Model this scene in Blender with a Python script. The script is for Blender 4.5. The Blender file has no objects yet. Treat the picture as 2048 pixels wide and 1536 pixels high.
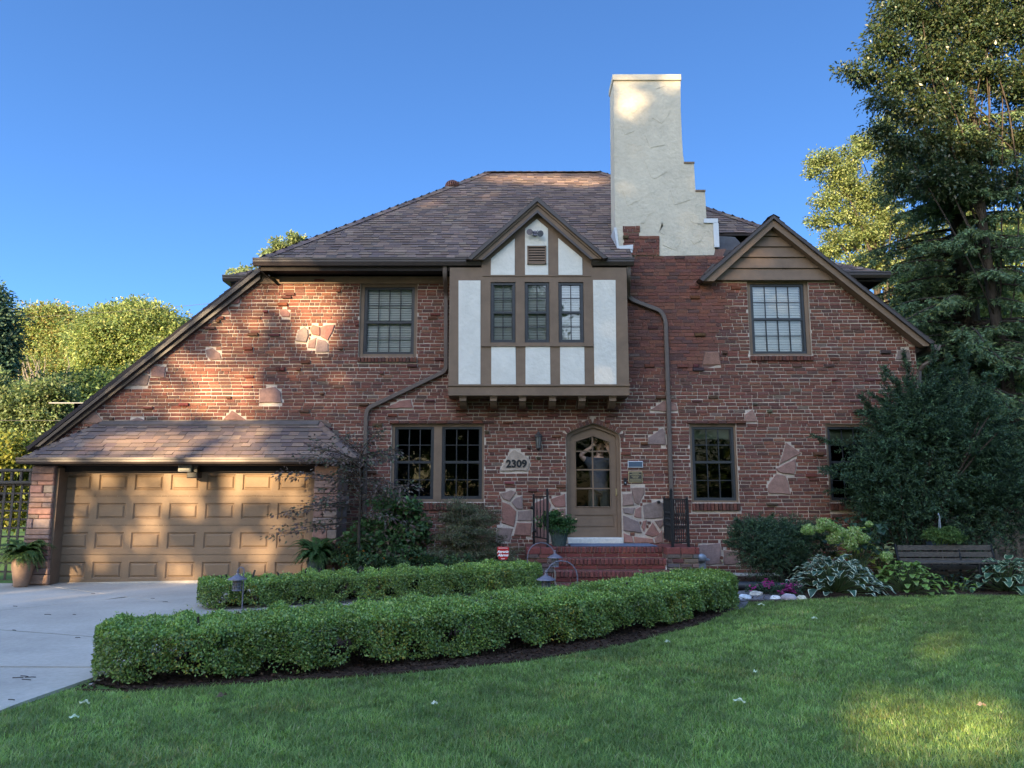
import bpy, math, random
import numpy as np
from mathutils import Vector
from mathutils.geometry import tessellate_polygon

random.seed(7)
RNG = np.random.default_rng(11)
SC = bpy.context.scene
COL = SC.collection

# ------------------------------------------------------------------ camera
F_PX, TILT, EYE = 1540.0, math.radians(8.8), 1.6
cam_d = bpy.data.cameras.new('camera')
cam_d.sensor_width = 36.0
cam_d.lens = F_PX / 2048.0 * 36.0
cam_d.clip_end = 2000
cam = bpy.data.objects.new('camera', cam_d)
COL.objects.link(cam)
cam.location = (0, 0, EYE)
cam.rotation_euler = (math.radians(90) + TILT, 0, 0)
SC.camera = cam

# ------------------------------------------------------------------ light
SUN_EL, SUN_AZ = math.radians(11.5), math.radians(30)     # azimuth: to the left of straight behind the camera
SUN = Vector((-math.sin(SUN_AZ) * math.cos(SUN_EL), -math.cos(SUN_AZ) * math.cos(SUN_EL), math.sin(SUN_EL)))
w = bpy.data.worlds.new('World')
SC.world = w
w.use_nodes = True
wn, wl = w.node_tree.nodes, w.node_tree.links
sky = wn.new('ShaderNodeTexSky')
sky.sky_type = 'NISHITA'
sky.sun_disc = False
sky.sun_elevation = SUN_EL
sky.sun_rotation = math.pi + SUN_AZ
sky.air_density = 1.0
sky.dust_density = 0.4
sky.ozone_density = 5.0
sky.altitude = 3000
bg = wn['Background']
# clear deep blue dome away from the sun, pale hazy dome overhead and around the sun
hazy = wn.new('ShaderNodeTexSky')
hazy.sky_type = 'NISHITA'
hazy.sun_disc = False
hazy.sun_elevation, hazy.sun_rotation = sky.sun_elevation, sky.sun_rotation
hazy.air_density, hazy.dust_density, hazy.ozone_density = 1.0, 2.0, 0.5
def wmul(src, col):
    m = wn.new('ShaderNodeMix'); m.data_type = 'RGBA'; m.blend_type = 'MULTIPLY'
    m.inputs['Factor'].default_value = 1
    wl.new(src, m.inputs['A'])
    m.inputs['B'].default_value = (*col, 1)
    return m.outputs['Result']
wt = wn.new('ShaderNodeTexCoord')
wd = wn.new('ShaderNodeVectorMath'); wd.operation = 'DOT_PRODUCT'
wd.inputs[1].default_value = (math.sin(SUN_AZ), math.cos(SUN_AZ), 0)
wl.new(wt.outputs['Generated'], wd.inputs[0])
wm = wn.new('ShaderNodeMapRange')
wm.inputs['From Min'].default_value = -1
wl.new(wd.outputs['Value'], wm.inputs['Value'])
wr = wn.new('ShaderNodeValToRGB')          # brightness of the clear part
wl.new(wm.outputs[0], wr.inputs[0])
el = wr.color_ramp.elements
el[0].position, el[0].color = .65, (.51, .51, .51, 1)
el[1].position, el[1].color = 1.0, (.316, .316, .316, 1)
ws = wn.new('ShaderNodeMapRange')          # where the haze takes over
ws.interpolation_type = 'SMOOTHSTEP'
ws.inputs['From Min'].default_value = .02
ws.inputs['From Max'].default_value = .36
ws.inputs['To Min'].default_value = 1
ws.inputs['To Max'].default_value = 0
wl.new(wd.outputs['Value'], ws.inputs['Value'])
wx = wn.new('ShaderNodeMix'); wx.data_type = 'RGBA'; wx.blend_type = 'MULTIPLY'
wx.inputs['Factor'].default_value = 1
wl.new(sky.outputs[0], wx.inputs['A'])
wl.new(wr.outputs[0], wx.inputs['B'])
wz = wn.new('ShaderNodeMix'); wz.data_type = 'RGBA'
wl.new(ws.outputs[0], wz.inputs['Factor'])
wl.new(wx.outputs['Result'], wz.inputs['A'])
we = wn.new('ShaderNodeSeparateXYZ')
wl.new(wt.outputs['Generated'], we.inputs[0])
wv = wn.new('ShaderNodeMapRange')          # the dome is brightest high overhead, dimmer low down between the trees
wv.interpolation_type = 'SMOOTHSTEP'
wv.inputs['From Min'].default_value = .05
wv.inputs['From Max'].default_value = .85
wv.inputs['To Min'].default_value = .42
wv.inputs['To Max'].default_value = 2.5
wl.new(we.outputs['Z'], wv.inputs['Value'])
wh = wn.new('ShaderNodeMix'); wh.data_type = 'RGBA'; wh.blend_type = 'MULTIPLY'
wh.inputs['Factor'].default_value = 1
wl.new(wmul(hazy.outputs[0], (.42, .52, .70)), wh.inputs['A'])
wl.new(wv.outputs[0], wh.inputs['B'])
wl.new(wh.outputs['Result'], wz.inputs['B'])
wl.new(wz.outputs['Result'], bg.inputs[0])
bg.inputs[1].default_value = 0.15
sd = bpy.data.lights.new('sun', 'SUN')
sd.energy = 3.5
sd.color = (1.0, 0.75, 0.43)
sd.angle = math.radians(0.53)
so = bpy.data.objects.new('sun', sd)
COL.objects.link(so)
so.rotation_euler = SUN.to_track_quat('Z', 'Y').to_euler()
so.location = (-20, -30, 30)
SC.view_settings.view_transform = 'Standard'
SC.view_settings.look = 'None'
SC.view_settings.exposure = 2.45
SC.view_settings.gamma = 1.0
SC.cycles.max_bounces = 6
SC.cycles.diffuse_bounces = 3
SC.cycles.glossy_bounces = 3
SC.cycles.transmission_bounces = 4
SC.cycles.transparent_max_bounces = 8
SC.cycles.caustics_reflective = False
SC.cycles.caustics_refractive = False
SC.cycles.use_denoising = True
SC.cycles.sample_clamp_indirect = 6

# ------------------------------------------------------------------ measuring helpers
CT, ST = math.cos(TILT), math.sin(TILT)

def ray(px, py):
    u = (px - 1024) / F_PX
    v = (768 - py) / F_PX
    return (u, CT - v * ST, ST + v * CT)

def at(px, py, Y):
    """the point at distance Y that was measured at px, py in the photograph"""
    d = ray(px, py)
    t = Y / d[1]
    return Vector((d[0] * t, Y, EYE + d[2] * t))

def xz(px, py, Y=14.0):
    p = at(px, py, Y)
    return (p.x, p.z)

def gz(X, Y):
    z = 0.0245 * min(max(Y, -40), 13.5)
    s = min(max((-X - 2.6) / 2.5, 0), 1) * min(max((Y - 9.0) / 4.0, 0), 1)
    return z - 0.10 * s

def gpt(px, py, lift=0.0):
    d = ray(px, py)
    z = 0.2
    for _ in range(30):
        t = (z + lift - EYE) / d[2]
        z = gz(d[0] * t, d[1] * t)
    return Vector((d[0] * t, d[1] * t, z))

# ------------------------------------------------------------------ materials
def new_mat(name):
    m = bpy.data.materials.new(name)
    m.use_nodes = True
    nt = m.node_tree
    nt.nodes.clear()
    out = nt.nodes.new('ShaderNodeOutputMaterial')
    return m, nt, out

def N(nt, kind, **kw):
    n = nt.nodes.new(kind)
    for k, v in kw.items():
        if k.startswith('i_'):
            n.inputs[int(k[2:])].default_value = v
        else:
            setattr(n, k, v)
    return n

def surf(name, col, rough=0.7, scale=8.0, vary=0.25, bump=0.0, bscale=60.0, tone=False, spec=0.3, metal=0.0,
         stretch=(1, 1, 1), big=None, bdist=0.01):
    """principled surface with mottled colour, optional per face tone attribute and bump"""
    m, nt, out = new_mat(name)
    L = nt.links.new
    b = N(nt, 'ShaderNodeBsdfPrincipled')
    b.inputs['Roughness'].default_value = rough
    b.inputs['Specular IOR Level'].default_value = spec
    b.inputs['Metallic'].default_value = metal
    L(b.outputs[0], out.inputs[0])
    tc = N(nt, 'ShaderNodeTexCoord')
    mp = N(nt, 'ShaderNodeMapping')
    mp.inputs['Scale'].default_value = stretch
    L(tc.outputs['Object'], mp.inputs[0])
    ns = N(nt, 'ShaderNodeTexNoise')
    ns.inputs['Scale'].default_value = scale
    ns.inputs['Detail'].default_value = 6
    ns.inputs['Roughness'].default_value = 0.65
    L(mp.outputs[0], ns.inputs['Vector'])
    mr = N(nt, 'ShaderNodeMapRange')
    mr.inputs['From Min'].default_value = 0.3
    mr.inputs['From Max'].default_value = 0.7
    mr.inputs['To Min'].default_value = 1 - vary
    mr.inputs['To Max'].default_value = 1 + vary
    L(ns.outputs[0], mr.inputs['Value'])
    mul = N(nt, 'ShaderNodeMix', data_type='RGBA', blend_type='MULTIPLY')
    mul.inputs['Factor'].default_value = 1
    if tone:
        a = N(nt, 'ShaderNodeAttribute', attribute_name='tone')
        L(a.outputs['Color'], mul.inputs['A'])
    else:
        mul.inputs['A'].default_value = (*col, 1)
    L(mr.outputs[0], mul.inputs['B'])
    res = mul.outputs['Result']
    if big:
        n2 = N(nt, 'ShaderNodeTexNoise')
        n2.inputs['Scale'].default_value = big[0]
        n2.inputs['Detail'].default_value = 4
        L(tc.outputs['Object'], n2.inputs['Vector'])
        r2 = N(nt, 'ShaderNodeMapRange')
        r2.inputs['From Min'].default_value = 0.35
        r2.inputs['From Max'].default_value = 0.65
        r2.inputs['To Min'].default_value = 1 - big[1]
        r2.inputs['To Max'].default_value = 1 + big[1]
        L(n2.outputs[0], r2.inputs['Value'])
        m2 = N(nt, 'ShaderNodeMix', data_type='RGBA', blend_type='MULTIPLY')
        m2.inputs['Factor'].default_value = 1
        L(res, m2.inputs['A'])
        L(r2.outputs[0], m2.inputs['B'])
        res = m2.outputs['Result']
    L(res, b.inputs['Base Color'])
    if bump:
        n3 = N(nt, 'ShaderNodeTexNoise')
        n3.inputs['Scale'].default_value = bscale
        n3.inputs['Detail'].default_value = 5
        L(mp.outputs[0], n3.inputs['Vector'])
        bp = N(nt, 'ShaderNodeBump')
        bp.inputs['Strength'].default_value = bump
        bp.inputs['Distance'].default_value = bdist
        L(n3.outputs[0], bp.inputs['Height'])
        L(bp.outputs[0], b.inputs['Normal'])
    return m

def leaf_mat(name, trans=0.35, rough=0.55, spec=0.25):
    m, nt, out = new_mat(name)
    L = nt.links.new
    a = N(nt, 'ShaderNodeAttribute', attribute_name='tone')
    b = N(nt, 'ShaderNodeBsdfPrincipled')
    b.inputs['Roughness'].default_value = rough
    b.inputs['Specular IOR Level'].default_value = spec
    L(a.outputs['Color'], b.inputs['Base Color'])
    t = N(nt, 'ShaderNodeBsdfTranslucent')
    hs = N(nt, 'ShaderNodeHueSaturation')
    hs.inputs['Hue'].default_value = 0.485
    hs.inputs['Saturation'].default_value = 1.1
    hs.inputs['Value'].default_value = 1.5
    L(a.outputs['Color'], hs.inputs['Color'])
    L(hs.outputs[0], t.inputs[0])
    mx = N(nt, 'ShaderNodeMixShader')
    mx.inputs[0].default_value = trans
    L(b.outputs[0], mx.inputs[1])
    L(t.outputs[0], mx.inputs[2])
    L(mx.outputs[0], out.inputs[0])
    return m

def glass_mat(name, refl=1.0, tint=(0.75, 0.8, 0.82)):
    m, nt, out = new_mat(name)
    L = nt.links.new
    tr = N(nt, 'ShaderNodeBsdfTransparent')
    tr.inputs[0].default_value = (*tint, 1)
    gl = N(nt, 'ShaderNodeBsdfGlossy')
    gl.inputs['Roughness'].default_value = 0.015
    gl.inputs['Color'].default_value = (0.95, 0.97, 1, 1)
    tc = N(nt, 'ShaderNodeTexCoord')
    ns = N(nt, 'ShaderNodeTexNoise')
    ns.inputs['Scale'].default_value = 2.2
    ns.inputs['Detail'].default_value = 1
    L(tc.outputs['Object'], ns.inputs['Vector'])
    bp = N(nt, 'ShaderNodeBump')
    bp.inputs['Strength'].default_value = 0.12
    bp.inputs['Distance'].default_value = 0.02
    L(ns.outputs[0], bp.inputs['Height'])
    L(bp.outputs[0], gl.inputs['Normal'])
    fr = N(nt, 'ShaderNodeFresnel')
    fr.inputs['IOR'].default_value = 1.5
    mt = N(nt, 'ShaderNodeMath', operation='MULTIPLY', use_clamp=True)
    mt.inputs[1].default_value = refl
    L(fr.outputs[0], mt.inputs[0])
    mx = N(nt, 'ShaderNodeMixShader')
    L(mt.outputs[0], mx.inputs[0])
    L(tr.outputs[0], mx.inputs[1])
    L(gl.outputs[0], mx.inputs[2])
    L(mx.outputs[0], out.inputs[0])
    return m

M = {}
M['brick'] = surf('fired brick', (.2, .07, .05), .9, 45, .3, .6, 90, tone=True, spec=.15)
M['mortar'] = surf('lime mortar', (.47, .385, .315), .95, 30, .22, .5, 120, spec=.1, big=(1.2, .18))
M['stone'] = surf('sandstone', (.3, .2, .17), .9, 14, .22, .7, 40, tone=True, spec=.15)
M['shingle'] = surf('asphalt shingle', (.1, .08, .075), .95, 160, .35, .5, 220, tone=True, spec=.12, big=(.8, .1))
M['trim'] = surf('brown trim paint', (.165, .108, .070), .6, 6, .10, .12, 50, spec=.3, big=(1.5, .08))
M['garage'] = surf('garage door paint', (.215, .14, .085), .55, 25, .12, .25, 60, spec=.3, stretch=(1, 1, 9), big=(1.1, .08))
M['soffit'] = surf('soffit boards in painted shade', (.022, .017, .015), .7, 10, .2, .1, 20, spec=.2)  # boards darkened so the shade under the eaves sits in the colour
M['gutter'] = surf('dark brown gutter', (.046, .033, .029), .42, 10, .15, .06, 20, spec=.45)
M['spout'] = surf('brown downspout', (.095, .068, .055), .45, 10, .15, .06, 20, spec=.45)
M['sash'] = surf('black window sash', (.022, .024, .028), .4, 10, .2, 0, spec=.45)
M['muntin'] = surf('grey muntin bar', (.02, .022, .026), .45, 10, .15, 0, spec=.4)
M['stucco'] = surf('cream stucco', (.50, .445, .355), .92, 5, .10, .5, 16, spec=.15, big=(.9, .07), bdist=.03)
M['stuccow'] = surf('white stucco', (.60, .565, .50), .92, 4, .07, .45, 14, spec=.15, big=(.9, .05), bdist=.03)
M['flash'] = surf('white metal flashing', (.52, .53, .55), .4, 6, .06, .05, 20, spec=.4)
M['lead'] = surf('grey metal valley', (.085, .085, .095), .6, 6, .25, .1, 20, spec=.35)
M['ridgeflash'] = surf('brown metal flashing', (.11, .088, .078), .75, 6, .25, .1, 20, spec=.2)
M['blind'] = surf('white blind slats', (.78, .78, .74), .6, 3, .05, 0, spec=.3)
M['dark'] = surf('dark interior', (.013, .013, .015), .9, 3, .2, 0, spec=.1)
M['curtain'] = surf('olive shade', (.17, .19, .10), .9, 8, .12, 0, spec=.1)
M['concrete'] = surf('weathered concrete', (.41, .36, .30), .9, 20, .10, .35, 90, spec=.2, big=(.45, .24))
M['sill'] = surf('pale stone sill', (.55, .52, .46), .85, 25, .15, .3, 60, spec=.2)
M['slate'] = surf('bluestone flag', (.135, .125, .13), .85, 12, .25, .4, 50, spec=.25)
M['rock'] = surf('river rock', (.5, .45, .4), .85, 9, .3, .7, 18, tone=True, spec=.25)
M['soil'] = surf('bark mulch', (.07, .043, .03), .97, 45, .7, 1.0, 70, spec=.1, bdist=.03)
M['turf'] = surf('lawn soil', (.09, .15, .04), .97, 25, .4, .9, 60, spec=.1)
M['iron'] = surf('black wrought iron', (.009, .009, .010), .55, 30, .3, .2, 40, spec=.25)
M['bronze'] = surf('dark bronze', (.035, .028, .024), .45, 30, .3, .1, 40, spec=.5)
M['lampm'] = surf('weathered grey metal', (.16, .15, .18), .45, 30, .25, .1, 40, spec=.5, metal=.3)
M['frost'] = surf('smoky lamp glass', (.11, .11, .10), .35, 10, .15, 0, spec=.5)
M['terra'] = surf('tan glazed pot', (.27, .17, .115), .5, 9, .2, .15, 30, spec=.4)
M['potgreen'] = surf('grey green basket pot', (.05, .075, .07), .6, 60, .4, .6, 60, spec=.35)
M['wood'] = surf('weathered grey wood', (.085, .072, .06), .9, 20, .5, .5, 50, spec=.15, stretch=(1, 1, 5))
M['woodlt'] = surf('tan cedar wood', (.20, .15, .11), .85, 18, .3, .4, 50, spec=.15, stretch=(5, 5, 1))
M['bark'] = surf('tree bark', (.052, .042, .034), .95, 14, .45, .9, 26, spec=.1, stretch=(1, 1, .3), bdist=.03)
M['barkpale'] = surf('pale grey bark', (.20, .17, .14), .95, 14, .4, .7, 26, spec=.1, stretch=(1, 1, .3), bdist=.03)
M['leaf'] = leaf_mat('leaf')
M['leafglossy'] = leaf_mat('waxy leaf', .25, .36, .5)
M['needle'] = leaf_mat('needle', .15, .6, .25)
M['grass'] = leaf_mat('grass blade', .4, .42, .5)
M['petal'] = leaf_mat('petal', .35, .7, .15)
M['glass'] = glass_mat('window glass', 1.7, (.97, .98, .98))
M['glasslo'] = glass_mat('lower window glass', .8, (.6, .66, .74))
M['glassdoor'] = glass_mat('door glass', .35, (.92, .93, .94))
M['glasshi'] = glass_mat('upper window glass', 3.8, (.92, .95, .96))
M['red'] = surf('red sign plastic', (.42, .015, .02), .4, 4, .05, 0, spec=.4)
M['white'] = surf('white lettering', (.8, .8, .8), .5, 4, .03, 0)
M['black'] = surf('black lettering', (.012, .012, .013), .5, 4, .1, 0)
M['brass'] = surf('aged brass', (.45, .36, .20), .4, 20, .15, 0, metal=.6, spec=.4)
M['plaqueblue'] = surf('blue grey plaque', (.05, .08, .12), .4, 20, .15, 0, spec=.4)
M['plaquedark'] = surf('dark bronze plaque', (.03, .026, .022), .45, 20, .15, 0, spec=.4)
M['silver'] = surf('galvanised pipe', (.30, .33, .37), .45, 20, .2, 0, metal=.4, spec=.4)
M['drain'] = surf('black plastic pipe', (.014, .015, .018), .5, 8, .2, 0, spec=.4)
M['rust'] = surf('rusty copper vent', (.17, .07, .045), .5, 12, .4, .1, 20, metal=.3)
M['skin'] = surf('skin', (.66, .42, .32), .55, 14, .10, .1, 60, spec=.3)
M['hair'] = surf('reddish brown hair', (.10, .045, .025), .7, 60, .4, .5, 90)
M['shirt'] = surf('grey blue shirt', (.065, .07, .085), .85, 14, .2, .4, 26, bdist=.02)
M['shorts'] = surf('olive shorts', (.06, .065, .055), .85, 14, .2, .4, 26, bdist=.02)
M['mouth'] = surf('dark mouth', (.05, .012, .012), .6, 5, .1, 0)
M['eye'] = surf('eye', (.6, .58, .55), .3, 5, .05, 0)
M['mat'] = surf('blue grey door mat', (.13, .15, .20), .95, 80, .3, .5, 120, spec=.1)
M['wire'] = surf('pale cable', (.20, .20, .20), .6, 4, .1, 0)

# ------------------------------------------------------------------ object helpers
WPOS = {}

def tag(o, label=None, cat=None, group=None, kind=None):
    if label: o['label'] = label
    if cat: o['category'] = cat
    if group: o['group'] = group
    if kind: o['kind'] = kind
    return o

def thing(name, label, cat, loc, group=None):
    o = bpy.data.objects.new(name, None)
    o.empty_display_size = .2
    COL.objects.link(o)
    o.location = loc
    WPOS[o.name] = Vector(loc)
    return tag(o, label, cat, group)

def link_mesh(name, me, parent=None, loc=(0, 0, 0)):
    o = bpy.data.objects.new(name, me)
    COL.objects.link(o)
    if parent is not None:
        o.parent = parent
        WPOS[o.name] = WPOS[parent.name].copy()
    else:
        o.location = loc
        WPOS[o.name] = Vector(loc)
    return o

def np_mesh(name, V, Q, mats, tone=None, midx=None, parent=None, loc=(0, 0, 0), smooth=False, nper=4):
    """mesh from numpy arrays of world points and equal sized faces"""
    V = np.asarray(V, dtype=np.float32)
    Q = np.asarray(Q, dtype=np.int32).reshape(-1, nper)
    base = np.array(WPOS[parent.name] if parent is not None else loc, dtype=np.float32)
    V = V - base
    me = bpy.data.meshes.new(name)
    me.vertices.add(len(V))
    me.vertices.foreach_set('co', V.ravel())
    me.loops.add(Q.size)
    me.loops.foreach_set('vertex_index', Q.ravel())
    me.polygons.add(len(Q))
    me.polygons.foreach_set('loop_start', np.arange(0, Q.size, nper, dtype=np.int32))
    if midx is not None:
        me.polygons.foreach_set('material_index', np.asarray(midx, dtype=np.int32))
    for m in (mats if isinstance(mats, (list, tuple)) else [mats]):
        me.materials.append(m)
    me.update(calc_edges=True)
    if smooth:
        me.polygons.foreach_set('use_smooth', np.ones(len(Q), dtype=bool))
    if tone is not None:
        at_ = me.attributes.new('tone', 'FLOAT_COLOR', 'FACE')
        c = np.ones((len(Q), 4), dtype=np.float32)
        c[:, :3] = tone
        at_.data.foreach_set('color', c.ravel())
    return link_mesh(name, me, parent, loc)

class MB:
    """collects shapes, then links them as one mesh object"""
    def __init__(s):
        s.v, s.f, s.m, s.t, s.sm = [], [], [], [], []
        s.cm, s.ct, s.cs = 0, (1, 1, 1), False

    def face(s, idx):
        s.f.append(tuple(idx)); s.m.append(s.cm); s.t.append(s.ct); s.sm.append(s.cs)

    def add(s, pts, faces):
        b = len(s.v)
        s.v.extend([tuple(p) for p in pts])
        for f in faces:
            s.face([b + i for i in f])

    def hexa(s, p):     # 8 points: bottom ring 0-3, top ring 4-7
        s.add(p, [(3, 2, 1, 0), (4, 5, 6, 7), (0, 1, 5, 4), (1, 2, 6, 5), (2, 3, 7, 6), (3, 0, 4, 7)])

    def box(s, x0, x1, y0, y1, z0, z1):
        if x0 > x1: x0, x1 = x1, x0
        if y0 > y1: y0, y1 = y1, y0
        if z0 > z1: z0, z1 = z1, z0
        s.hexa([(x0, y0, z0), (x1, y0, z0), (x1, y1, z0), (x0, y1, z0), (x0, y0, z1), (x1, y0, z1), (x1, y1, z1), (x0, y1, z1)])

    def bevbox(s, x0, x1, y0, y1, z0, z1, b=.004):
        """box whose front (y0) edges are chamfered"""
        p = [(x0, y1, z0), (x1, y1, z0), (x1, y1, z1), (x0, y1, z1),
             (x0, y0 + b, z0), (x1, y0 + b, z0), (x1, y0 + b, z1), (x0, y0 + b, z1),
             (x0 + b, y0, z0 + b), (x1 - b, y0, z0 + b), (x1 - b, y0, z1 - b), (x0 + b, y0, z1 - b)]
        s.add(p, [(0, 4, 5, 1)[::-1], (1, 5, 6, 2)[::-1], (2, 6, 7, 3)[::-1], (3, 7, 4, 0)[::-1],
                  (4, 8, 9, 5)[::-1], (5, 9, 10, 6)[::-1], (6, 10, 11, 7)[::-1], (7, 11, 8, 4)[::-1], (8, 9, 10, 11)])

    def slab(s, poly, y, th, bev=0.0):
        """polygon of (x, z) with its front at y, th deep; extruded away from the street"""
        a = sum(poly[i][0] * poly[(i + 1) % len(poly)][1] - poly[(i + 1) % len(poly)][0] * poly[i][1] for i in range(len(poly)))
        if a < 0: poly = poly[::-1]
        n = len(poly)
        if bev:
            cx = sum(p[0] for p in poly) / n; cz = sum(p[1] for p in poly) / n
            inn = []
            for (x, z) in poly:
                d = math.hypot(x - cx, z - cz) or 1
                k = max(0.5, 1 - bev / d)
                inn.append((cx + (x - cx) * k, cz + (z - cz) * k))
            pts = [(x, y, z) for x, z in inn] + [(x, y + bev * .8, z) for x, z in poly] + [(x, y + th, z) for x, z in poly]
            fs = [tuple(range(n))]
            for i in range(n):
                j = (i + 1) % n
                fs.append((i, n + i, n + j, j)); fs.append((n + i, 2 * n + i, 2 * n + j, n + j))
            s.add(pts, fs)
        else:
            pts = [(x, y, z) for x, z in poly] + [(x, y + th, z) for x, z in poly]
            fs = [tuple(range(n)), tuple(range(2 * n - 1, n - 1, -1))]
            for i in range(n):
                j = (i + 1) % n
                fs.append((i, n + i, n + j, j))
            s.add(pts, fs)

    def tube(s, pts, r, n=8, cap=True, flat=1.0):
        pts = [Vector(p) for p in pts]
        if not isinstance(r, (list, tuple)): r = [r] * len(pts)
        base = len(s.v)
        prev = None
        for i, p in enumerate(pts):
            d = (pts[min(i + 1, len(pts) - 1)] - pts[max(i - 1, 0)])
            if d.length < 1e-9: d = Vector((0, 0, 1))
            d.normalize()
            if prev is None:
                up = Vector((0, 0, 1)) if abs(d.z) < .9 else Vector((1, 0, 0))
                a = d.cross(up).normalized()
            else:
                a = (prev - d * prev.dot(d)).normalized()
            prev = a
            b = d.cross(a)
            for k in range(n):
                t = 2 * math.pi * (k + .5) / n
                s.v.append(tuple(p + (a * math.cos(t) + b * math.sin(t) * flat) * r[i]))
        for i in range(len(pts) - 1):
            for k in range(n):
                k2 = (k + 1) % n
                s.face((base + i * n + k, base + i * n + k2, base + (i + 1) * n + k2, base + (i + 1) * n + k))
        if cap:
            s.face([base + k for k in range(n)][::-1])
            s.face([base + (len(pts) - 1) * n + k for k in range(n)])

    def rtube(s, pts, hx, hy, bev=.25):
        """rectangular pipe running mostly vertically in the wall plane; hx, hy half sizes"""
        pts = [Vector(p) for p in pts]
        base = len(s.v)
        prof = [(-1, -1 + bev), (-1 + bev, -1), (1 - bev, -1), (1, -1 + bev), (1, 1), (-1, 1)]
        for i, p in enumerate(pts):
            d = (pts[min(i + 1, len(pts) - 1)] - pts[max(i - 1, 0)]).normalized()
            yax = Vector((0, 1, 0))
            yax = (yax - d * d.y)
            yax = yax.normalized() if yax.length > .15 else Vector((0, 0, 1))
            xax = yax.cross(d).normalized()
            for (a, b) in prof:
                s.v.append(tuple(p + xax * a * hx + yax * b * hy))
        n = len(prof)
        for i in range(len(pts) - 1):
            for k in range(n):
                k2 = (k + 1) % n
                s.face((base + i * n + k, base + i * n + k2, base + (i + 1) * n + k2, base + (i + 1) * n + k))
        s.face([base + k for k in range(n)][::-1]); s.face([base + (len(pts) - 1) * n + k for k in range(n)])

    def lathe(s, c, prof, n=20):
        """prof: list of (radius, z offset)"""
        c = Vector(c)
        base = len(s.v)
        for (r, z) in prof:
            for k in range(n):
                t = 2 * math.pi * k / n
                s.v.append((c.x + r * math.cos(t), c.y + r * math.sin(t), c.z + z))
        for i in range(len(prof) - 1):
            for k in range(n):
                k2 = (k + 1) % n
                s.face((base + i * n + k, base + i * n + k2, base + (i + 1) * n + k2, base + (i + 1) * n + k))
        s.face([base + k for k in range(n)][::-1]); s.face([base + (len(prof) - 1) * n + k for k in range(n)])

    def ball(s, c, rx, ry, rz, nu=14, nv=8, jit=0):
        base = len(s.v)
        for j in range(nv + 1):
            ph = math.pi * j / nv
            for k in range(nu):
                t = 2 * math.pi * k / nu
                q = 1 + (random.uniform(-jit, jit) if 0 < j < nv else 0)
                s.v.append((c[0] + rx * q * math.sin(ph) * math.cos(t), c[1] + ry * q * math.sin(ph) * math.sin(t), c[2] + rz * q * math.cos(ph)))
        for j in range(nv):
            for k in range(nu):
                k2 = (k + 1) % nu
                s.face((base + j * nu + k, base + (j + 1) * nu + k, base + (j + 1) * nu + k2, base + j * nu + k2))

    def build(s, name, mats, parent=None, loc=(0, 0, 0), smooth=None):
        base = WPOS[parent.name] if parent is not None else Vector(loc)
        me = bpy.data.meshes.new(name)
        me.from_pydata([(p[0] - base.x, p[1] - base.y, p[2] - base.z) for p in s.v], [], s.f)
        for m in (mats if isinstance(mats, (list, tuple)) else [mats]):
            me.materials.append(m)
        me.polygons.foreach_set('material_index', s.m)
        sm = s.sm if smooth is None else [smooth] * len(s.f)
        me.polygons.foreach_set('use_smooth', sm)
        a = me.attributes.new('tone', 'FLOAT_COLOR', 'FACE')
        a.data.foreach_set('color', [c for t in s.t for c in (t[0], t[1], t[2], 1.0)])
        me.validate()
        me.update()
        return link_mesh(name, me, parent, loc)

def jit(c, k=.15):
    g = 1 + random.uniform(-k, k)
    return tuple(max(0, x * g * (1 + random.uniform(-k, k) * .35)) for x in c)

M['oldjoint'] = surf('dark flush joint', (.16, .095, .08), .95, 30, .3, .5, 120, spec=.1)
M['wiredark'] = surf('dark cable', (.03, .03, .032), .6, 4, .1, 0)

# ------------------------------------------------------------------ 2D helpers on the facade plane
def rect(x0, y0, x1, y1, Y=14.0):
    ym = (y0 + y1) / 2
    xm = (x0 + x1) / 2
    return (at(x0, ym, Y).x, at(x1, ym, Y).x, at(xm, y1, Y).z, at(xm, y0, Y).z)     # X0 X1 Z0 Z1

def rpoly(r):
    return [(r[0], r[2]), (r[1], r[2]), (r[1], r[3]), (r[0], r[3])]

def pxpoly(pts, Y=14.0):
    return [xz(x, y, Y) for x, y in pts]

def grow(poly, d):
    n = len(poly)
    cx = sum(p[0] for p in poly) / n; cz = sum(p[1] for p in poly) / n
    out = []
    for x, z in poly:
        l = math.hypot(x - cx, z - cz) or 1
        out.append((cx + (x - cx) * (1 + d / l), cz + (z - cz) * (1 + d / l)))
    return out

def spans(poly, z):
    """x intervals of a polygon at height z"""
    xs = []
    n = len(poly)
    for i in range(n):
        (x1, z1), (x2, z2) = poly[i], poly[(i + 1) % n]
        if (z1 <= z < z2) or (z2 <= z < z1):
            xs.append(x1 + (z - z1) / (z2 - z1) * (x2 - x1))
    xs.sort()
    return [(xs[i], xs[i + 1]) for i in range(0, len(xs) - 1, 2)]

def inter(A, B):
    return [(max(a, c), min(b, d)) for a, b in A for c, d in B if min(b, d) > max(a, c)]

def minus(A, B):
    for c, d in B:
        out = []
        for a, b in A:
            if d <= a or c >= b: out.append((a, b)); continue
            if c > a: out.append((a, c))
            if d < b: out.append((d, b))
        A = out
    return A

BRICKS = [((0.168, 0.066, 0.046), 5), ((0.148, 0.059, 0.044), 5), ((0.131, 0.056, 0.044), 4), ((0.187, 0.075, 0.050), 2.2), ((0.114, 0.056, 0.045), 2.2),
          ((0.138, 0.063, 0.051), 2), ((0.097, 0.053, 0.044), 1.0), ((0.201, 0.096, 0.062), .45), ((0.138, 0.092, 0.073), .3)]
BW = [b for _, b in BRICKS]

def brick_tone(dark=1.0):
    c = random.choices([b for b, _ in BRICKS], BW)[0]
    return tuple(x * dark for x in jit(c, .14))

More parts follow.
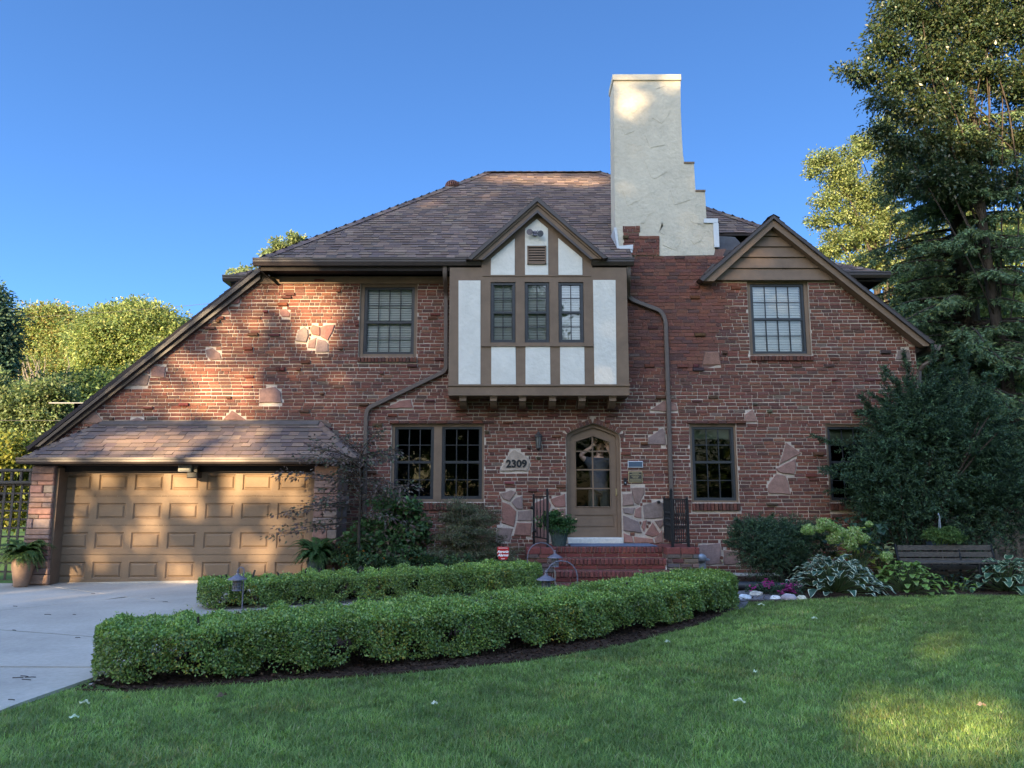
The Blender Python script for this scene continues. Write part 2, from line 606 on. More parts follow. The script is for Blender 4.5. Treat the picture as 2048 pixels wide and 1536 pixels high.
def lay_bricks(mb, outer, holes, y, course=.0648, headers=.2, proud=.012, zmin=.25, rough=1.0, tight=None, odd=.035, tonek=1.0):
    zs = [p[1] for p in outer]
    xs = [p[0] for p in outer]
    z = max(zmin, min(zs))
    row = 0
    while z < max(zs) - .02:
        h = course
        zc0, zc1 = z + .006, z + h - .006
        A = inter(spans(outer, zc0), spans(outer, zc1))
        for hp in holes:
            A = minus(A, spans(hp, zc0)); A = minus(A, spans(hp, zc1)); A = minus(A, spans(hp, (zc0 + zc1) / 2))
        if A:
            x = min(xs) - random.uniform(0, .2)
            wob = random.uniform(0, 6.28)
            while x < max(xs):
                hd = headers
                if x < -2.5 and z > 3.9: hd = .5
                L = .097 if random.random() < hd else .199 * random.uniform(.95, 1.06)
                g = .0125
                tg = False
                if tight:       # old flush jointed patch with a straggling edge
                    e = min((x + L / 2 - tight[0]) / .25, (tight[1] - x - L / 2) / .35, (z - tight[2] + .25 * math.sin(x * 3)) / .45)
                    tg = random.random() < e + .5
                if tg: g = random.choice((.004, .007, .009))
                for a, b in A:
                    x0, x1 = max(a, x), min(b, x + L)
                    if x1 - x0 < .035: continue
                    w = .004 * math.sin(x * .9 + row * .7) + .003 * math.sin(x * 2.3 + wob)
                    zz0, zz1 = z + g / 2 + w + random.uniform(-.0022, .0022) * rough, z + h - g / 2 + w + random.uniform(-.0022, .0022) * rough
                    if tg: zz0 -= .001; zz1 += .001
                    p = proud + random.uniform(-.004, .004) * rough
                    t = brick_tone(tonek)
                    if tg: t = jit(random.choice([(.160, .066, .048), (.145, .060, .046), (.172, .072, .050), (.128, .060, .050), (.105, .055, .048)]), .10)
                    bv = .004
                    if random.random() < odd and x1 - x0 > .06:      # overburnt clinkers that stick out of the wall
                        p += random.uniform(.012, .045)
                        t = tuple(v * random.uniform(.55, .9) for v in t)
                        bv = .010
                        zz0 -= random.uniform(0, .006); zz1 += random.uniform(-.008, .004)
                    mb.ct = t
                    gx_ = max(g, .009)
                    mb.bevbox(x0 + gx_ / 2, x1 - gx_ / 2, y - p, y + .01, zz0, zz1, bv)
                x += L
        z += h
        row += 1

def soldier(mb, x0, x1, y, z0, z1, step=.068, depth=.06, tilt=0, tonek=1.0):
    n = max(1, round((x1 - x0) / step))
    s = (x1 - x0) / n
    for i in range(n):
        mb.ct = brick_tone(tonek)
        mb.bevbox(x0 + i * s + .005, x0 + (i + 1) * s - .005, y - depth - random.uniform(0, .006), y + .02, z0 + random.uniform(0, .004), z1 - random.uniform(0, .003), .005)

SHING = [(.165, .112, .088), (.135, .095, .082), (.19, .13, .099), (.118, .088, .079), (.15, .108, .094), (.205, .143, .11)]

def shingles(mb, poly, expo=.128, tabw=(.11, .25), drop=.015):
    """rows of shingle tabs over a sloped polygon; its first edge is the eave"""
    P = [Vector(p) for p in poly]
    u = (P[1] - P[0]).normalized()
    nrm = Vector((0, 0, 0))
    for i in range(len(P)):
        nrm += P[i].cross(P[(i + 1) % len(P)])
    nrm.normalize()
    if nrm.z < 0: nrm = -nrm
    v = nrm.cross(u)
    if v.z < 0: v = -v
    pl = [((p - P[0]).dot(u), (p - P[0]).dot(v)) for p in P]
    vmax = max(q[1] for q in pl)
    r = 0
    vv = -.02
    while vv < vmax:
        A = spans(pl, min(max(vv + expo * .4, .004), vmax - .004))
        if A:
            x = min(a for a, b in A) - random.uniform(0, .3)
            while x < max(b for a, b in A):
                L = random.uniform(*tabw)
                for a, b in A:
                    x0, x1 = max(a, x), min(b, x + L)
                    if x1 - x0 < .02: continue
                    mb.ct = jit(random.choice(SHING), .08)
                    d = drop * random.choice((.55, 1.0, 1.25))
                    v0 = vv + random.choice((0, 0, -.012)) ; v1 = min(vv + expo + .01, vmax + .01)
                    g = .002
                    def W(a_, b_, c_): return P[0] + u * a_ + v * b_ + nrm * c_
                    pts = [W(x0 + g, v0, .001), W(x1 - g, v0, .001), W(x1 - g, v0, d), W(x0 + g, v0, d), W(x1 - g, v1, .003), W(x0 + g, v1, .003)]
                    cc = mb.ct
                    mb.add(pts, [(3, 2, 4, 5)])
                    mb.ct = (.065, .050, .046)      # asphalt cut edge, darkened as a painted shadow line under the tab
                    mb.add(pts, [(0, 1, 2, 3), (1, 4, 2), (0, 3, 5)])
                    mb.ct = cc
                x += L
        vv += expo
        r += 1

def ridge_caps(mb, a, b, w=.15, step=.2, lift=.02):
    """bent cap shingles along a hip or ridge"""
    a, b = Vector(a), Vector(b)
    n = max(1, int((b - a).length / step))
    d = (b - a).normalized()
    side = d.cross(Vector((0, 0, 1))).normalized()
    for i in range(n):
        p0 = a + (b - a) * (i / n); p1 = a + (b - a) * ((i + 1.1) / n)
        mb.ct = jit(random.choice(SHING), .12)
        up = Vector((0, 0, 1))
        q = []
        for p, l in ((p0, lift + .012), (p1, lift)):
            q += [p + side * w - up * (w * .55 - l), p + up * l, p - side * w - up * (w * .55 - l)]
        mb.add(q, [(0, 1, 4, 3), (1, 2, 5, 4), (0, 3, 4, 1)])

def roof_base(mb, poly, th=.10):
    """closed sheathing under the shingles"""
    P = [Vector(p) for p in poly]
    n = len(P)
    lo = [p - Vector((0, 0, th)) for p in P]
    mb.ct = (.05, .04, .038)
    mb.add(P + lo, [tuple(range(n)), tuple(range(2 * n - 1, n - 1, -1))] + [(i, n + i, n + (i + 1) % n, (i + 1) % n) for i in range(n)])

# ------------------------------------------------------------------ the setting: ground
def clip_grid(xs, ys, fn, lift):
    V, Q = [], []
    nx, ny = len(xs), len(ys)
    for y in ys:
        for x in xs:
            V.append((x, y, gz(x, y) + lift))
    for j in range(ny - 1):
        for i in range(nx - 1):
            Q.append((j * nx + i, j * nx + i + 1, (j + 1) * nx + i + 1, (j + 1) * nx + i))
    return V, Q

gx = sorted(set([-400, -200, -100, -60, -40, -30, -24, -18] + [round(-14 + .5 * i, 2) for i in range(57)] + [18, 24, 30, 40, 60, 100, 200, 400]))
gy = sorted(set([-200, -120, -80, -50, -30, -20, -10] + [round(-4 + .5 * i, 2) for i in range(61)] + [32, 40, 55, 80, 130, 200, 400, 700]))
V, Q = clip_grid(gx, gy, None, 0)
tag(np_mesh('ground', V, Q, M['turf'], smooth=True), kind='structure')

def sheet(name, poly, mat, lift, step=.35, kind='structure', rough=0.0, tone=None):
    """polygon of (X, Y) laid on the ground as a thin closed sheet of grid cells"""
    x0 = min(p[0] for p in poly); x1 = max(p[0] for p in poly)
    y0 = min(p[1] for p in poly); y1 = max(p[1] for p in poly)
    mb = MB()
    y = y0
    while y < y1 - 1e-4:
        yn = min(y + step, y1)
        A0, A1 = spans(poly, y + 1e-4), spans(poly, yn - 1e-4)
        for (a, b), (c, d) in zip(A0, A1):
            n = max(1, int(max(b - a, d - c) / step))
            row = []
            for i in range(n + 1):
                xa = a + (b - a) * i / n; xb = c + (d - c) * i / n
                row.append((xa, xb))
            for i in range(n):
                pts = [(row[i][0], y), (row[i + 1][0], y), (row[i + 1][1], yn), (row[i][1], yn)]
                mb.add([(px_, py_, gz(px_, py_) + lift) for px_, py_ in pts], [(0, 1, 2, 3)])
        y = yn
    n = len(poly)
    for i in range(n):      # outer edge
        (ax, ay), (bx, by) = poly[i], poly[(i + 1) % n]
        mb.add([(ax, ay, gz(ax, ay) + lift), (bx, by, gz(bx, by) + lift), (bx, by, gz(bx, by) - .1), (ax, ay, gz(ax, ay) - .1)], [(0, 1, 2, 3)])
    return mb

def ppoly(pts):
    return [(gpt(x, y).x, gpt(x, y).y) for x, y in pts]

# concrete drive in jointed slabs, and the walk to the steps between the two hedges
dr_edge = [(-3.62, 4.2), (-3.60, 5.75), (-3.38, 6.95)]
drive = MB()
def add_mb(dst, src):
    b = len(dst.v)
    dst.v += src.v
    for f, m, t, s in zip(src.f, src.m, src.t, src.sm):
        dst.f.append(tuple(b + i for i in f)); dst.m.append(m); dst.t.append(t); dst.sm.append(s)
G = .012
for poly in ([(-30, -6), (-3.62, -6), (-3.60, 5.75), (-3.38, 6.98), (-30, 7.35)],
             [(-30, 7.35 + G), (-3.38, 6.98 + G), (-3.05, 7.9), (-7.2, 9.2), (-30, 10.2)],
             [(-7.2 + G, 9.2 + G), (-3.05 + G, 7.9 + G), (-2.3, 8.5), (-3.9, 10.3), (-5.6, 11.6)],
             [(-30, 10.2 + G), (-7.2, 9.2 + G), (-5.6 - G, 11.6 + G), (-8.2, 13.47), (-30, 13.47)],
             [(-5.6, 11.6 + G), (-3.9 - G, 10.3 + G), (-3.9, 12.2), (-2.9, 13.47), (-8.2 + G, 13.47)]):
    add_mb(drive, sheet('x', poly, None, .024))
tag(drive.build('driveway', M['concrete']), kind='structure')
walk = MB()
for poly in ([(-2.3 + G, 8.5), (-1.2, 9.0), (-2.5, 11.0), (-3.9 + G, 10.3)],
             [(-1.2 + G, 9.0 + G), (.4, 9.75), (-.4, 11.6), (-2.5 + G, 11.0 + G)],
             [(.4 + G, 9.75 + G), (2.4, 10.7), (2.6, 12.05), (.2, 12.05), (-.4 + G, 11.6)]):
    add_mb(walk, sheet('x', poly, None, .026))
tag(walk.build('path', M['concrete']), kind='structure')

# mulch strips: along the front hedge, behind the rear hedge and the bed on the right
front_soil = ppoly([(150, 1382), (260, 1385), (480, 1368), (760, 1352), (1040, 1325), (1240, 1292), (1400, 1250), (1465, 1222)]) + \
    [(2.75, 10.9), (1.4, 10.15), (-.4, 9.2), (-2.0, 8.4), (-3.1, 7.7), (-3.36, 7.0)]
rear_soil = [(-3.95, 10.45), (-2.5, 11.15), (-.4, 11.75), (.45, 12.0), (.6, 12.6), (.2, 14.0), (-2.88, 14.0), (-2.88, 13.5), (-3.9, 12.25)]
bed_edge = ppoly([(1470, 1218), (1540, 1205), (1650, 1200), (1780, 1196), (1900, 1194), (2047, 1194)])
right_soil = bed_edge + [(14, 11.6), (14, 17.0), (2.6, 14.0), (2.65, 12.1)]
for nm, poly, lf in (('front_bed', front_soil, .020), ('house_bed', rear_soil, .022), ('side_bed', right_soil, .018)):
    mb = sheet(nm, poly, None, lf, .25)
    tag(mb.build(nm, M['soil']), kind='structure')

# ------------------------------------------------------------------ THE HOUSE
house = thing('house', 'brick Tudor house with brown half timbering, hipped shingle roof and stepped stucco chimney', 'house', (0, 14, .33))
WY = 14.0
wall_poly = [(-8.52, .12), (-8.52, 2.74), xz(508, 556), xz(962, 556), xz(962, 535), xz(1258, 535), (2.33, xz(1262, 512)[1]), (4.12, xz(1262, 512)[1]),
             (4.12, xz(1440, 540)[1]), (3.95, xz(1430, 562)[1]), xz(1672, 562), (7.47, xz(1838, 690)[1]), (7.47, .25)]
W1, W1s = rect(719, 567, 834, 714), rect(727, 573, 828, 708)
W2, W2s = rect(1497, 562, 1620, 711), rect(1504, 567, 1612, 707)
W3, W3a, W3b = rect(782, 848, 968, 1004), rect(788, 853, 867, 998), rect(883, 853, 964, 998)
W4, W4s = rect(1381, 848, 1475, 1005), rect(1386, 853, 1471, 1001)
W5 = (W4[0] + (rect(1655, 848, 1700, 1005)[0] - W4[0]), rect(1655, 848, 1700, 1005)[0] + (W4[1] - W4[0]), W4[2], W4[3])
W5s = (W5[0] + .045, W5[1] - .04, W4s[2], W4s[3])
door_px = [(1131, 1090), (1131, 876), (1134.5, 868), (1142, 862.5), (1160, 855.5), (1185.4, 846.5), (1210, 854), (1230, 863), (1238, 868.5), (1241.5, 877), (1241.5, 1090)]
dpoly = pxpoly(door_px)
DX0, DX1 = xz(1133, 980)[0], xz(1242.5, 980)[0]
dpoly = [(DX0, .86)] + [(min(max(p[0], DX0), DX1), p[1]) for p in dpoly[1:-1]] + [(DX1, .86)]
sills = [(W1, 714, 725), (W2, 711, 722), (W3, 1007, 1020), (W4, 1008, 1021)]
sill_r = []
for wr, a, b in sills:
    zc0 = at((wr[0] + wr[1]) / 2 * F_PX / 14 + 1024, b, WY).z
    sill_r.append((wr[0] - .01, wr[1] + .015, zc0, wr[2]))
sill_r.append((W5[0] - .01, W5[1] + .015, sill_r[3][2], W5[2]))
ori_r = (-1.16, 2.08, 3.5, 6.3)

STONES_PX = [
    [(460, 590), (482, 588), (480, 605), (476, 608), (446, 609)], [(442, 610), (454, 612), (461, 629), (434, 630), (433, 617)],
    [(431, 622), (432, 644), (404, 645)], [(560, 620), (572, 618), (581, 627), (580, 634), (565, 634), (560, 628)],
    [(591, 682), (597, 662), (609, 654), (616, 660), (617, 672), (613, 685)], [(622, 655), (626, 650), (640, 654), (640, 672), (625, 669), (621, 662)],
    [(642, 655), (650, 651), (670, 650), (665, 665), (656, 681), (642, 674)], [(617, 682), (633, 675), (630, 697), (616, 696)],
    [(635, 678), (650, 681), (657, 688), (657, 704), (632, 705), (632, 695)],
    [(412, 700), (425, 696), (440, 707), (444, 720), (422, 721), (414, 712)], [(519, 779), (550, 774), (562, 785), (564, 805), (519, 806)],
    [(446, 840), (464, 821), (494, 841)], [(250, 771), (262, 757), (282, 748), (300, 752), (295, 771)], [(304, 731), (332, 734), (329, 756), (303, 753)],
    [(283, 743), (297, 733), (301, 736), (299, 748)], [(163, 846), (175, 827), (188, 821), (207, 842), (205, 848)], [(260, 842), (275, 835), (297, 843)],
    [(770, 817), (800, 802), (822, 799), (826, 816)], [(1000, 942), (1007, 927), (1022, 903), (1029, 899), (1055, 915), (1060, 927), (1055, 942)],
    [(1000, 987), (1022, 980), (1033, 984), (1020, 1003), (1006, 998)], [(1023, 1005), (1032, 995), (1044, 992), (1045, 1019), (1033, 1018)],
    [(1004, 1004), (1019, 1009), (1033, 1023), (1028, 1054), (1003, 1046)], [(1036, 1022), (1063, 1020), (1064, 1042), (1035, 1042)],
    [(995, 1055), (1026, 1057), (1019, 1084), (994, 1079)], [(1031, 1058), (1034, 1045), (1064, 1046), (1062, 1072), (1028, 1070)],
    [(1101, 999), (1130, 987), (1131, 1014), (1110, 1014), (1104, 1007)], [(1069, 1006), (1096, 995), (1102, 1010), (1097, 1031), (1074, 1042), (1067, 1030)],
    [(1104, 1018), (1131, 1017), (1131, 1080), (1102, 1084), (1098, 1040)], [(1068, 1046), (1094, 1038), (1098, 1084), (1068, 1086)],
    [(1262, 976), (1289, 975), (1289, 987), (1277, 1010), (1269, 1005)], [(1245, 988), (1264, 986), (1268, 1010), (1245, 1012)],
    [(1245, 1016), (1270, 1015), (1265, 1029), (1247, 1026)], [(1271, 1018), (1282, 1013), (1283, 1037), (1268, 1034)],
    [(1286, 1010), (1315, 1002), (1326, 1006), (1326, 1036), (1288, 1038)], [(1246, 1031), (1276, 1043), (1284, 1066), (1247, 1061)],
    [(1286, 1042), (1294, 1040), (1288, 1064), (1283, 1054)], [(1290, 1069), (1305, 1045), (1321, 1069), (1305, 1074)],
    [(1309, 1042), (1326, 1039), (1326, 1050), (1319, 1057)], [(1247, 1066), (1264, 1073), (1267, 1085), (1248, 1085)],
    [(1268, 1073), (1305, 1077), (1308, 1086), (1269, 1086)], [(1324, 1060), (1327, 1085), (1311, 1086), (1309, 1077)],
    [(1300, 820), (1327, 802), (1352, 807), (1355, 821), (1330, 824)], [(1297, 875), (1325, 856), (1330, 865), (1331, 890), (1297, 889)],
    [(1490, 829), (1505, 819), (1515, 844), (1490, 844)], [(1572, 885), (1602, 907), (1585, 915), (1559, 929)],
    [(1552, 937), (1589, 918), (1592, 935), (1587, 949), (1565, 947), (1555, 943)], [(1552, 948), (1570, 951), (1575, 962), (1581, 989), (1537, 987), (1536, 970)],
    [(1405, 730), (1410, 705), (1437, 704), (1439, 717), (1441, 730)], [(1713, 590), (1728, 592), (1735, 604), (1712, 605)],
    [(1805, 677), (1815, 668), (1838, 688), (1838, 690), (1820, 689)], [(1791, 719), (1796, 701), (1817, 700), (1821, 719)],
    [(1398, 1090), (1440, 1086), (1445, 1128), (1392, 1130)], [(1447, 1100), (1475, 1104), (1478, 1128), (1448, 1130)]]
stones = [pxpoly(s) for s in STONES_PX]

# mortar backing wall with openings
mw = MB()
holes = [rpoly(W1), rpoly(W2), rpoly(W3), rpoly(W4), rpoly(W5), dpoly]
ohole = (xz(985, 560)[0], xz(1165, 560)[0], 4.4, 5.7)
polys = [wall_poly] + holes + [rpoly(ohole)]
v2 = [Vector((p[0], p[1], 0)) for pl in polys for p in pl]
tris = tessellate_polygon([[Vector((p[0], p[1], 0)) for p in pl] for pl in polys])
mw.add([(p.x, WY, p.y) for p in v2], tris)
for pl in holes + [rpoly(ohole)]:
    n = len(pl)
    for i in range(n):
        (ax, az), (bx, bz) = pl[i], pl[(i + 1) % n]
        mw.add([(ax, WY, az), (bx, WY, bz), (bx, WY + .3, bz), (ax, WY + .3, az)], [(0, 1, 2, 3)])
mw.box(7.2, 7.47, WY + .002, 20, .2, 4.3)
mw.box(-8.52, -8.3, WY + .002, 20, .1, 2.7)
mw.add([(-8.52, 20, .1), (7.47, 20, .1), (7.47, 20, 6.2), (-8.52, 20, 2.8)], [(0, 1, 2, 3)])
wall = mw.build('wall', M['mortar'], house)

bk = MB()
wins = [rpoly(r) for r in (W1, W2, W3, W4, W5)] + [rpoly(r) for r in sill_r] + [grow(dpoly, .0)]
arch_band = [(DX0 - .085, xz(1131, 874)[1])] + grow([p for p in dpoly[1:-1]], .088) + [(DX1 + .085, xz(1241, 874)[1])]
step_zone = rpoly((.2, 3.05, .0, .86))
ori_hole = rpoly((-1.10, 2.02, 3.62, 6.3))
lay_bricks(bk, wall_poly, wins + [arch_band, ori_hole] + [grow(s, .008) for s in stones], WY,
           tight=(xz(1262, 560)[0], xz(1462, 560)[0], 3.75, 6.4))
tight_x = None
for r in sill_r:
    soldier(bk, r[0], r[1], WY, r[2], r[3] - .012, .066, .05, tonek=.75)
# brick corbels under the bay and a rough course above the lower windows
for px_ in (923, 986, 1045, 1105, 1165, 1224):
    xx = xz(px_, 818)[0]
    bk.ct = brick_tone(.8)
    bk.bevbox(xx - .10, xx + .10, WY - .10, WY, xz(px_, 818)[1] - .035, xz(px_, 818)[1] + .03, .006)
    bk.ct = brick_tone(.8)
    bk.bevbox(xx - .10, xx + .10, WY - .04, WY, xz(px_, 830)[1] - .03, xz(px_, 830)[1] + .03, .006)
for r in (W3, W4):
    x = r[0] - .04
    while x < r[1]:
        L = random.uniform(.15, .24)
        bk.ct = brick_tone(.75)
        bk.bevbox(x, x + L - .008, WY - random.uniform(.02, .05), WY, r[3] + .004, r[3] + .062 + random.uniform(-.012, .006), .01)
        x += L
# gauged ring of bricks over the door
ring = dpoly[1:-1]
seg = []
for i in range(len(ring) - 1):
    a, b = Vector((*ring[i], 0)), Vector((*ring[i + 1], 0))
    n = max(1, round((b - a).length / .06))
    for k in range(n):
        seg.append((a + (b - a) * k / n, a + (b - a) * (k + 1) / n))
for a, b in seg:
    d = (b - a).normalized()
    nrm = Vector((-d.y, d.x, 0))
    cc = Vector(((DX0 + DX1) / 2, 2.6, 0))
    if nrm.dot((a + b) / 2 - cc) < 0: nrm = -nrm
    m = (a + b) / 2
    hw = (b - a).length / 2 - .005
    h = .088 + random.uniform(-.006, .006)
    bk.ct = tuple(v * k for v, k in zip(brick_tone(.9), (1, 1.15, 1.2)))
    q = [m - d * hw + nrm * .004, m + d * hw + nrm * .004, m + d * (hw + .004) + nrm * h, m - d * (hw + .004) + nrm * h]
    bk.slab([(p.x, p.y) for p in q], WY - .02, .03, .006)
# corner of the side wall that shows round the right edge
obk = bk.build('brickwork', M['brick'], wall)
oj = MB()
oj.slab([(2.2, 5.72), (2.32, 6.35), (4.05, 6.35), (3.7, 5.7), (4.0, 5.2), (3.75, 4.6), (3.9, 4.15), (3.2, 3.95), (2.7, 4.1), (2.15, 3.9), (2.12, 4.9)], WY - .003, .002)
oj.build('old_mortar', M['oldjoint'], wall)

for s in stones:
    st = MB()
    n = len(s)
    c = random.choice([(.25, .145, .115), (.23, .15, .125), (.27, .135, .105), (.215, .155, .135)])
    if stones.index(s) == 18: c = (.33, .25, .205)
    st.ct = jit(c, .12)
    rs = []
    for i in range(n):      # ragged outline
        a, b = s[i], s[(i + 1) % n]
        rs.append(a)
        L = math.hypot(b[0] - a[0], b[1] - a[1])
        k = int(L / .07)
        for q in range(1, k):
            t = q / k
            rs.append((a[0] + (b[0] - a[0]) * t + random.uniform(-.006, .006), a[1] + (b[1] - a[1]) * t + random.uniform(-.006, .006)))
    st.slab(rs, WY - random.uniform(.016, .03), .05, .012)
    st.build('field_stone', M['stone'], wall)

# dark rooms behind the openings
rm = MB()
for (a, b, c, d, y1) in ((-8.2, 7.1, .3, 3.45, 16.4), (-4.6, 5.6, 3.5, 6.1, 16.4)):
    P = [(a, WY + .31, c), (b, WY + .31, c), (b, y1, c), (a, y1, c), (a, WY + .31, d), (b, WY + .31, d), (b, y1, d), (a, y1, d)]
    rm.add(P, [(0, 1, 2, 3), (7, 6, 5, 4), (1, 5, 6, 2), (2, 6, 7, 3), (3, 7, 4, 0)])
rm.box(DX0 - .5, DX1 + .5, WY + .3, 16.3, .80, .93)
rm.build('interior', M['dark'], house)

# ------------------------------------------------------------------ windows
def window(outer, sash_list, y, cols, rows, zmeet, glass, blind=None, shade=None, casing=True, lock=True):
    o = MB()
    x0, x1, z0, z1 = outer
    if casing:
        ya, yb = y + .035, y + .16
        xs = sorted(sash_list, key=lambda s: s[0])
        o.box(x0, xs[0][0], ya, yb, z0, z1)
        o.box(xs[-1][1], x1, ya, yb, z0, z1)
        for a, b in zip(xs[:-1], xs[1:]):
            o.box(a[1], b[0], ya, yb, z0, z1)
        for s in xs:
            o.box(s[0], s[1], ya, yb, s[3], z1)
            o.box(s[0], s[1], ya - .02, yb, z0, s[2])
        win = o.build('window', M['trim'], house)
    else:
        o.box(x0, x1, y + .15, y + .17, z0, z0 + .01)
        win = o.build('window', M['trim'], house)
    for (a, b, c, d) in sash_list:
        s = MB()
        f = .042
        ya, yb = y + .055, y + .11
        s.box(a, a + f, ya, yb, c, d); s.box(b - f, b, ya, yb, c, d)
        s.box(a + f, b - f, ya, yb, d - f, d); s.box(a + f, b - f, ya, yb, c, c + f * 1.25)
        s.box(a + f, b - f, ya + .004, yb, zmeet - .022, zmeet + .022)
        s.box(a + f, a + f + .018, ya + .02, yb, c, d); s.box(b - f - .018, b - f, ya + .02, yb, c, d)
        s.build('sash', M['sash'], win)
        m = MB()
        gx0, gx1 = a + f + .018, b - f - .018
        for (zb, zt) in ((c + f * 1.25, zmeet - .022), (zmeet + .022, d - f)):
            for i in range(1, cols):
                xx = gx0 + (gx1 - gx0) * i / cols
                m.box(xx - .008, xx + .008, ya + .018, ya + .036, zb, zt)
            for i in range(1, rows):
                zz = zb + (zt - zb) * i / rows
                m.box(gx0, gx1, ya + .020, ya + .034, zz - .007, zz + .007)
        if lock:
            for t in (.5,):
                xx = gx0 + (gx1 - gx0) * t
                m.box(xx - .02, xx + .02, ya - .004, ya + .01, zmeet + .02, zmeet + .035)
        m.build('muntin', M['muntin'], win)
        p = MB()
        p.add([(gx0, ya + .038, c + f), (gx1, ya + .038, c + f), (gx1, ya + .038, zmeet), (gx0, ya + .038, zmeet)], [(0, 1, 2, 3)])
        p.add([(gx0, ya + .030, zmeet), (gx1, ya + .030, zmeet), (gx1, ya + .030, d - f), (gx0, ya + .030, d - f)], [(0, 1, 2, 3)])
        p.build('pane', glass, win)
        if blind:
            bl = MB()
            z = c + .03
            while z < d - .03:
                k = random.uniform(-.003, .003)
                yy = y + .145
                t = blind
                bl.add([(gx0, yy - .012, z - .5 * t + k), (gx1, yy - .012, z - .5 * t + k), (gx1, yy + .012, z + .5 * t + k), (gx0, yy + .012, z + .5 * t + k),
                        (gx0, yy - .012, z - .5 * t + .004 + k), (gx1, yy - .012, z - .5 * t + .004 + k), (gx1, yy + .012, z + .5 * t + .004 + k), (gx0, yy + .012, z + .5 * t + .004 + k)],
                       [(0, 1, 2, 3), (7, 6, 5, 4), (0, 4, 5, 1), (3, 2, 6, 7)])
                z += .047
            for i in range(1, 4):
                xx = gx0 + (gx1 - gx0) * (i / 4 + random.uniform(-.02, .02))
                bl.box(xx - .002, xx + .002, y + .165, y + .168, c, d)
            bl.build('blind', M['blind'], win)
        if shade:
            sh = MB()
            sh.box(gx0, gx1, y + .16, y + .18, d - f - (d - c) * shade, d)
            sh.build('roller_shade', M['curtain'], win)
    return win

def zpx(py, r, Y=WY):
    return at(1024 + ((r[0] + r[1]) / 2) * F_PX / Y, py, Y).z
window(W1, [W1s], WY, 4, 2, zpx(643, W1), M['glass'], blind=.041)
window(W2, [W2s], WY, 4, 2, zpx(637, W2), M['glasshi'], blind=.044)
window(W3, [W3a, W3b], WY, 3, 2, zpx(924, W3), M['glasslo'])
window(W4, [W4s], WY, 3, 2, zpx(924, W4), M['glasslo'], shade=.13)
window(W5, [W5s], WY, 3, 2, zpx(924, W5), M['glasslo'], shade=.2)

# ------------------------------------------------------------------ front door
dm = MB()
fr = pxpoly([(1138, 1078), (1138, 879), (1141, 873), (1147, 868.5), (1162, 863), (1185, 855), (1208, 862.5), (1226, 870), (1231, 874), (1234.5, 880), (1234.5, 1078)], WY + .12)
SX0, SX1 = fr[0][0] + .005, fr[-1][0] + .01
fr = [(SX0, .99)] + [(min(max(x, SX0), SX1), z) for x, z in fr[1:-1]] + [(SX1, .99)]
cas = MB()
n = len(dpoly)
outer3 = [(DX0, .99)] + dpoly[1:-1] + [(DX1, .99)]
for i in range(n - 1):
    a, b, c, d = outer3[i], outer3[i + 1], fr[i + 1], fr[i]
    y0, y1 = WY + .07, WY + .20
    cas.hexa([(a[0], y0, a[1]), (b[0], y0, b[1]), (b[0], y1, b[1]), (a[0], y1, a[1]), (d[0], y0, d[1]), (c[0], y0, c[1]), (c[0], y1, c[1]), (d[0], y1, d[1])])
door = cas.build('door', M['trim'], house)
gl = pxpoly([(1152, 1014), (1152, 883), (1185.5, 871.5), (1220.5, 884), (1221.5, 1014)], WY + .12)
gl = [(gl[0][0], gl[0][1]), (gl[0][0], gl[1][1]), gl[2], (gl[4][0], gl[3][1]), (gl[4][0], gl[4][1])]
# slab with glazed opening and a sunk lower panel
pan = pxpoly([(1150.5, 1055), (1150.5, 1030), (1228, 1030), (1228, 1055)], WY + .12)
pan = rpoly((pan[0][0], pan[2][0], pan[0][1], pan[1][1]))
ys = WY + .115
pl = [fr, gl, pan]
tr = tessellate_polygon([[Vector((p[0], p[1], 0)) for p in q] for q in pl])
lf = MB()
lf.add([(p[0], ys, p[1]) for q in pl for p in q], tr)
for q, dep in ((gl, .05), (pan, .014)):
    for i in range(len(q)):
        a, b = q[i], q[(i + 1) % len(q)]
        lf.add([(a[0], ys, a[1]), (b[0], ys, b[1]), (b[0], ys + dep, b[1]), (a[0], ys + dep, a[1])], [(0, 1, 2, 3)])
lf.slab(pan, ys + .014, .02)
ip = grow(pan, -.03)
lf.slab(rpoly((pan[0][0] + .022, pan[1][0] - .022, pan[0][1] + .022, pan[2][1] - .022)), ys + .004, .02)
def dz(py): return at(1186, py, ys).z
xm = (gl[0][0] + gl[4][0]) / 2
for py in (902.5, 939.5, 977):
    lf.box(gl[0][0], gl[4][0], ys + .004, ys + .04, dz(py) - .011, dz(py) + .011)
lf.box(xm - .012, xm + .012, ys + .002, ys + .042, gl[0][1], gl[2][1] - .005)
# thin raised bead round the glass
for i in range(len(gl)):
    a, b = Vector((gl[i][0], ys - .004, gl[i][1])), Vector((gl[(i + 1) % len(gl)][0], ys - .004, gl[(i + 1) % len(gl)][1]))
    lf.tube([a, b], .010, 6)
lf.build('door_leaf', M['trim'], door)
gp = MB()
gp.add([(p[0], ys + .03, p[1]) for p in gl], [tuple(range(len(gl)))])
gp.build('pane', M['glassdoor'], door)
hd = MB()
hx = xz(1233, 985, ys)[0]
hz0 = at(1233, 992, ys).z; hz1 = at(1233, 977, ys).z
hd.bevbox(hx - .018, hx + .018, ys - .012, ys, hz0, hz1, .004)
hd.tube([(hx, ys - .01, hz1 - .02), (hx, ys - .05, hz1 - .035), (hx, ys - .05, hz0 + .03), (hx, ys - .01, hz0 + .015)], .008, 8)
hd.build('handle', M['brass'], door)
sl = MB()
s0 = rect(1135.5, 1075.5, 1247, 1087, WY - .04)
sl.bevbox(s0[0], s0[1], WY - .06, WY + .28, .885, s0[3], .012)
sl.build('sill', M['sill'], door)

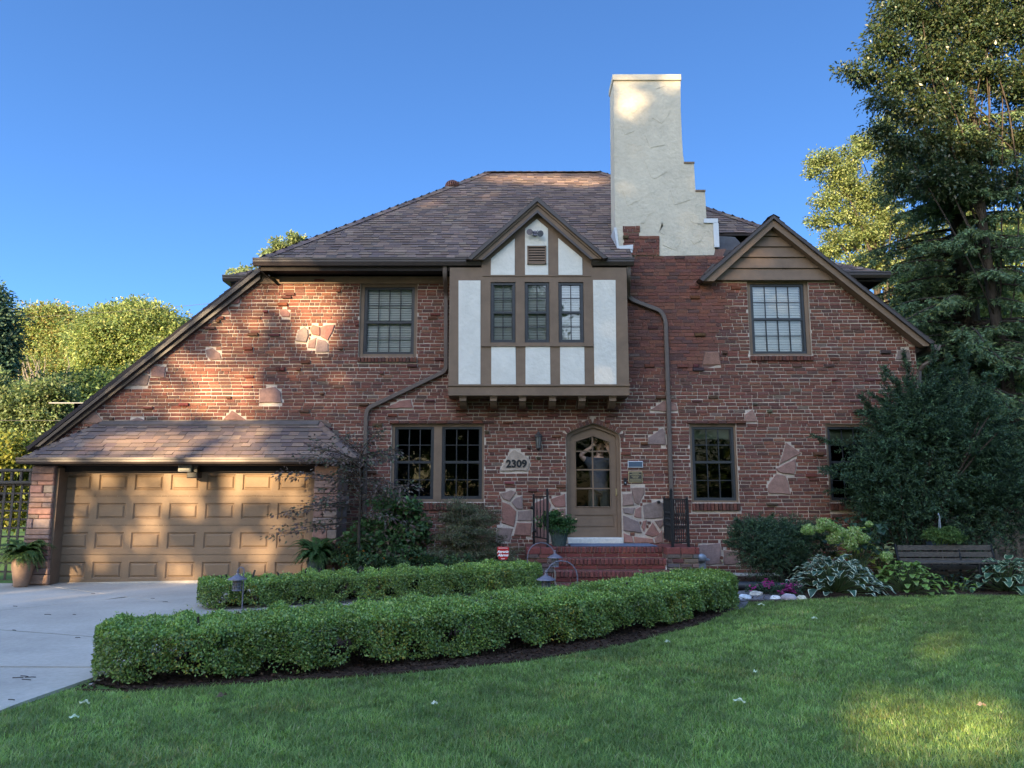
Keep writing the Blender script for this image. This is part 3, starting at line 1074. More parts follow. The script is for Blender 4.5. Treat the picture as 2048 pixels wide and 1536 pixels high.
# ------------------------------------------------------------------ gables, rakes and trims
def px_slab(mb, pts, Y, th, bev=0):
    mb.slab(pxpoly(pts, Y), Y, th, bev)

rk = MB()       # left rake: dark board with a thinner crown above it
px_slab(rk, [(78, 894), (92, 894), (520, 558), (520, 541), (505, 543)], WY - .10, .10)
rk.build('rake_board', M['gutter'], house)
rk = MB()
px_slab(rk, [(70, 893), (78, 893), (522, 541), (511, 540)], WY - .16, .16)
rk.build('rake_crown', M['gutter'], house)
# left catslide roof behind the rake
cs = [Vector((-8.75, WY - .10, 2.60)), Vector((-8.75, 19.8, 2.60)), Vector((-4.85, 19.8, 5.90)), Vector((-4.85, WY - .10, 5.90))]
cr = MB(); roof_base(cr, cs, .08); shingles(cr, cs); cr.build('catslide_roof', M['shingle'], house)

fz = MB()       # frieze under the main eave
px_slab(fz, [(470, 567), (520, 533), (540, 553), (962, 553), (962, 567)], WY - .035, .05)
fz.build('frieze', M['trim'], house)

# right gable
gs = MB()
ys2 = WY - .05
rows = [(470.5, 474), (474, 495), (495, 516), (516, 538), (538, 561)]
apex = (1547, 447)
def gl_x(y): return apex[0] - (y - apex[1]) * (1547 - 1408) / (562 - 447) * 1.0
def gr_x(y): return apex[0] + (y - apex[1]) * 1.165
prev = 447
for i, yb in enumerate((474, 495, 516, 538, 562)):
    yt = prev
    pts = [(gl_x(yb), yb), (gr_x(yb), yb), (gr_x(yt) + .5, yt), (gl_x(yt) - .5, yt)]
    P = pxpoly(pts, ys2)
    lo, hi = .034, .006
    q = [(P[0][0], ys2 - lo, P[0][1] + .012), (P[1][0], ys2 - lo, P[1][1] + .012), (P[1][0], ys2 + .05, P[1][1]), (P[0][0], ys2 + .05, P[0][1]),
         (P[3][0], ys2 - hi, P[3][1] - .001), (P[2][0], ys2 - hi, P[2][1] - .001), (P[2][0], ys2 + .05, P[2][1]), (P[3][0], ys2 + .05, P[3][1])]
    gs.hexa(q)
    prev = yb
gs.build('gable_siding', M['trim'], house)
rb = MB()
px_slab(rb, [(1405, 562), (1547, 436.5), (1547, 453), (1428, 562)], WY - .22, .20)
px_slab(rb, [(1547, 436.5), (1860, 687), (1858, 692), (1847, 692), (1547, 453)], WY - .22, .20)
rb.build('rake_board', M['trim'], house)
rb = MB()
px_slab(rb, [(1400, 558), (1547.5, 430.5), (1547.5, 436.5), (1406, 562)], WY - .27, .25)
px_slab(rb, [(1547.5, 430.5), (1868, 686), (1861, 687), (1547.5, 436.5)], WY - .27, .25)
rb.build('rake_crown', M['gutter'], house)
Lp, Pk, Rp = at(1402, 557, WY - .25), at(1547.5, 431, WY - .25), at(1868, 685, WY - .25)
def back(p, d): return Vector((p.x, p.y + d, p.z))
pR = [back(Rp, 5.8), Rp.copy(), Pk.copy(), back(Pk, 5.8)]
pL = [Lp.copy(), back(Lp, 2.4), back(Pk, 2.4), Pk.copy()]
gr = MB()
for q in (pR, pL):
    q = [v + Vector((0, 0, .012)) for v in q]
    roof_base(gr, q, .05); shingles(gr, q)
ridge_caps(gr, Pk, back(Pk, 4), .12)
gr.build('gable_roof', M['shingle'], house)
gt = MB()       # gutter of the right slope, seen end on, and its short spout
g0 = at(1868, 690, WY - .25)
prof = [(0, 0), (.02, -.09), (.09, -.11), (.13, -.02), (.13, .01), (.12, .01), (.115, -.02), (.085, -.09), (.03, -.075), (.012, 0)]
gt.slab([(g0.x - .02 + a, g0.z + b) for a, b in prof], WY - .28, 5.5)
gt.slab([(g0.x - .02 + a, g0.z + b) for a, b in prof[:5]], WY - .285, .012)
gt.build('gutter', M['spout'], house)
dsp = MB()
dsp.tube([at(1868, 700, 14.0), at(1869, 712, 14.05), at(1862, 722, 14.1), at(1846, 731, 14.15), at(1838, 742, 14.2), at(1837, 765, 14.2), at(1838, 1140, 14.2)], .045, 10)
dsp.build('downspout', M['spout'], house)
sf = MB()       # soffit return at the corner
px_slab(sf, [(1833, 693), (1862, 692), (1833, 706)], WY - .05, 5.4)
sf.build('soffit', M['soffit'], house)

# ------------------------------------------------------------------ main roof
EY = 13.55
A0, A1 = at(511, 520, EY), at(1266, 520, EY)
ez = A0.z
R0, R1 = at(975, 344, 17.8), at(1200, 344, 17.8)
R1.z = R0.z
hipL, hipR = R0 - A0, None
sl_ = (R0.z - ez) / (17.8 - EY)
def front_pt(x, y): return Vector((x, y, ez + (y - EY) * sl_))
C1 = Vector((R1.x + (17.8 - EY), EY, ez))
yb = 14.62
kx = R1.x + (17.8 - yb)
front = [Vector((A0.x, EY, ez)), Vector((2.22, EY, ez)), Vector((2.22, yb, ez + (yb - EY) * sl_)), Vector((kx, yb, ez + (yb - EY) * sl_)), R1, R0]
mr = MB()
roof_base(mr, front[:3] + [front_pt(2.22, 17.8), R0], .06)
roof_base(mr, [front_pt(2.24, yb), front[3], R1, front_pt(2.24, 17.79)], .06)
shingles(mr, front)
lft = [Vector((A0.x, 21.9, ez)), Vector((A0.x, EY, ez)), R0, Vector((R0.x, 18.0, R0.z))]
rgt = [front[3], Vector((kx, 21, front[3].z)), Vector((R1.x, 18.0, R1.z)), R1]
for q in (lft, rgt):
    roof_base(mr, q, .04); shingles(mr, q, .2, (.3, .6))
roof_base(mr, [Vector((kx, 21, front[3].z)), Vector((A0.x, 21.9, ez)), R0, R1], .04)
ridge_caps(mr, front[0], R0); ridge_caps(mr, R1, R0, .14); ridge_caps(mr, front[3], R1)
roof = mr.build('roof', M['shingle'], house)

def eave_gutter(mb, x0, x1, yf, zt, h=.135, dpt=.12):
    """K style gutter running along x with its front at yf and rim at zt"""
    prof = [(0, 0), (0, -.028), (.012, -.034), (.012, -.07), (.045, -h), (dpt, -h), (dpt, 0)]
    n = len(prof)
    pts = [(x0, yf + a, zt + b) for a, b in prof] + [(x1, yf + a, zt + b) for a, b in prof]
    mb.add(pts, [tuple(range(n))[::-1], tuple(range(n, 2 * n))] + [(i, (i + 1) % n, n + (i + 1) % n, n + i) for i in range(n)])

g = MB()
ax1 = at(962, 520, EY - .1).x
eave_gutter(g, A0.x - .02, ax1, EY - .11, ez + .012)
eave_gutter(g, at(1183, 520, EY - .1).x, at(1268, 520, EY - .1).x, EY - .11, ez + .012)
g.build('gutter', M['gutter'], house)
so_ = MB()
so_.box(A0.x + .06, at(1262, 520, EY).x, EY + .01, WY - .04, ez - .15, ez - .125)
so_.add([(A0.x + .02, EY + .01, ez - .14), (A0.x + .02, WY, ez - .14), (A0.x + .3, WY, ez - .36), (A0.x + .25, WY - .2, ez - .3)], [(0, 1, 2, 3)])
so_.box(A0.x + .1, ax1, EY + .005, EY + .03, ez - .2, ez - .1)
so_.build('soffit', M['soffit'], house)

# flared side eaves of the block behind, showing left and right
for sgn, cpx, Y0 in ((-1, (452, 553), 14.6), (1, (1773, 546), 14.5)):
    c = at(*cpx, Y0)
    sl2 = .60
    n_ = 1.3
    inx = c.x - sgn * n_
    fb = MB()
    front_p = [Vector((c.x, Y0, c.z)), Vector((c.x - sgn * 2.4, Y0, c.z)), Vector((c.x - sgn * 2.4, Y0 + n_, c.z + sl2 * n_)), Vector((inx, Y0 + n_, c.z + sl2 * n_))]
    side_p = [Vector((c.x, Y0, c.z)), Vector((c.x, Y0 + 6, c.z)), Vector((inx, Y0 + 6, c.z + sl2 * n_)), Vector((inx, Y0 + n_, c.z + sl2 * n_))]
    for q in (front_p, side_p):
        roof_base(fb, q, .03); shingles(fb, q)
    ridge_caps(fb, c, front_p[3], .12)
    fb.build('roof', M['shingle'], house)
    gg = MB()
    xa, xb = sorted((c.x + sgn * .04, c.x - sgn * 2.3))
    eave_gutter(gg, xa, xb, Y0 - .1, c.z + .01, .12)
    gg.box(c.x - sgn * .08, c.x + sgn * .04, Y0 + .022, Y0 + 6, c.z - .11, c.z + .005)
    gg.build('gutter', M['gutter'], house)
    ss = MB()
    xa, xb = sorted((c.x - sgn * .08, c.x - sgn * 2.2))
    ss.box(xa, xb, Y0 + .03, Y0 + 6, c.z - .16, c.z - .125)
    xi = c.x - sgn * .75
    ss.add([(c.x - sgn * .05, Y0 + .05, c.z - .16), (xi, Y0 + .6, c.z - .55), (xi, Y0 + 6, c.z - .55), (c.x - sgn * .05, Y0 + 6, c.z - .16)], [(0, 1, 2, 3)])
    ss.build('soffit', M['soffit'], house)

# ------------------------------------------------------------------ half timbered bay and its gable
OY = 13.50
ob = MB()
bx0, bx1 = rect(898, 560, 1256, 770, OY)[:2]
cx0, cx1 = at(963, 530, OY).x, at(1184, 530, OY).x
zb = at(1077, 771, OY).z
zt = ez - .16
ob.box(bx0, cx0, OY, WY + .01, zb, zt)
ob.box(cx1, bx1, OY, WY + .01, zb, zt)
# centre with window openings, built from posts and rails
ow = [rect(981, 564, 1031, 685, OY), rect(1049.5, 564, 1099, 685, OY), rect(1117, 564, 1167.5, 685, OY)]
zw0, zw1 = ow[1][2], ow[1][3]
ob.box(cx0, cx1, OY, OY + .2, zb, zw0)
ob.box(cx0, ow[0][0], OY, OY + .2, zw0, zw1)
ob.box(ow[0][1], ow[1][0], OY, OY + .2, zw0, zw1)
ob.box(ow[1][1], ow[2][0], OY, OY + .2, zw0, zw1)
ob.box(ow[2][1], cx1, OY, OY + .2, zw0, zw1)
gtop = at(1074.5, 405, OY)
gpoly = [(cx0, zw1), (cx1, zw1), (cx1, at(1185, 520, OY).z), (gtop.x, gtop.z + .0), (cx0, at(962, 520, OY).z)]
ob.slab(gpoly, OY, .3)
# side cheeks of the dormer above the eave and dark lining behind the windows
ob.box(cx0 + .05, cx1 - .05, OY + .31, OY + .33, zb + .1, zt)
# rails and posts standing proud of the stucco
ob.box(bx0 - .012, bx1 + .012, OY - .035, OY, zb - .012, zb + .018)
ob.box(bx0, bx1, OY - .01, WY, at(1077, 791, OY).z, zb - .014)
ob.box(cx0, cx1, OY - .028, OY - .001, zw0 - .075, zw0 - .012)
ob.box(cx0 + .02, cx1 - .02, OY - .012, OY - .001, at(1077, 551.5, OY).z - .012, at(1077, 551.5, OY).z + .012)
bay = ob.build('bay', M['trim'], house)
for pts in ([(917, 561), (961, 561), (961, 769), (917, 769)], [(1186, 560), (1231, 560), (1233, 769), (1189, 769)],
            [(982.5, 693), (1031, 693), (1032, 769), (982.5, 769)], [(1051, 693), (1100, 693), (1101, 769), (1051, 769)], [(1120, 693), (1168.5, 693), (1169.5, 769), (1120.5, 769)],
            [(982, 517), (1029.5, 477), (1029.5, 550), (981.5, 550)], [(1050, 457), (1073.5, 438), (1096, 457), (1096.5, 550), (1050, 550)],
            [(1116.5, 476), (1164.5, 516), (1165, 550), (1117, 550)]):
    s = MB(); P = pxpoly(pts, OY - .008)
    s.slab(P, OY - .010, .012, .004)
    s.build('stucco_panel', M['stuccow'], bay)
vt = MB()
v = rect(1054.5, 491.5, 1092.5, 528.5, OY - .03)
for q in ((v[0], v[0] + .025, v[2], v[3]), (v[1] - .025, v[1], v[2], v[3]), (v[0], v[1], v[3] - .025, v[3]), (v[0], v[1], v[2], v[2] + .025)):
    vt.box(q[0], q[1], OY - .035, OY - .008, q[2], q[3])
for i in range(6):
    z = v[2] + .03 + i * (v[3] - v[2] - .06) / 6
    h = (v[3] - v[2] - .06) / 6
    vt.hexa([(v[0] + .02, OY - .032, z), (v[1] - .02, OY - .032, z), (v[1] - .02, OY - .026, z), (v[0] + .02, OY - .026, z),
             (v[0] + .02, OY - .014, z + h * .75), (v[1] - .02, OY - .014, z + h * .75), (v[1] - .02, OY - .008, z + h * .75), (v[0] + .02, OY - .008, z + h * .75)])
vt.build('vent', M['trim'], bay)
vb = MB(); vb.box(v[0] + .02, v[1] - .02, OY - .0125, OY - .011, v[2] + .02, v[3] - .02); vb.build('vent_backing', M['black'], bay)
for px_ in (926, 987, 1045, 1105, 1164, 1225):
    b = MB()
    x = at(px_, 800, OY + .1).x
    z1 = at(1077, 791, OY).z
    prof = [(OY + .05, z1), (OY + .05, z1 - .09), (OY + .10, z1 - .11), (OY + .16, z1 - .16), (OY + .24, z1 - .19), (WY, z1 - .20), (WY, z1)]
    n = len(prof)
    b.add([(x - .06, a, c) for a, c in prof] + [(x + .06, a, c) for a, c in prof],
          [tuple(range(n))[::-1], tuple(range(n, 2 * n))] + [(i, (i + 1) % n, n + (i + 1) % n, n + i) for i in range(n)])
    b.box(x - .068, x + .068, OY + .03, WY, z1 - .03, z1 - .001)
    b.build('bracket', M['trim'], bay)
zm = at(1074, 624, OY).z
for r in ow:
    window((r[0], r[1], r[2], r[3]), [(r[0] + .006, r[1] - .006, r[2] + .006, r[3] - .006)], OY - .03, 2, 2, zm, M['glasshi'], blind=.044, casing=False, lock=False)
# bay gable roof: rakes, crown moulding and two short slopes running back into the main roof
ry = OY - .16
for nm, pts, Y, th, mt in (
        ('rake_board', [(949, 519), (1074.5, 408), (1074.5, 423), (967, 519)], ry + .05, .11, 'trim'),
        ('rake_board', [(1074.5, 408), (1200, 517), (1183, 517), (1074.5, 423)], ry + .05, .11, 'trim'),
        ('rake_moulding', [(943, 518), (1074.5, 401.5), (1074.5, 409), (950, 519)], ry + .02, .14, 'trim'),
        ('rake_moulding', [(1074.5, 401.5), (1206, 516), (1200, 517), (1074.5, 409)], ry + .02, .14, 'trim'),
        ('rake_crown', [(935, 517), (1074.5, 393), (1074.5, 402), (943, 519)], ry - .02, .2, 'gutter'),
        ('rake_crown', [(1074.5, 393), (1214, 515), (1207, 517), (1074.5, 402)], ry - .02, .2, 'gutter'),
        ('rake_shadow_bead', [(962, 519), (1074.5, 419.5), (1074.5, 425), (968, 519)], ry + .035, .05, 'gutter'),
        ('rake_shadow_bead', [(1074.5, 419.5), (1187, 518), (1181, 518), (1074.5, 425)], ry + .035, .05, 'gutter')):
    mb = MB(); mb.slab(pxpoly(pts, Y), Y, th); mb.build(nm, M[mt], bay)
pk, pl_, pr_ = at(1074.5, 393.5, ry), at(935, 517, ry), at(1214, 515, ry)
br = MB()
ybk = EY + (pk.z - ez) / sl_ + .1
yeb = EY + (pl_.z - ez) / sl_ + .15
ql = [pl_, pk, Vector((pk.x, ybk, pk.z)), Vector((pl_.x, yeb, pl_.z))]
qr = [pr_, pk, Vector((pk.x, ybk, pk.z)), Vector((pr_.x, yeb, pr_.z))]
for q in (ql, qr):
    roof_base(br, q, .03)
    e = [q[3], q[0], q[1], q[2]]
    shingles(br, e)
br.build('bay_roof', M['shingle'], house)

# ------------------------------------------------------------------ chimney
ch = MB()
CY = WY - .012
prof = [(1266, 505), (1234, 492), (1230, 440), (1227, 160), (1361, 160), (1361.5, 220), (1364, 280), (1366, 310), (1368.5, 324), (1388, 325), (1388, 330), (1390, 365), (1391, 381), (1410, 382), (1411, 400), (1413, 440), (1428, 446), (1430, 500), (1428, 510), (1320, 512), (1266, 512)]
P = pxpoly(prof, CY)
ch.slab(P, CY, .56)
# trowelled patches of stucco a few millimetres proud
for pts in ([(1312, 178), (1333, 165), (1330, 172), (1320, 176)], [(1304, 236), (1341, 219), (1336, 232), (1323, 247)], [(1258, 210), (1275, 220), (1265, 228), (1261, 222)],
            [(1288, 320), (1335, 343), (1310, 358), (1302, 355)], [(1280, 447), (1289, 428), (1309, 423), (1295, 432), (1288, 447)], [(1318, 465), (1326, 452), (1324, 444), (1330, 470)],
            [(1325, 490), (1347, 470), (1361, 475), (1360, 487), (1351, 499), (1343, 498)], [(1381, 480), (1395, 466), (1405, 470), (1402, 482), (1388, 489)],
            [(1380, 442), (1390, 447), (1410, 450), (1407, 453), (1393, 446)], [(1240, 250), (1262, 240), (1270, 262), (1250, 270)], [(1290, 270), (1320, 262), (1330, 290), (1300, 296)],
            [(1340, 380), (1375, 372), (1380, 400), (1350, 410)], [(1245, 380), (1270, 372), (1280, 400), (1255, 412)]):
    Q = pxpoly(pts, CY)
    ch.slab(Q, CY - .006, .008, .004)
chim = ch.build('chimney', M['stucco'], house)
cp = MB()
c0 = rect(1225.5, 149, 1362.5, 160, CY - .03)
cp.bevbox(c0[0], c0[1], CY - .03, CY + .60, c0[2], c0[3] + .01, .008)
cp.build('chimney_cap', M['stucco'], chim)
cl = MB()
for a in ((1368, 323.5, 1389, 327), (1391, 379.5, 1411, 383)):
    r = rect(*a, CY - .01)
    cl.box(r[0], r[1], CY - .015, CY + .57, r[2], r[3])
cl.build('ledge_cap', M['trim'], chim)
for pts in ([(1408, 437), (1436, 437), (1436, 445.5), (1408, 445.5)], [(1426.5, 446), (1437, 446), (1439, 494), (1429, 494)],
            [(1228, 455), (1233, 455), (1238, 492), (1266, 489), (1266, 500), (1235, 500)], [(1224, 500.5), (1265, 498), (1265, 505), (1226, 506)]):
    fl = MB(); fl.slab(pxpoly(pts, CY - .03), CY - .03, .5); fl.build('flashing', M['flash'], chim)
bp = MB()
pz = pxpoly([(1245, 512), (1245, 448), (1280, 448), (1280, 468.5), (1319, 468.5), (1319, 512)])
lay_bricks(bp, pz, [], CY, tight=(-9, 9, -9, 20), proud=.02, odd=.1, tonek=1.15)
pz2 = pxpoly([(1266, 535), (1266, 512), (1320, 512), (1320, 535)])
bp.build('brick_patch', M['brick'], chim)
vm = MB()       # metal valley and the boxed eave between chimney and gable
vm.slab(pxpoly([(1437, 472), (1470, 474), (1483, 488), (1470, 500), (1437, 500)], 14.45), 14.45, .02)
vm.build('valley_flashing', M['lead'], house)
vb2 = MB()
vb2.slab(pxpoly([(1425, 500), (1468, 500), (1440, 530), (1425, 540)], 14.1), 14.1, .5)
vb2.slab(pxpoly([(1400, 556), (1424, 528), (1432, 528), (1432, 545), (1408, 564)], WY - .18), WY - .18, .4)
vb2.build('boxed_eave', M['gutter'], house)

# ------------------------------------------------------------------ downspouts on the front
def spout(pts, name='downspout'):
    mb = MB()
    fine = []
    P = [Vector(p) for p in pts]
    for i, p in enumerate(P):       # round the elbows
        if 0 < i < len(P) - 1:
            a = (P[i - 1] - p); b = (P[i + 1] - p)
            ra = min(.09, a.length * .45); rb_ = min(.09, b.length * .45)
            s, e = p + a.normalized() * ra, p + b.normalized() * rb_
            for k in range(6):
                t = k / 5
                fine.append(s * (1 - t) ** 2 + p * 2 * t * (1 - t) + e * t * t)
        else:
            fine.append(p)
    mb.rtube(fine, .038, .032)
    for p in (P[-1] * .75 + P[-2] * .25, P[-1] * .25 + P[-2] * .75):
        d = (P[-1] - P[-2]).normalized()
        mb.rtube([p - d * .02, p + d * .02], .046, .036)
    mb.build(name, M['spout'], house)
sy = WY - .055
spout([at(890, 532, 13.56), at(890, 553, 13.58), at(892, 588, sy - .02), at(892, 742, sy), at(735, 817, sy), at(732, 835, sy), (at(733, 900, sy).x, sy, .45)])
spout([at(1257, 533, 13.56), at(1257, 556, 13.58), at(1256, 593, sy - .02), at(1266, 601, sy), at(1322, 622, sy), at(1331, 642, sy), (at(1337, 800, sy).x, sy, .55)])

# ------------------------------------------------------------------ garage: pent roof, piers, door
GY = 12.98
ga, gb = at(42, 917, GY), at(713, 917, GY)
gz0 = ga.z
gc, gd = at(205, 845, WY), at(640, 843, WY)
gd.z = gc.z = (gc.z + gd.z) / 2
gro = MB()
f_ = [Vector((ga.x, GY, gz0)), Vector((gb.x, GY, gz0)), Vector((gd.x, WY, gd.z)), Vector((gc.x, WY, gc.z))]
rr_ = [Vector((gb.x, GY, gz0)), Vector((gb.x, WY, gz0)), Vector((gd.x, WY, gd.z))]
ll_ = [Vector((ga.x, WY, gz0)), Vector((ga.x, GY, gz0)), Vector((gc.x, WY, gc.z))]
for q in (f_, rr_, ll_):
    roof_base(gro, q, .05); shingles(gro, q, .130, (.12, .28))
ridge_caps(gro, f_[0], f_[3], .10); ridge_caps(gro, f_[1], f_[2], .10)
gro.build('garage_roof', M['shingle'], house)
rf = MB(); rf.slab(pxpoly([(203, 847), (205, 841), (641, 840), (645, 846)], WY - .02), WY - .02, .02)
rf.hexa([(gc.x, WY - .14, gc.z - .085), (gd.x, WY - .14, gc.z - .085), (gd.x, WY, gc.z + .01), (gc.x, WY, gc.z + .01), (gc.x, WY - .145, gc.z - .055), (gd.x, WY - .145, gc.z - .055), (gd.x, WY, gc.z + .03), (gc.x, WY, gc.z + .03)])
rf.build('roof_flashing', M['ridgeflash'], house)
stp = MB()      # stepped flashing where the hip meets the wall
for i in range(5):
    x = gd.x + .05 + i * .14
    stp.box(x, x + .16, WY - .03, WY - .016, gd.z - .16 - i * .135, gd.z - .02 - i * .135)
stp.build('step_flashing', M['spout'], house)
gg = MB()
eave_gutter(gg, ga.x - .03, gb.x + .03, GY - .10, gz0 + .012, .10, .11)
gg.build('gutter', M['spout'], house)
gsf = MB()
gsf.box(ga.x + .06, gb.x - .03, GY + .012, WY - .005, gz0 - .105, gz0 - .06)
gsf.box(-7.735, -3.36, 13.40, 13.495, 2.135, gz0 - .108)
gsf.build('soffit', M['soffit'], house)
def pier(x0, x1, batter):
    mb = MB()
    z = .15
    top = gz0 - .11
    while z < top:
        h = min(random.choice((.09, .11, .13, .16, .07)), top - z)
        if top - z - h < .05: h = top - z
        k0 = batter * max(0, (1.15 - z) / 1.0)
        xa, xb = x0 - k0, x1 + k0 * .3
        cut = [xa, xb]
        if random.random() < .55: cut = [xa, xa + (xb - xa) * random.uniform(.25, .75), xb]
        for a, b in zip(cut[:-1], cut[1:]):
            mb.ct = jit(random.choice([(.30, .17, .13), (.25, .15, .12), (.28, .19, .15), (.33, .19, .14), (.22, .16, .14)]), .15)
            mb.bevbox(a + .003, b - .003, 13.18 - random.uniform(0, .025), 13.95, z + .004, z + h - .004, .012)
        z += h
    mb.ct = (.26, .2, .16)
    mb.box(x0 + .015, x1 - .015, 13.22, 13.97, .1, top)
    mb.build('garage_pier', M['stone'], house)
pier(-8.17, -7.78, .16)
pier(-3.36, -2.95, .02)
for a_, b_, c_ in ((-7.78, -7.735, 13.24), (-3.48, -3.36, 13.44)):
    gsd = MB(); gsd.box(a_, b_, c_, 13.55, .1, 2.2); gsd.build('garage_jamb', M['trim'], house)
# sectional door: sunk frames with raised field in each panel
gd_ = MB()
dx0, dx1 = -7.74, -2.95
dzb, dzt = at(360, 1169, 13.5).z, 2.22
ncol, nrow = 8, 4
rh = (dzt - dzb) / nrow
xs0 = at(117, 1070, 13.5).x
colw = (at(625, 1070, 13.5).x - xs0) / 7
for r in range(nrow):
    z0_, z1_ = dzb + r * rh, dzb + (r + 1) * rh
    y = 13.5
    pan_z0, pan_z1 = z0_ + rh * .20, z1_ - rh * .24
    gd_.box(dx0, dx1, y, y + .04, z0_ + .003, pan_z0)
    gd_.box(dx0, dx1, y, y + .04, pan_z1, z1_ - .003)
    last = dx0
    for c in range(ncol):
        px0 = xs0 + c * colw
        px1 = px0 + colw * .80
        gd_.box(last, px0, y, y + .04, pan_z0, pan_z1)
        last = px1
        i1, i2 = .022, .055
        yr = y + .022
        ring = lambda k, yy: [(px0 + k, yy, pan_z0 + k), (px1 - k, yy, pan_z0 + k), (px1 - k, yy, pan_z1 - k), (px0 + k, yy, pan_z1 - k)]
        pts = ring(0, y) + ring(i1, yr) + ring(i1 + .008, yr) + ring(i2, y + .003)
        fs = []
        for lv in range(3):
            for q in range(4):
                fs.append((lv * 4 + q, lv * 4 + (q + 1) % 4, lv * 4 + 4 + (q + 1) % 4, lv * 4 + 4 + q))
        fs.append((12, 13, 14, 15))
        gd_.add(pts, fs)
    gd_.box(last, dx1, y, y + .04, pan_z0, pan_z1)
gd_.box(dx0, dx1, 13.505, 13.53, dzb - .05, dzb + .003)
gd_.build('garage_door', M['garage'], house)

# ------------------------------------------------------------------ front steps
steps = thing('front_steps', 'red brick front steps with low cheek walls below the arched door', 'steps', (1.5, 12.9, .3))
SX0_, SX1_ = .68, 2.50
LZ = .885
bm_ = MB()
bm_.ct = (.40, .30, .22)
bm_.box(SX0_, SX1_, 13.02, 14.0, .1, LZ - .006)
for i, (yy, zz) in enumerate(((12.7, .715), (12.38, .545), (12.06, .375))):
    bm_.box(SX0_, SX1_, yy + .02, yy + .34, .1, zz - .006)
for x0, x1 in ((.24, .69), (2.51, 3.03)):
    bm_.box(x0 + .01, x1 - .01, 12.77, 14.0, .1, LZ - .02)
bm_.build('mortar_core', M['mortar'], steps)
tb = MB()
def tread(yy, zz):
    n = 27
    s = (SX1_ - SX0_ - .01) / n
    for k in range(n):      # rowlock nosing
        c = jit((.15, .050, .042), .18)
        tb.ct = c
        x = SX0_ + .005 + k * s
        tb.bevbox(x + .004, x + s - .004, yy - .012, yy + .2, zz - .098, zz, .014)
        tb.ct = jit((.16, .060, .050), .18)
        tb.box(x + .004, x + s - .004, yy + .206, yy + .33, zz - .06, zz - .002)
    x = SX0_ + .005
    while x < SX1_ - .03:   # thin course below it
        L = min(random.uniform(.19, .24), SX1_ - .005 - x)
        tb.ct = jit((.15, .042, .036), .15)
        tb.bevbox(x, x + L - .008, yy + .006, yy + .1, zz - .162, zz - .106, .004)
        x += L
for yy, zz in ((13.0, LZ), (12.69, .715), (12.37, .545), (12.05, .375)):
    tread(yy, zz)
tb.build('tread', M['brick'], steps)
for x0, x1 in ((.24, .69), (2.51, 3.03)):
    ck = MB()
    z = .12
    row = 0
    while z < LZ - .11:
        x = x0 - (.1 if row % 2 else 0)
        while x < x1:
            L = random.uniform(.18, .24)
            a, b = max(x, x0), min(x + L, x1)
            if b - a > .03:
                ck.ct = jit(random.choice([(.13, .085, .075), (.11, .095, .09), (.15, .06, .05), (.14, .10, .08)]), .2)
                ck.bevbox(a + .007, b - .007, 12.75 - random.uniform(0, .02), 12.85, z + .006, z + .068, .008)
            x += L
        y = 12.85
        while y < 13.95:
            ck.ct = jit(random.choice([(.13, .085, .075), (.11, .095, .09), (.15, .06, .05)]), .2)
            for xs_, xe in ((x0 - .004, x0 + .05), (x1 - .05, x1 + .004)):
                ck.box(xs_, xe, y + .006, y + .2, z + .006, z + .068)
            y += .21
        z += .074
        row += 1
    x = x0 - .01
    while x < x1 - .01:     # cap bricks
        L = min(.235, x1 + .01 - x)
        ck.ct = jit((.16, .05, .042), .15)
        ck.bevbox(x + .005, x + L - .005, 12.735, 13.05, LZ - .105, LZ + .004, .01)
        for q in range(4):
            ck.ct = jit((.16, .055, .045), .15)
            ck.box(x + .005, x + L - .005, 13.06 + q * .22, 13.27 + q * .22, LZ - .07, LZ + .002)
        x += L
    ck.build('cheek_wall', M['brick'], steps)
mt = MB()
mt.bevbox(.98, 2.42, 13.06, 13.88, LZ + .003, LZ + .015, .004)
tag(mt.build('doormat', M['mat'], None, (1.7, 13.4, LZ)), 'thin blue grey mat lying on the top step before the door', 'door mat')

def railing(name, label, posts, panels, balls):
    t = thing(name, label, 'railing', posts[0][0])
    for base, top in posts:
        mb = MB()
        b = Vector(base)
        mb.box(b.x - .02, b.x + .02, b.y - .02, b.y + .02, b.z, top)
        mb.ball((b.x, b.y, top + .018), .022, .014, .028, 10, 6)
        mb.box(b.x - .03, b.x + .03, b.y - .03, b.y + .03, b.z, b.z + .012)
        mb.build('post', M['iron'], t)
    mb = MB()
    for (p, q, zt, zb_, nb) in panels:
        p, q = Vector(p), Vector(q)
        for z in (zt, zb_):
            mb.tube([(p.x, p.y, z), (q.x, q.y, z)], .013, 4)
        for i in range(1, nb + 1):
            a = p + (q - p) * (i / (nb + 1))
            mb.tube([(a.x, a.y, zb_), (a.x, a.y, zt)], .009, 5)
            # scroll collars
            for zz in (.35, .5, .65):
                z = zb_ + (zt - zb_) * zz
                pts = []
                for k in range(9):
                    tt = k / 8 * 2 * math.pi
                    d = (q - p).normalized()
                    pts.append(Vector((a.x, a.y, z)) + d * (.022 * math.cos(tt)) + Vector((0, 0, .030 * math.sin(tt))))
                mb.tube(pts, .0065, 4, False)
    mb.build('scroll_panel', M['iron'], t)
    mb = MB()
    for b in balls:
        mb.tube([b[0], b[1]], .016, 6)
        mb.ball(b[0], .03, .025, .03, 10, 6)
    mb.build('wall_bracket', M['iron'], t)
railing('iron_railing', 'short black iron railing with scrollwork beside the potted rose', [((.585, 12.86, LZ), 1.80), ((.385, 13.84, LZ), 1.72)],
        [((.585, 12.86, 0), (.385, 13.84, 0), 1.71, 1.02, 3)], [((.36, 13.86, 1.52), (.33, 14.0, 1.52)), ((.40, 13.8, 1.12), (.40, 14, 1.12))])
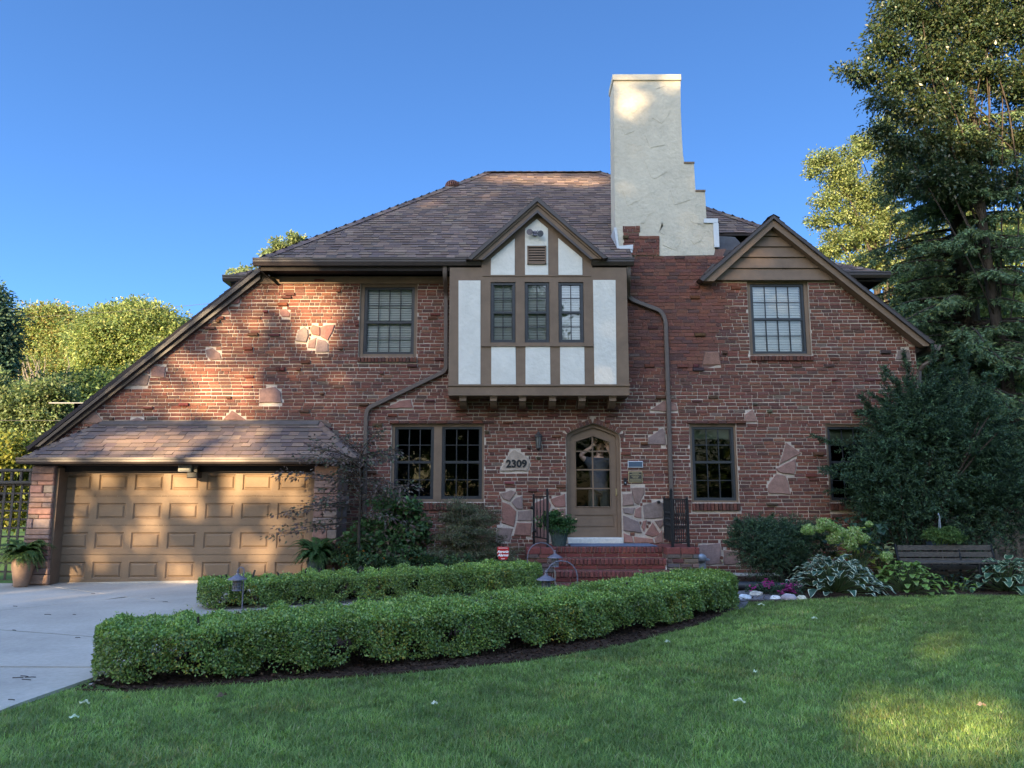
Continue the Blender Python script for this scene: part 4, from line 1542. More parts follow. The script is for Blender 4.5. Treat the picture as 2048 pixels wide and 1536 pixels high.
railing('iron_railing', 'dense black iron railing with close bars at the right end of the steps', [((2.63, 12.86, LZ), 1.80), ((2.72, 13.9, LZ + .1), 1.68), ((2.89, 12.86, LZ), 1.66)],
        [((2.63, 12.86, 0), (2.89, 12.86, 0), 1.66, .96, 6), ((2.63, 12.86, 0), (2.72, 13.9, 0), 1.68, .98, 8)], [((2.62, 13.9, 1.62), (2.62, 14, 1.62)), ((2.74, 13.9, 1.1), (2.74, 14, 1.1))])

# ------------------------------------------------------------------ things fixed to the front
t = thing('wall_lantern', 'black carriage lantern on the brick wall above the house number stone', 'lantern', at(1077, 882, 13.9))
p = at(1077, 882, 13.88)
mb = MB()
mb.box(p.x - .04, p.x + .04, 13.975, 13.99, p.z - .12, p.z + .10)
mb.tube([(p.x, 13.98, p.z + .05), (p.x, 13.93, p.z + .19), (p.x, 13.88, p.z + .2), (p.x, 13.88, p.z + .12)], .008, 6)
mb.lathe((p.x, 13.88, p.z), [(.012, .17), (.03, .15), (.035, .135), (.06, .11), (.078, .085), (.08, .075), (.07, .07)], 8)
for k in range(6):
    a = 2 * math.pi * (k + .5) / 6
    mb.tube([(p.x + .062 * math.cos(a), 13.88 + .062 * math.sin(a), p.z + .075), (p.x + .048 * math.cos(a), 13.88 + .048 * math.sin(a), p.z - .12)], .006, 5)
mb.lathe((p.x, 13.88, p.z), [(.054, -.115), (.056, -.13), (.04, -.14), (.012, -.17), (.004, -.185)], 8)
mb.build('frame', M['bronze'], t)
mb = MB(); mb.lathe((p.x, 13.88, p.z), [(.047, -.115), (.058, .07)], 6); mb.build('glass', M['frost'], t)

def text_mesh(name, body, size, mat, parent, pos, font_bold=False, align='CENTER', extr=.004, offset=0.0, sx=1.0, shear=0.0):
    cu = bpy.data.curves.new('t', 'FONT')
    cu.body = body; cu.size = size; cu.align_x = align; cu.align_y = 'CENTER'; cu.extrude = extr; cu.offset = offset; cu.shear = shear
    cu.resolution_u = 3
    o = bpy.data.objects.new('t', cu)
    COL.objects.link(o)
    bpy.context.view_layer.update()
    me = bpy.data.meshes.new_from_object(o.evaluated_get(bpy.context.evaluated_depsgraph_get()))
    bpy.data.objects.remove(o)
    base = WPOS[parent.name] if parent is not None else Vector((0, 0, 0))
    co = np.empty(len(me.vertices) * 3, dtype=np.float32); me.vertices.foreach_get('co', co); co = co.reshape(-1, 3)
    v = np.stack([co[:, 0] * sx + pos[0] - base.x, -co[:, 2] + pos[1] - base.y, co[:, 1] + pos[2] - base.z], 1)
    me.vertices.foreach_set('co', v.ravel().astype(np.float32))
    me.materials.clear(); me.materials.append(mat)
    me.update()
    return link_mesh(name, me, parent, (0, 0, 0))

p = at(1033, 928, 13.96)
t = thing('house_number', 'black numerals 2309 fixed to the pale sandstone beside the door', 'house number', p)
for i, dgt in enumerate('2309'):
    text_mesh('numeral', dgt, .185, M['black'], t, (p.x + (i - 1.5) * .094, 13.968, p.z), offset=.007, extr=.005)

def plaque(pr, mat, label, lines, rim):
    r = rect(*pr, 13.96)
    t = thing('wall_plaque', label, 'plaque', (r[0], 13.97, r[2]))
    mb = MB(); mb.bevbox(r[0], r[1], 13.965, 13.992, r[2], r[3], .003); mb.build('rim', M[rim], t)
    mb = MB(); mb.bevbox(r[0] + .012, r[1] - .012, 13.960, 13.97, r[2] + .012, r[3] - .012, .002); mb.build('face', M[mat], t)
    if lines:
        mb = MB()
        n = len(lines)
        for i, wd in enumerate(lines):      # raised lines too small to read
            z = r[3] - .03 - (r[3] - r[2] - .06) * i / (n - 1)
            h = .006
            x = (r[0] + r[1]) / 2 - wd * (r[1] - r[0]) / 2
            xe = (r[0] + r[1]) / 2 + wd * (r[1] - r[0]) / 2
            while x < xe:
                L = random.uniform(.006, .016)
                mb.box(x, min(x + L, xe), 13.957, 13.9605, z - h, z + h)
                x += L + .005
        mb.build('raised_line', M['brass'], t)
plaque((1256, 922, 1286, 935), 'plaqueblue', 'small blue grey plaque with a pale rim, upper of the two beside the door', None, 'flash')
plaque((1257, 943, 1285, 965), 'plaquedark', 'dark bronze plaque with raised gold lines, lower of the two beside the door', (.5, .8, .55, .4, .75, .82), 'brass')
r = rect(1247.5, 956, 1253.5, 969.5, 13.97)
t = thing('doorbell', 'small black video doorbell on the brick beside the door', 'doorbell', (r[0], 13.97, r[2]))
mb = MB(); mb.bevbox(r[0], r[1], 13.962, 13.992, r[2], r[3], .006); mb.build('body', M['black'], t)
mb = MB(); mb.tube([((r[0] + r[1]) / 2, 13.962, r[2] + .035), ((r[0] + r[1]) / 2, 13.957, r[2] + .035)], .012, 12); mb.build('button', M['silver'], t)

# double floodlight on the bay gable, motion light under the garage eave
p = at(1070, 465, 13.42)
t = thing('floodlight', 'twin round floodlights mounted high on the half timbered gable', 'floodlight', p)
mb = MB(); mb.tube([(p.x, 13.49, p.z), (p.x, 13.45, p.z)], .045, 14)
for sx_, dz_ in ((-1, .01), (1, -.02)):
    mb.tube([(p.x, 13.45, p.z), (p.x + sx_ * .05, 13.41, p.z + .03), (p.x + sx_ * .085, 13.41, p.z + dz_)], .010, 6)
mb.build('bracket', M['lampm'], t)
for sx_, dz_ in ((-1, .01), (1, -.02)):
    mb = MB()
    c = Vector((p.x + sx_ * .085, 13.41, p.z + dz_))
    d = Vector((sx_ * .25, -.8, -.35)).normalized()
    mb.tube([c - d * .03, c + d * .01, c + d * .05], [.02, .05, .058], 16)
    mb.tube([c + d * .05, c + d * .052], [.05, .048], 16)
    mb.build('lamp_head', M['lampm'], t)
p = at(376, 938, 13.28)
t = thing('motion_light', 'motion sensor light hanging under the garage eave at centre', 'light', p)
mb = MB()
r = rect(357, 930, 382, 943, 13.22)
mb.bevbox(r[0], r[1], 13.20, 13.34, r[2], r[3], .01); mb.build('lamp_head', M['sill'], t)
mb = MB(); mb.bevbox(r[0] + .01, r[1] - .01, 13.194, 13.21, r[2] + .012, r[3] - .012, .004); mb.build('lens', M['frost'], t)
mb = MB()
r2 = rect(375, 944, 404, 956, 13.26)
mb.bevbox(r2[0], r2[1] - .06, 13.22, 13.40, r2[2], r2[3], .012)
mb.box(r2[0] + .05, r2[1] - .09, 13.27, 13.37, r2[3] - .002, 2.26)
mb.build('sensor', M['bronze'], t)

# turbine roof vent
p = at(905, 373, 17.0)
t = thing('turbine_vent', 'ribbed rust coloured turbine vent behind the hip of the main roof', 'roof vent', p - Vector((0, 0, .35)))
mb = MB(); mb.tube([p - Vector((0, 0, .75)), p - Vector((0, 0, .12))], .12, 14); mb.build('stack', M['rust'], t)
mb = MB()
for k in range(22):
    a = 2 * math.pi * k / 22
    pts = []
    for j in range(9):
        ph = math.pi * (.12 + .76 * j / 8)
        aa = a + .5 * (j / 8)
        pts.append((p.x + .17 * math.sin(ph) * math.cos(aa), p.y + .17 * math.sin(ph) * math.sin(aa), p.z + .14 * math.cos(ph)))
    mb.tube(pts, .019, 4, True, .35)
mb.lathe(p, [(.07, .12), (.05, .145), (.0, .15)], 14)
mb.build('turbine', M['rust'], t)

# gas regulator, hose bib, drain pipe
p = at(1396, 1118, 13.75)
t = thing('gas_regulator', 'grey gas meter and regulator against the wall right of the steps', 'gas meter', (p.x, 13.75, .33))
mb = MB(); mb.bevbox(p.x - .05, p.x + .12, 13.68, 13.85, .40, .62, .02); mb.ball((p.x + .04, 13.66, .66), .09, .05, .075, 14, 8); mb.build('body', M['silver'], t)
mb = MB()
mb.tube([(p.x - .085, 13.8, .33), (p.x - .085, 13.8, .74), (p.x - .07, 13.8, .80), (p.x - .03, 13.8, .81), (p.x, 13.78, .77), (p.x + .0, 13.76, .64)], .022, 10)
mb.tube([(p.x + .13, 13.78, .62), (p.x + .2, 13.8, .62), (p.x + .2, 13.95, .62)], .018, 8)
mb.build('pipe', M['silver'], t)
p = at(1444, 1121, 13.9)
t = thing('hose_tap', 'brass hose tap sticking out of the wall right of the steps', 'tap', p)
mb = MB(); mb.tube([(p.x, 14, p.z), (p.x, 13.9, p.z), (p.x, 13.87, p.z - .03)], .016, 8); mb.build('spout', M['brass'], t)
mb = MB(); mb.tube([(p.x, 13.92, p.z + .015), (p.x, 13.92, p.z + .04)], .007, 6); mb.tube([(p.x, 13.915, p.z + .045), (p.x, 13.925, p.z + .045)], .032, 12); mb.build('valve_handle', M['rust'], t)
mb = MB()
a, b = gpt(1468, 1174), gpt(1580, 1184)
a = Vector((3.12, 11.95, 0)); b = Vector((4.25, 11.65, 0))
pts, rad = [], []
for i in range(81):
    q = a + (b - a) * i / 80
    q.z = gz(q.x, q.y) + .085
    pts.append(q); rad.append(.075 if i % 2 else .063)
mb.tube(pts, rad, 12)
tag(mb.build('drain_pipe', M['drain'], None, a, True), 'black corrugated drain pipe lying in the bed under the round yew', 'drain pipe')

# ------------------------------------------------------------------ garden lanterns on shepherd hooks
def lantern(post, side, lamp_z, label, h):
    post = Vector(post)
    t = thing('garden_lantern', label, 'lantern', post, 'hooked lanterns along the path')
    mb = MB()
    c = post + Vector((0, 0, h))
    pts = [post, c - Vector((0, 0, .02))]
    R = .085 if abs(side) < 1.5 else .14
    R = .5 * abs(side) * .17
    for k in range(9):
        a = math.pi * k / 8
        pts.append(c + Vector((math.copysign(1, side) * R * (1 - math.cos(a)), 0, R * math.sin(a))))
    end = pts[-1]
    pts.append(end - Vector((0, 0, .02)))
    mb.tube(pts, .008, 8)
    mb.build('hook', M['lampm'], t)
    l = Vector((end.x, end.y, lamp_z))
    mb = MB()
    mb.tube([end - Vector((0, 0, .01)), l + Vector((0, 0, .10))], .005, 6)
    mb.ball(l + Vector((0, 0, .115)), .014, .014, .02, 8, 6)
    mb.build('hanger', M['lampm'], t)
    mb = MB(); mb.lathe(l, [(.0, .10), (.02, .095), (.024, .075), (.045, .066), (.115, .028), (.118, .018), (.11, .016), (.04, .03)], 24); mb.build('cap', M['lampm'], t)
    mb = MB()
    for k in range(8):
        a = 2 * math.pi * (k + .5) / 8
        mb.tube([l + Vector((.052 * math.cos(a), .052 * math.sin(a), .03)), l + Vector((.052 * math.cos(a), .052 * math.sin(a), -.10))], .0045, 5)
    for z in (-.02, -.06, -.1):
        mb.lathe(l, [(.053, z), (.058, z), (.058, z - .008), (.053, z - .008)], 16)
    mb.lathe(l, [(.05, -.10), (.06, -.108), (.06, -.118), (.0, -.12)], 16)
    mb.build('cage', M['lampm'], t)
    mb = MB(); mb.lathe(l, [(.046, .028), (.046, -.10)], 16); mb.build('glass', M['frost'], t)
LY = 9.9
a = at(480, 1162, LY); 
lantern((at(487, 1160, LY).x, LY, gz(-3, LY)), -.45, a.z, 'hooked lantern with a broad grey cap before the left end of the rear hedge', at(480, 1136, LY).z - gz(-3, LY) - .03)
LY = 12.0
a = at(1082, 1118, LY)
lantern((at(1055, 1120, LY).x, LY, gz(0, LY)), 1.3 * 1.9, a.z, 'hooked lantern with its post at the end of the rear hedge, by the steps', at(1068, 1100, LY).z - gz(0, LY) - .10)
LY = 9.75
a = at(1123, 1163, LY)
lantern((at(1155, 1160, LY).x, LY, gz(0, LY)), -1.2 * 1.9, a.z, 'hooked lantern half hidden behind the top of the front hedge', at(1140, 1137, LY).z - gz(0, LY) - .10)

# alarm sign on a stake
p = at(1006, 1108, 12.2)
t = thing('alarm_sign', 'small red yard sign with white lettering among the shrubs left of the steps', 'yard sign', (p.x, 12.2, gz(p.x, 12.2)))
mb = MB(); mb.tube([(p.x, 12.215, gz(p.x, 12.2)), (p.x, 12.215, at(1006, 1088, 12.2).z)], .008, 6); mb.build('stake', M['iron'], t)
r = rect(994.5, 1093.5, 1018, 1120, 12.2)
mb = MB()
w_, h_ = r[1] - r[0], r[3] - r[2]
sh = [(.5, 0), (.83, .06), (.95, .30), (1, .42), (1, 1), (.98, .97), (.0, .97), (0, .42), (.05, .30), (.17, .06)]
sh = [(.5, 0), (.85, .06), (.94, .28), (1, .42), (1, .94), (.94, 1), (.06, 1), (0, .94), (0, .42), (.06, .28), (.15, .06)]
mb.slab([(r[0] + a * w_, r[2] + b * h_) for a, b in sh], 12.2, .012)
mb.build('panel', M['red'], t)
zc = (r[2] + r[3]) / 2
text_mesh('lettering', 'Atronic', .056, M['white'], t, (p.x, 12.198, zc + .025), extr=.0008, offset=.002, shear=.2)
text_mesh('lettering', 'Alarms', .056, M['white'], t, (p.x, 12.198, zc - .028), extr=.0008, offset=.002, shear=.2)
mb = MB()
mb.box(r[0] + .02, r[1] - .02, 12.1985, 12.2005, zc + .078, zc + .084); mb.box(p.x - .03, p.x + .03, 12.1985, 12.2005, zc - .085, zc - .078)
mb.build('lettering', M['white'], t)

# ------------------------------------------------------------------ bench, planter hook, lattice, cables
bY = 12.35
A_, B_ = at(1795, 1088, bY), at(1978, 1092, bY)
A_.z = B_.z = (A_.z + B_.z) / 2
t = thing('park_bench', 'weathered grey slatted bench in front of the big yew', 'bench', ((A_.x + B_.x) / 2, bY, gz(6, bY)))
bx_0, bx_1 = A_.x, B_.x + .03
g0_ = gz(6, bY)
ang = .20
for i in range(5):
    z = A_.z - .005 - i * .098
    y = bY + .02 + (A_.z - z) * ang * -1
    mb = MB()
    j = random.uniform(-.006, .006)
    mb.hexa([(bx_0, y - .012, z - .076), (bx_1, y - .012, z - .076 + j), (bx_1, y + .012, z - .076 + j), (bx_0, y + .012, z - .076), (bx_0, y - .004, z), (bx_1, y - .004, z + j), (bx_1, y + .02, z + j), (bx_0, y + .02, z)])
    mb.build('back_slat', M['wood'], t)
sz = g0_ + .42
for i in range(4):
    mb = MB(); y = bY - .16 - i * .105
    mb.box(bx_0, bx_1, y - .045, y + .045, sz - .02, sz); mb.build('seat_slat', M['wood'], t)
for x in (bx_0 - .02, bx_1 + .02, bx_0 + (bx_1 - bx_0) * .655):
    mb = MB()
    mb.tube([(x, bY + .06, g0_), (x, bY - .02, sz), (x, bY + .05, A_.z + .01)], .022, 6)
    mb.tube([(x, bY - .02, sz - .03), (x, bY - .5, sz - .03), (x, bY - .52, g0_)], .022, 6)
    mb.build('leg', M['iron'], t)
hx_ = at(1918, 1100, bY + .15).x
p = at(1883, 1030, bY + .1)

# lattice fence on the left with a railed top, and the trellis on the right
def lattice(name, label, x0, x1, y, z0, z1, step, mat, rail=True, wv=.022):
    t = thing(name, label, 'fence', ((x0 + x1) / 2, y, z0))
    mb = MB()
    x = x0 + step / 2
    while x < x1:
        mb.box(x - wv, x + wv, y - .012, y, z0, z1); x += step
    z = z0 + step / 2
    while z < z1:
        mb.box(x0, x1, y + .001, y + .013, z - wv * .8, z + wv * .8); z += step
    mb.build('lattice', mat, t)
    mb = MB()
    mb.bevbox(x0 - .05, x1, y - .05, y + .05, z1, z1 + .055, .01)
    if rail:
        mb.bevbox(x0 - .05, x1, y - .04, y + .04, z1 + .22, z1 + .275, .01)
        x = x0
        while x < x1:
            mb.box(x - .02, x + .02, y - .02, y + .02, z1 + .055, z1 + .22); x += .17
    mb.build('rail', mat, t)
    for x in (x0 - .05, x1 - .06):
        mb = MB(); mb.box(x, x + .09, y - .048, y + .048, z0 - .1, z1 + .03); mb.build('post', mat, t)
lattice('lattice_fence', 'dark grey lattice fence with a rail on top left of the garage pier', -11.2, -8.28, 14.2, .15, at(20, 968, 14.2).z, .155, M['wood'])
lattice('lattice_fence', 'low tan lattice trellis behind the right end of the bench', at(1960, 1100, 14.4).x - .6, 11.5, 14.4, .3, at(2000, 1052, 14.4).z, .2, M['woodlt'], False, .035)
bf = thing('board_fence', 'tan vertical board fence half hidden by the yew at far right', 'fence', (8.6, 15.2, .33))
mb = MB()
x = 7.7
while x < 13:
    mb.ct = (1, 1, 1)
    mb.box(x, x + .135, 15.2, 15.22, .3, 1.45 + random.uniform(-.01, .01)); x += .142
mb.build('boards', M['woodlt'], bf)
mb = MB(); mb.box(7.7, 13, 15.225, 15.27, .55, .64); mb.box(7.7, 13, 15.225, 15.27, 1.2, 1.29); mb.build('rail', M['woodlt'], bf)

def cable(px_a, px_b, Y, r, label, sag=.1):
    a, b = at(*px_a, Y), at(*px_b, Y)
    mb = MB()
    pts = [a + (b - a) * (i / 16) - Vector((0, 0, sag * 4 * (i / 16) * (1 - i / 16))) for i in range(17)]
    mb.tube(pts, r, 5)
    tag(mb.build('power_cable', M['wire'] if 'thick' in label else M['wiredark'], None, a), label, 'cable', 'cables left of the house')
cable((-60, 640), (470, 602), 34, .009, 'thin dark cable crossing the sky above the left trees')
cable((-60, 765), (150, 763), 25, .007, 'faint cable before the dark trees, highest of the three below the crowns', .0)
cable((98, 806), (330, 807), 22, .022, 'thick pale cable ending against the left roof edge', .0)
cable((-60, 841), (300, 841), 22, .008, 'pale cable just above the garage roof, lowest at the left', .0)

# ------------------------------------------------------------------ pots
def fern_pot(base, prof, mat, label, plabel, fr_n, fr_len, zt):
    t = thing('plant_pot', plabel, 'pot', base)
    mb = MB(); mb.lathe(base, prof, 26); mb.build('vase', mat, t, smooth=True)
    return t

# ------------------------------------------------------------------ foliage builders
def unit(v):
    return v / np.maximum(np.linalg.norm(v, axis=1, keepdims=True), 1e-9)

def pick_tones(n, pal, var=.18, wts=None):
    pal = np.array(pal)
    k = RNG.choice(len(pal), n, p=None if wts is None else np.array(wts) / np.sum(wts))
    t = pal[k] * (1 + RNG.uniform(-var, var, (n, 1))) * (1 + RNG.uniform(-var * .35, var * .35, (n, 3)))
    return np.clip(t, 0.001, 1)

def leaf_quads(P, D, Nn, L, W, fold=.25):
    """one folded diamond leaf per point: base P, axis D, face normal Nn"""
    D = unit(D)
    S = unit(np.cross(D, Nn) + 1e-6)
    Nn = np.cross(S, D)
    L = np.asarray(L).reshape(-1, 1); W = np.asarray(W).reshape(-1, 1)
    tip = P + D * L - Nn * L * .08
    mid = P + D * L * .45
    a = mid + S * W * .5 + Nn * W * fold
    b = mid - S * W * .5 + Nn * W * fold
    V = np.stack([P, a, tip, b], 1).reshape(-1, 3)
    Q = np.arange(len(V)).reshape(-1, 4)
    return V, Q

def rand_dir(n):
    v = RNG.normal(size=(n, 3))
    return unit(v)

def blob_points(blobs, n, shell=.55):
    """clump centres inside a set of ellipsoids (cx,cy,cz,rx,ry,rz), denser towards their skins"""
    B = np.array(blobs, dtype=float)
    vol = (B[:, 3] * B[:, 4] * B[:, 5]) ** (2 / 3)
    k = RNG.choice(len(B), n, p=vol / vol.sum())
    d = rand_dir(n)
    r = 1 - shell * RNG.random(n) ** 1.6
    c = B[k, :3] + d * B[k, 3:] * r[:, None]
    return c, d, k

def crown(name, blobs, nclump, per, leaf, pal, mat, parent, clump_r=.3, shell=.55, aspect=.5, droop=.2, wts=None, cl_var=.22, flat=.7, keep=None):
    c, d, k = blob_points(blobs, nclump, shell)
    if keep is not None:
        m = keep(c); c, d, k = c[m], d[m], k[m]
    n = len(c)
    cr = clump_r * RNG.uniform(.5, 1.35, n)
    tone_c = 1 + RNG.uniform(-cl_var, cl_var, n)
    P = np.repeat(c, per, 0)
    off = rand_dir(n * per) * (RNG.random((n * per, 1)) ** .45)
    off[:, 2] *= flat
    P = P + off * np.repeat(cr, per)[:, None]
    out = np.repeat(d, per, 0)
    D = out * .5 + off * .6 + RNG.normal(size=P.shape) * .55
    D[:, 2] -= droop
    Nn = np.array([0, 0, 1.0]) * .9 + RNG.normal(size=P.shape) * .6 + out * .3
    L = leaf * RNG.uniform(.65, 1.3, len(P))
    V, Q = leaf_quads(P, D, Nn, L, L * aspect)
    T = pick_tones(len(P), pal, .2, wts) * np.repeat(tone_c, per)[:, None]
    return np_mesh(name, V, Q, mat, np.clip(T, 0, 1), parent=parent), c

def branches(mb, start, targets, r0, bend=.25):
    start = Vector(start)
    for t in targets:
        t = Vector(t)
        m = start.lerp(t, .5) + Vector((random.uniform(-1, 1), random.uniform(-1, 1), random.uniform(.0, 1))) * (t - start).length * bend * .5
        pts, rad = [], []
        for i in range(7):
            q = i / 6
            pts.append(start * (1 - q) ** 2 + m * 2 * q * (1 - q) + t * q * q)
            rad.append(r0 * (1 - q) + .012 * q)
        mb.tube(pts, rad, 6)

def tree(name, label, base, top, r, blobs, nclump, per, leaf, pal, mat, bark, clump_r, group=None, nlimb=14, cat='tree', limb=.38, **kw):
    t = thing(name, label, cat, base, group)
    ob_, c = crown('crown', blobs, nclump, per, leaf, pal, mat, t, clump_r, **kw)
    mb = MB()
    b, tp = Vector(base), Vector(top)
    pts = [b.lerp(tp, i / 8) + Vector((math.sin(i * 1.3 + b.x) * r * .5, math.cos(i * 1.7) * r * .4, 0)) for i in range(9)]
    mb.tube(pts, [r * (1.25 if i == 0 else 1 - .09 * i) for i in range(9)], 9)
    for i in range(nlimb):
        s = b.lerp(tp, random.uniform(.35, .97))
        tg = c[RNG.integers(len(c))]
        branches(mb, s, [tg], r * limb)
    mb.build('trunk', bark, t, smooth=True)
    return t

def pxb(px, py, rx, ry, Y, dep=None):
    """an ellipsoid whose outline was measured at px, py (+- rx, ry) at distance Y"""
    c = at(px, py, Y)
    k = (c.y * CT + (c.z - EYE) * ST) / F_PX
    return (c.x, c.y, c.z, rx * k, dep if dep else (rx + ry) * .5 * k, ry * k)

# ------------------------------------------------------------------ background trees, left
YG = [(.25, .30, .10), (.19, .25, .085), (.31, .34, .13), (.14, .20, .07)]
MG = [(.10, .15, .05), (.07, .12, .04), (.13, .18, .055)]
DG = [(.045, .085, .04), (.03, .065, .032), (.06, .105, .045)]
PG = [(.20, .24, .11), (.15, .20, .08), (.10, .15, .06)]
tree('broadleaf_tree', 'yellow green rounded tree touching the left roof edge', (-26, 50, 1), (-26.5, 50, 10), .5,
     [pxb(270, 690, 95, 75, 50), pxb(330, 680, 60, 60, 50), pxb(215, 680, 60, 65, 49), pxb(270, 640, 50, 38, 50), pxb(350, 720, 60, 50, 49), pxb(240, 760, 100, 40, 50)],
     1000, 90, .22, YG, M['leaf'], M['barkpale'], 1.0, nlimb=16)
tree('broadleaf_tree', 'airy yellow green tree with sky gaps left of the rounded one', (-38, 56, 1), (-38, 56, 10), .5,
     [pxb(80, 650, 45, 38, 56), pxb(125, 655, 45, 40, 56), pxb(60, 700, 26, 40, 56), pxb(112, 715, 22, 50, 55), pxb(160, 690, 25, 45, 55), pxb(60, 752, 60, 35, 54), pxb(150, 745, 50, 30, 54)],
     620, 84, .22, YG + [(.24, .20, .07)], M['leaf'], M['barkpale'], .95, nlimb=14)
tree('broadleaf_tree', 'dark blue green tree cut by the left picture edge', (-25, 34, .6), (-25, 34, 9), .35,
     [pxb(-34, 640, 50, 56, 34), pxb(-12, 690, 34, 50, 34), pxb(-28, 592, 26, 24, 34), pxb(-30, 740, 50, 50, 34)],
     420, 50, .2, [(.075, .13, .085), (.06, .11, .075), (.10, .15, .09)], M['leaf'], M['bark'], .7, nlimb=8)
tree('broadleaf_tree', 'mid green dense tree rising just behind the garage roof', (-17, 36, .6), (-17, 36, 6), .35,
     [pxb(230, 830, 100, 60, 36), pxb(120, 820, 80, 60, 36), pxb(300, 790, 70, 50, 37), pxb(180, 780, 60, 35, 37), pxb(180, 880, 110, 40, 36)],
     900, 80, .19, MG + DG, M['leaf'], M['bark'], .75, nlimb=8)
tree('maple_tree', 'pale silvery green maple low at the left behind the lattice', (-16, 24, .5), (-16, 24, 4), .2,
     [pxb(50, 820, 75, 45, 24), pxb(100, 815, 45, 50, 24), pxb(10, 860, 60, 50, 24), pxb(70, 880, 70, 40, 24), pxb(-30, 800, 50, 60, 24)],
     520, 80, .13, PG, M['leaf'], M['barkpale'], .45, nlimb=8)
tree('broadleaf_tree', 'yellow lit bush between the lattice and the garage eave', (-12.6, 19, .4), (-12.6, 19, 2), .1,
     [pxb(25, 905, 40, 32, 19), pxb(-20, 920, 40, 40, 19), pxb(60, 930, 40, 26, 20), pxb(20, 990, 70, 60, 20)],
     300, 40, .13, [(.24, .24, .05), (.17, .2, .05), (.1, .14, .04)], M['leaf'], M['bark'], .3, nlimb=6)
# dead grey limbs standing in front of the left trees
t = thing('dead_shrub', 'bare grey branching dead shrub amid the left trees', 'shrub', at(75, 770, 44) - Vector((0, 0, 1)))
mb = MB()
for px_ in (40, 62, 75, 90, 130):
    s = at(px_, 778, 44)
    for q in range(5):
        branches(mb, s, [at(px_ + random.uniform(-22, 22), 740 + random.uniform(-32, 12), 44)], .05, .4)
mb.build('branches', M['barkpale'], t)
# far wood that closes the gaps under the crowns
c_l = [pxb(120, 930, 260, 60, 58, 3), pxb(-160, 900, 200, 80, 58, 3)]
o_, _ = crown('far_wood', c_l, 700, 40, .5, DG + MG, M['leaf'], None, 1.5)
tag(o_, kind='stuff')
# crowns that show above the roof on the left
tree('broadleaf_tree', 'pale tree top peeping over the left slope of the main roof', (-9, 42, 1), (-9.6, 42, 14), .35,
     [pxb(566, 492, 24, 14, 42), pxb(592, 478, 16, 12, 42), pxb(482, 545, 18, 8, 42), pxb(550, 508, 22, 12, 42), pxb(530, 560, 70, 24, 42)],
     230, 30, .2, [(.20, .25, .11), (.15, .20, .09), (.25, .28, .13)], M['leaf'], M['barkpale'], .32, nlimb=8, shell=.9)

# ------------------------------------------------------------------ trees on the right
LG = [(.215, .255, .095), (.165, .21, .075), (.26, .29, .125), (.11, .155, .055)]
rb_ = [pxb(1640, 322, 30, 26, 31), pxb(1668, 352, 34, 28, 31), pxb(1628, 345, 20, 14, 31), pxb(1705, 315, 34, 26, 31), pxb(1735, 285, 30, 26, 31), pxb(1700, 372, 40, 26, 31), pxb(1655, 400, 26, 20, 31),
       pxb(1690, 430, 34, 24, 31), pxb(1640, 445, 20, 22, 31), pxb(1745, 400, 40, 36, 31), pxb(1680, 490, 40, 30, 31), pxb(1730, 470, 40, 34, 31), pxb(1650, 505, 18, 16, 31), pxb(1790, 340, 40, 50, 31), pxb(1780, 450, 44, 40, 31),
       pxb(1720, 540, 46, 30, 31), pxb(1790, 540, 50, 44, 31), pxb(1850, 480, 46, 44, 31), pxb(1870, 580, 50, 44, 31), pxb(1940, 520, 50, 50, 31), pxb(1800, 620, 50, 34, 31), pxb(1990, 600, 60, 50, 31), pxb(1930, 430, 44, 40, 31),
       pxb(2030, 470, 50, 60, 31), pxb(1890, 660, 60, 36, 31), pxb(1780, 250, 24, 30, 31)]
tree('broadleaf_tree', 'sunlit yellow green tree rising behind the right gable', (15.5, 31, .5), (15.2, 31, 13), .3,
     rb_, 1150, 90, .105, LG, M['leaf'], M['bark'], .42, nlimb=26, aspect=.6, shell=.9, limb=.25)
tree('magnolia_tree', 'tall dark broadleaf tree filling the top right corner', (10.5, 16.1, .4), (10.2, 16.0, 11.4), .17,
     [pxb(1790, 30, 40, 34, 15.6), pxb(1760, 75, 36, 26, 15.4), pxb(1755, 105, 30, 16, 15.4), pxb(1800, 100, 44, 34, 15.6), pxb(1745, 145, 40, 14, 15.4), pxb(1705, 145, 26, 10, 15.3), pxb(1790, 165, 40, 26, 15.5),
      pxb(1770, 205, 36, 14, 15.4), pxb(1850, 60, 50, 50, 15.8), pxb(1850, 150, 50, 40, 15.8), pxb(1840, 220, 46, 30, 15.6), pxb(1765, 262, 30, 16, 15.4), pxb(1800, 290, 40, 26, 15.5), pxb(1860, 290, 50, 36, 15.7),
      pxb(1910, 40, 60, 50, 16), pxb(1920, 130, 50, 44, 16), pxb(1900, 210, 50, 40, 16), pxb(1970, 60, 50, 60, 16), pxb(2040, 50, 60, 70, 16.2), pxb(1980, 160, 44, 40, 16), pxb(2050, 170, 50, 60, 16.2), pxb(1930, 300, 50, 40, 16),
      pxb(2040, 280, 50, 50, 16.2), pxb(1870, 360, 56, 34, 15.8), pxb(1950, 370, 56, 34, 16), pxb(2030, 370, 50, 40, 16.1), pxb(1800, 360, 30, 24, 15.6), pxb(1820, -20, 60, 40, 15.6), pxb(1930, -40, 90, 50, 16), pxb(2040, -40, 60, 60, 16)],
     1800, 46, .088, [(.042, .07, .03), (.032, .055, .026), (.058, .085, .032), (.085, .095, .04)], M['leafglossy'], M['bark'], .27, nlimb=24, aspect=.46, shell=.95, limb=.11)
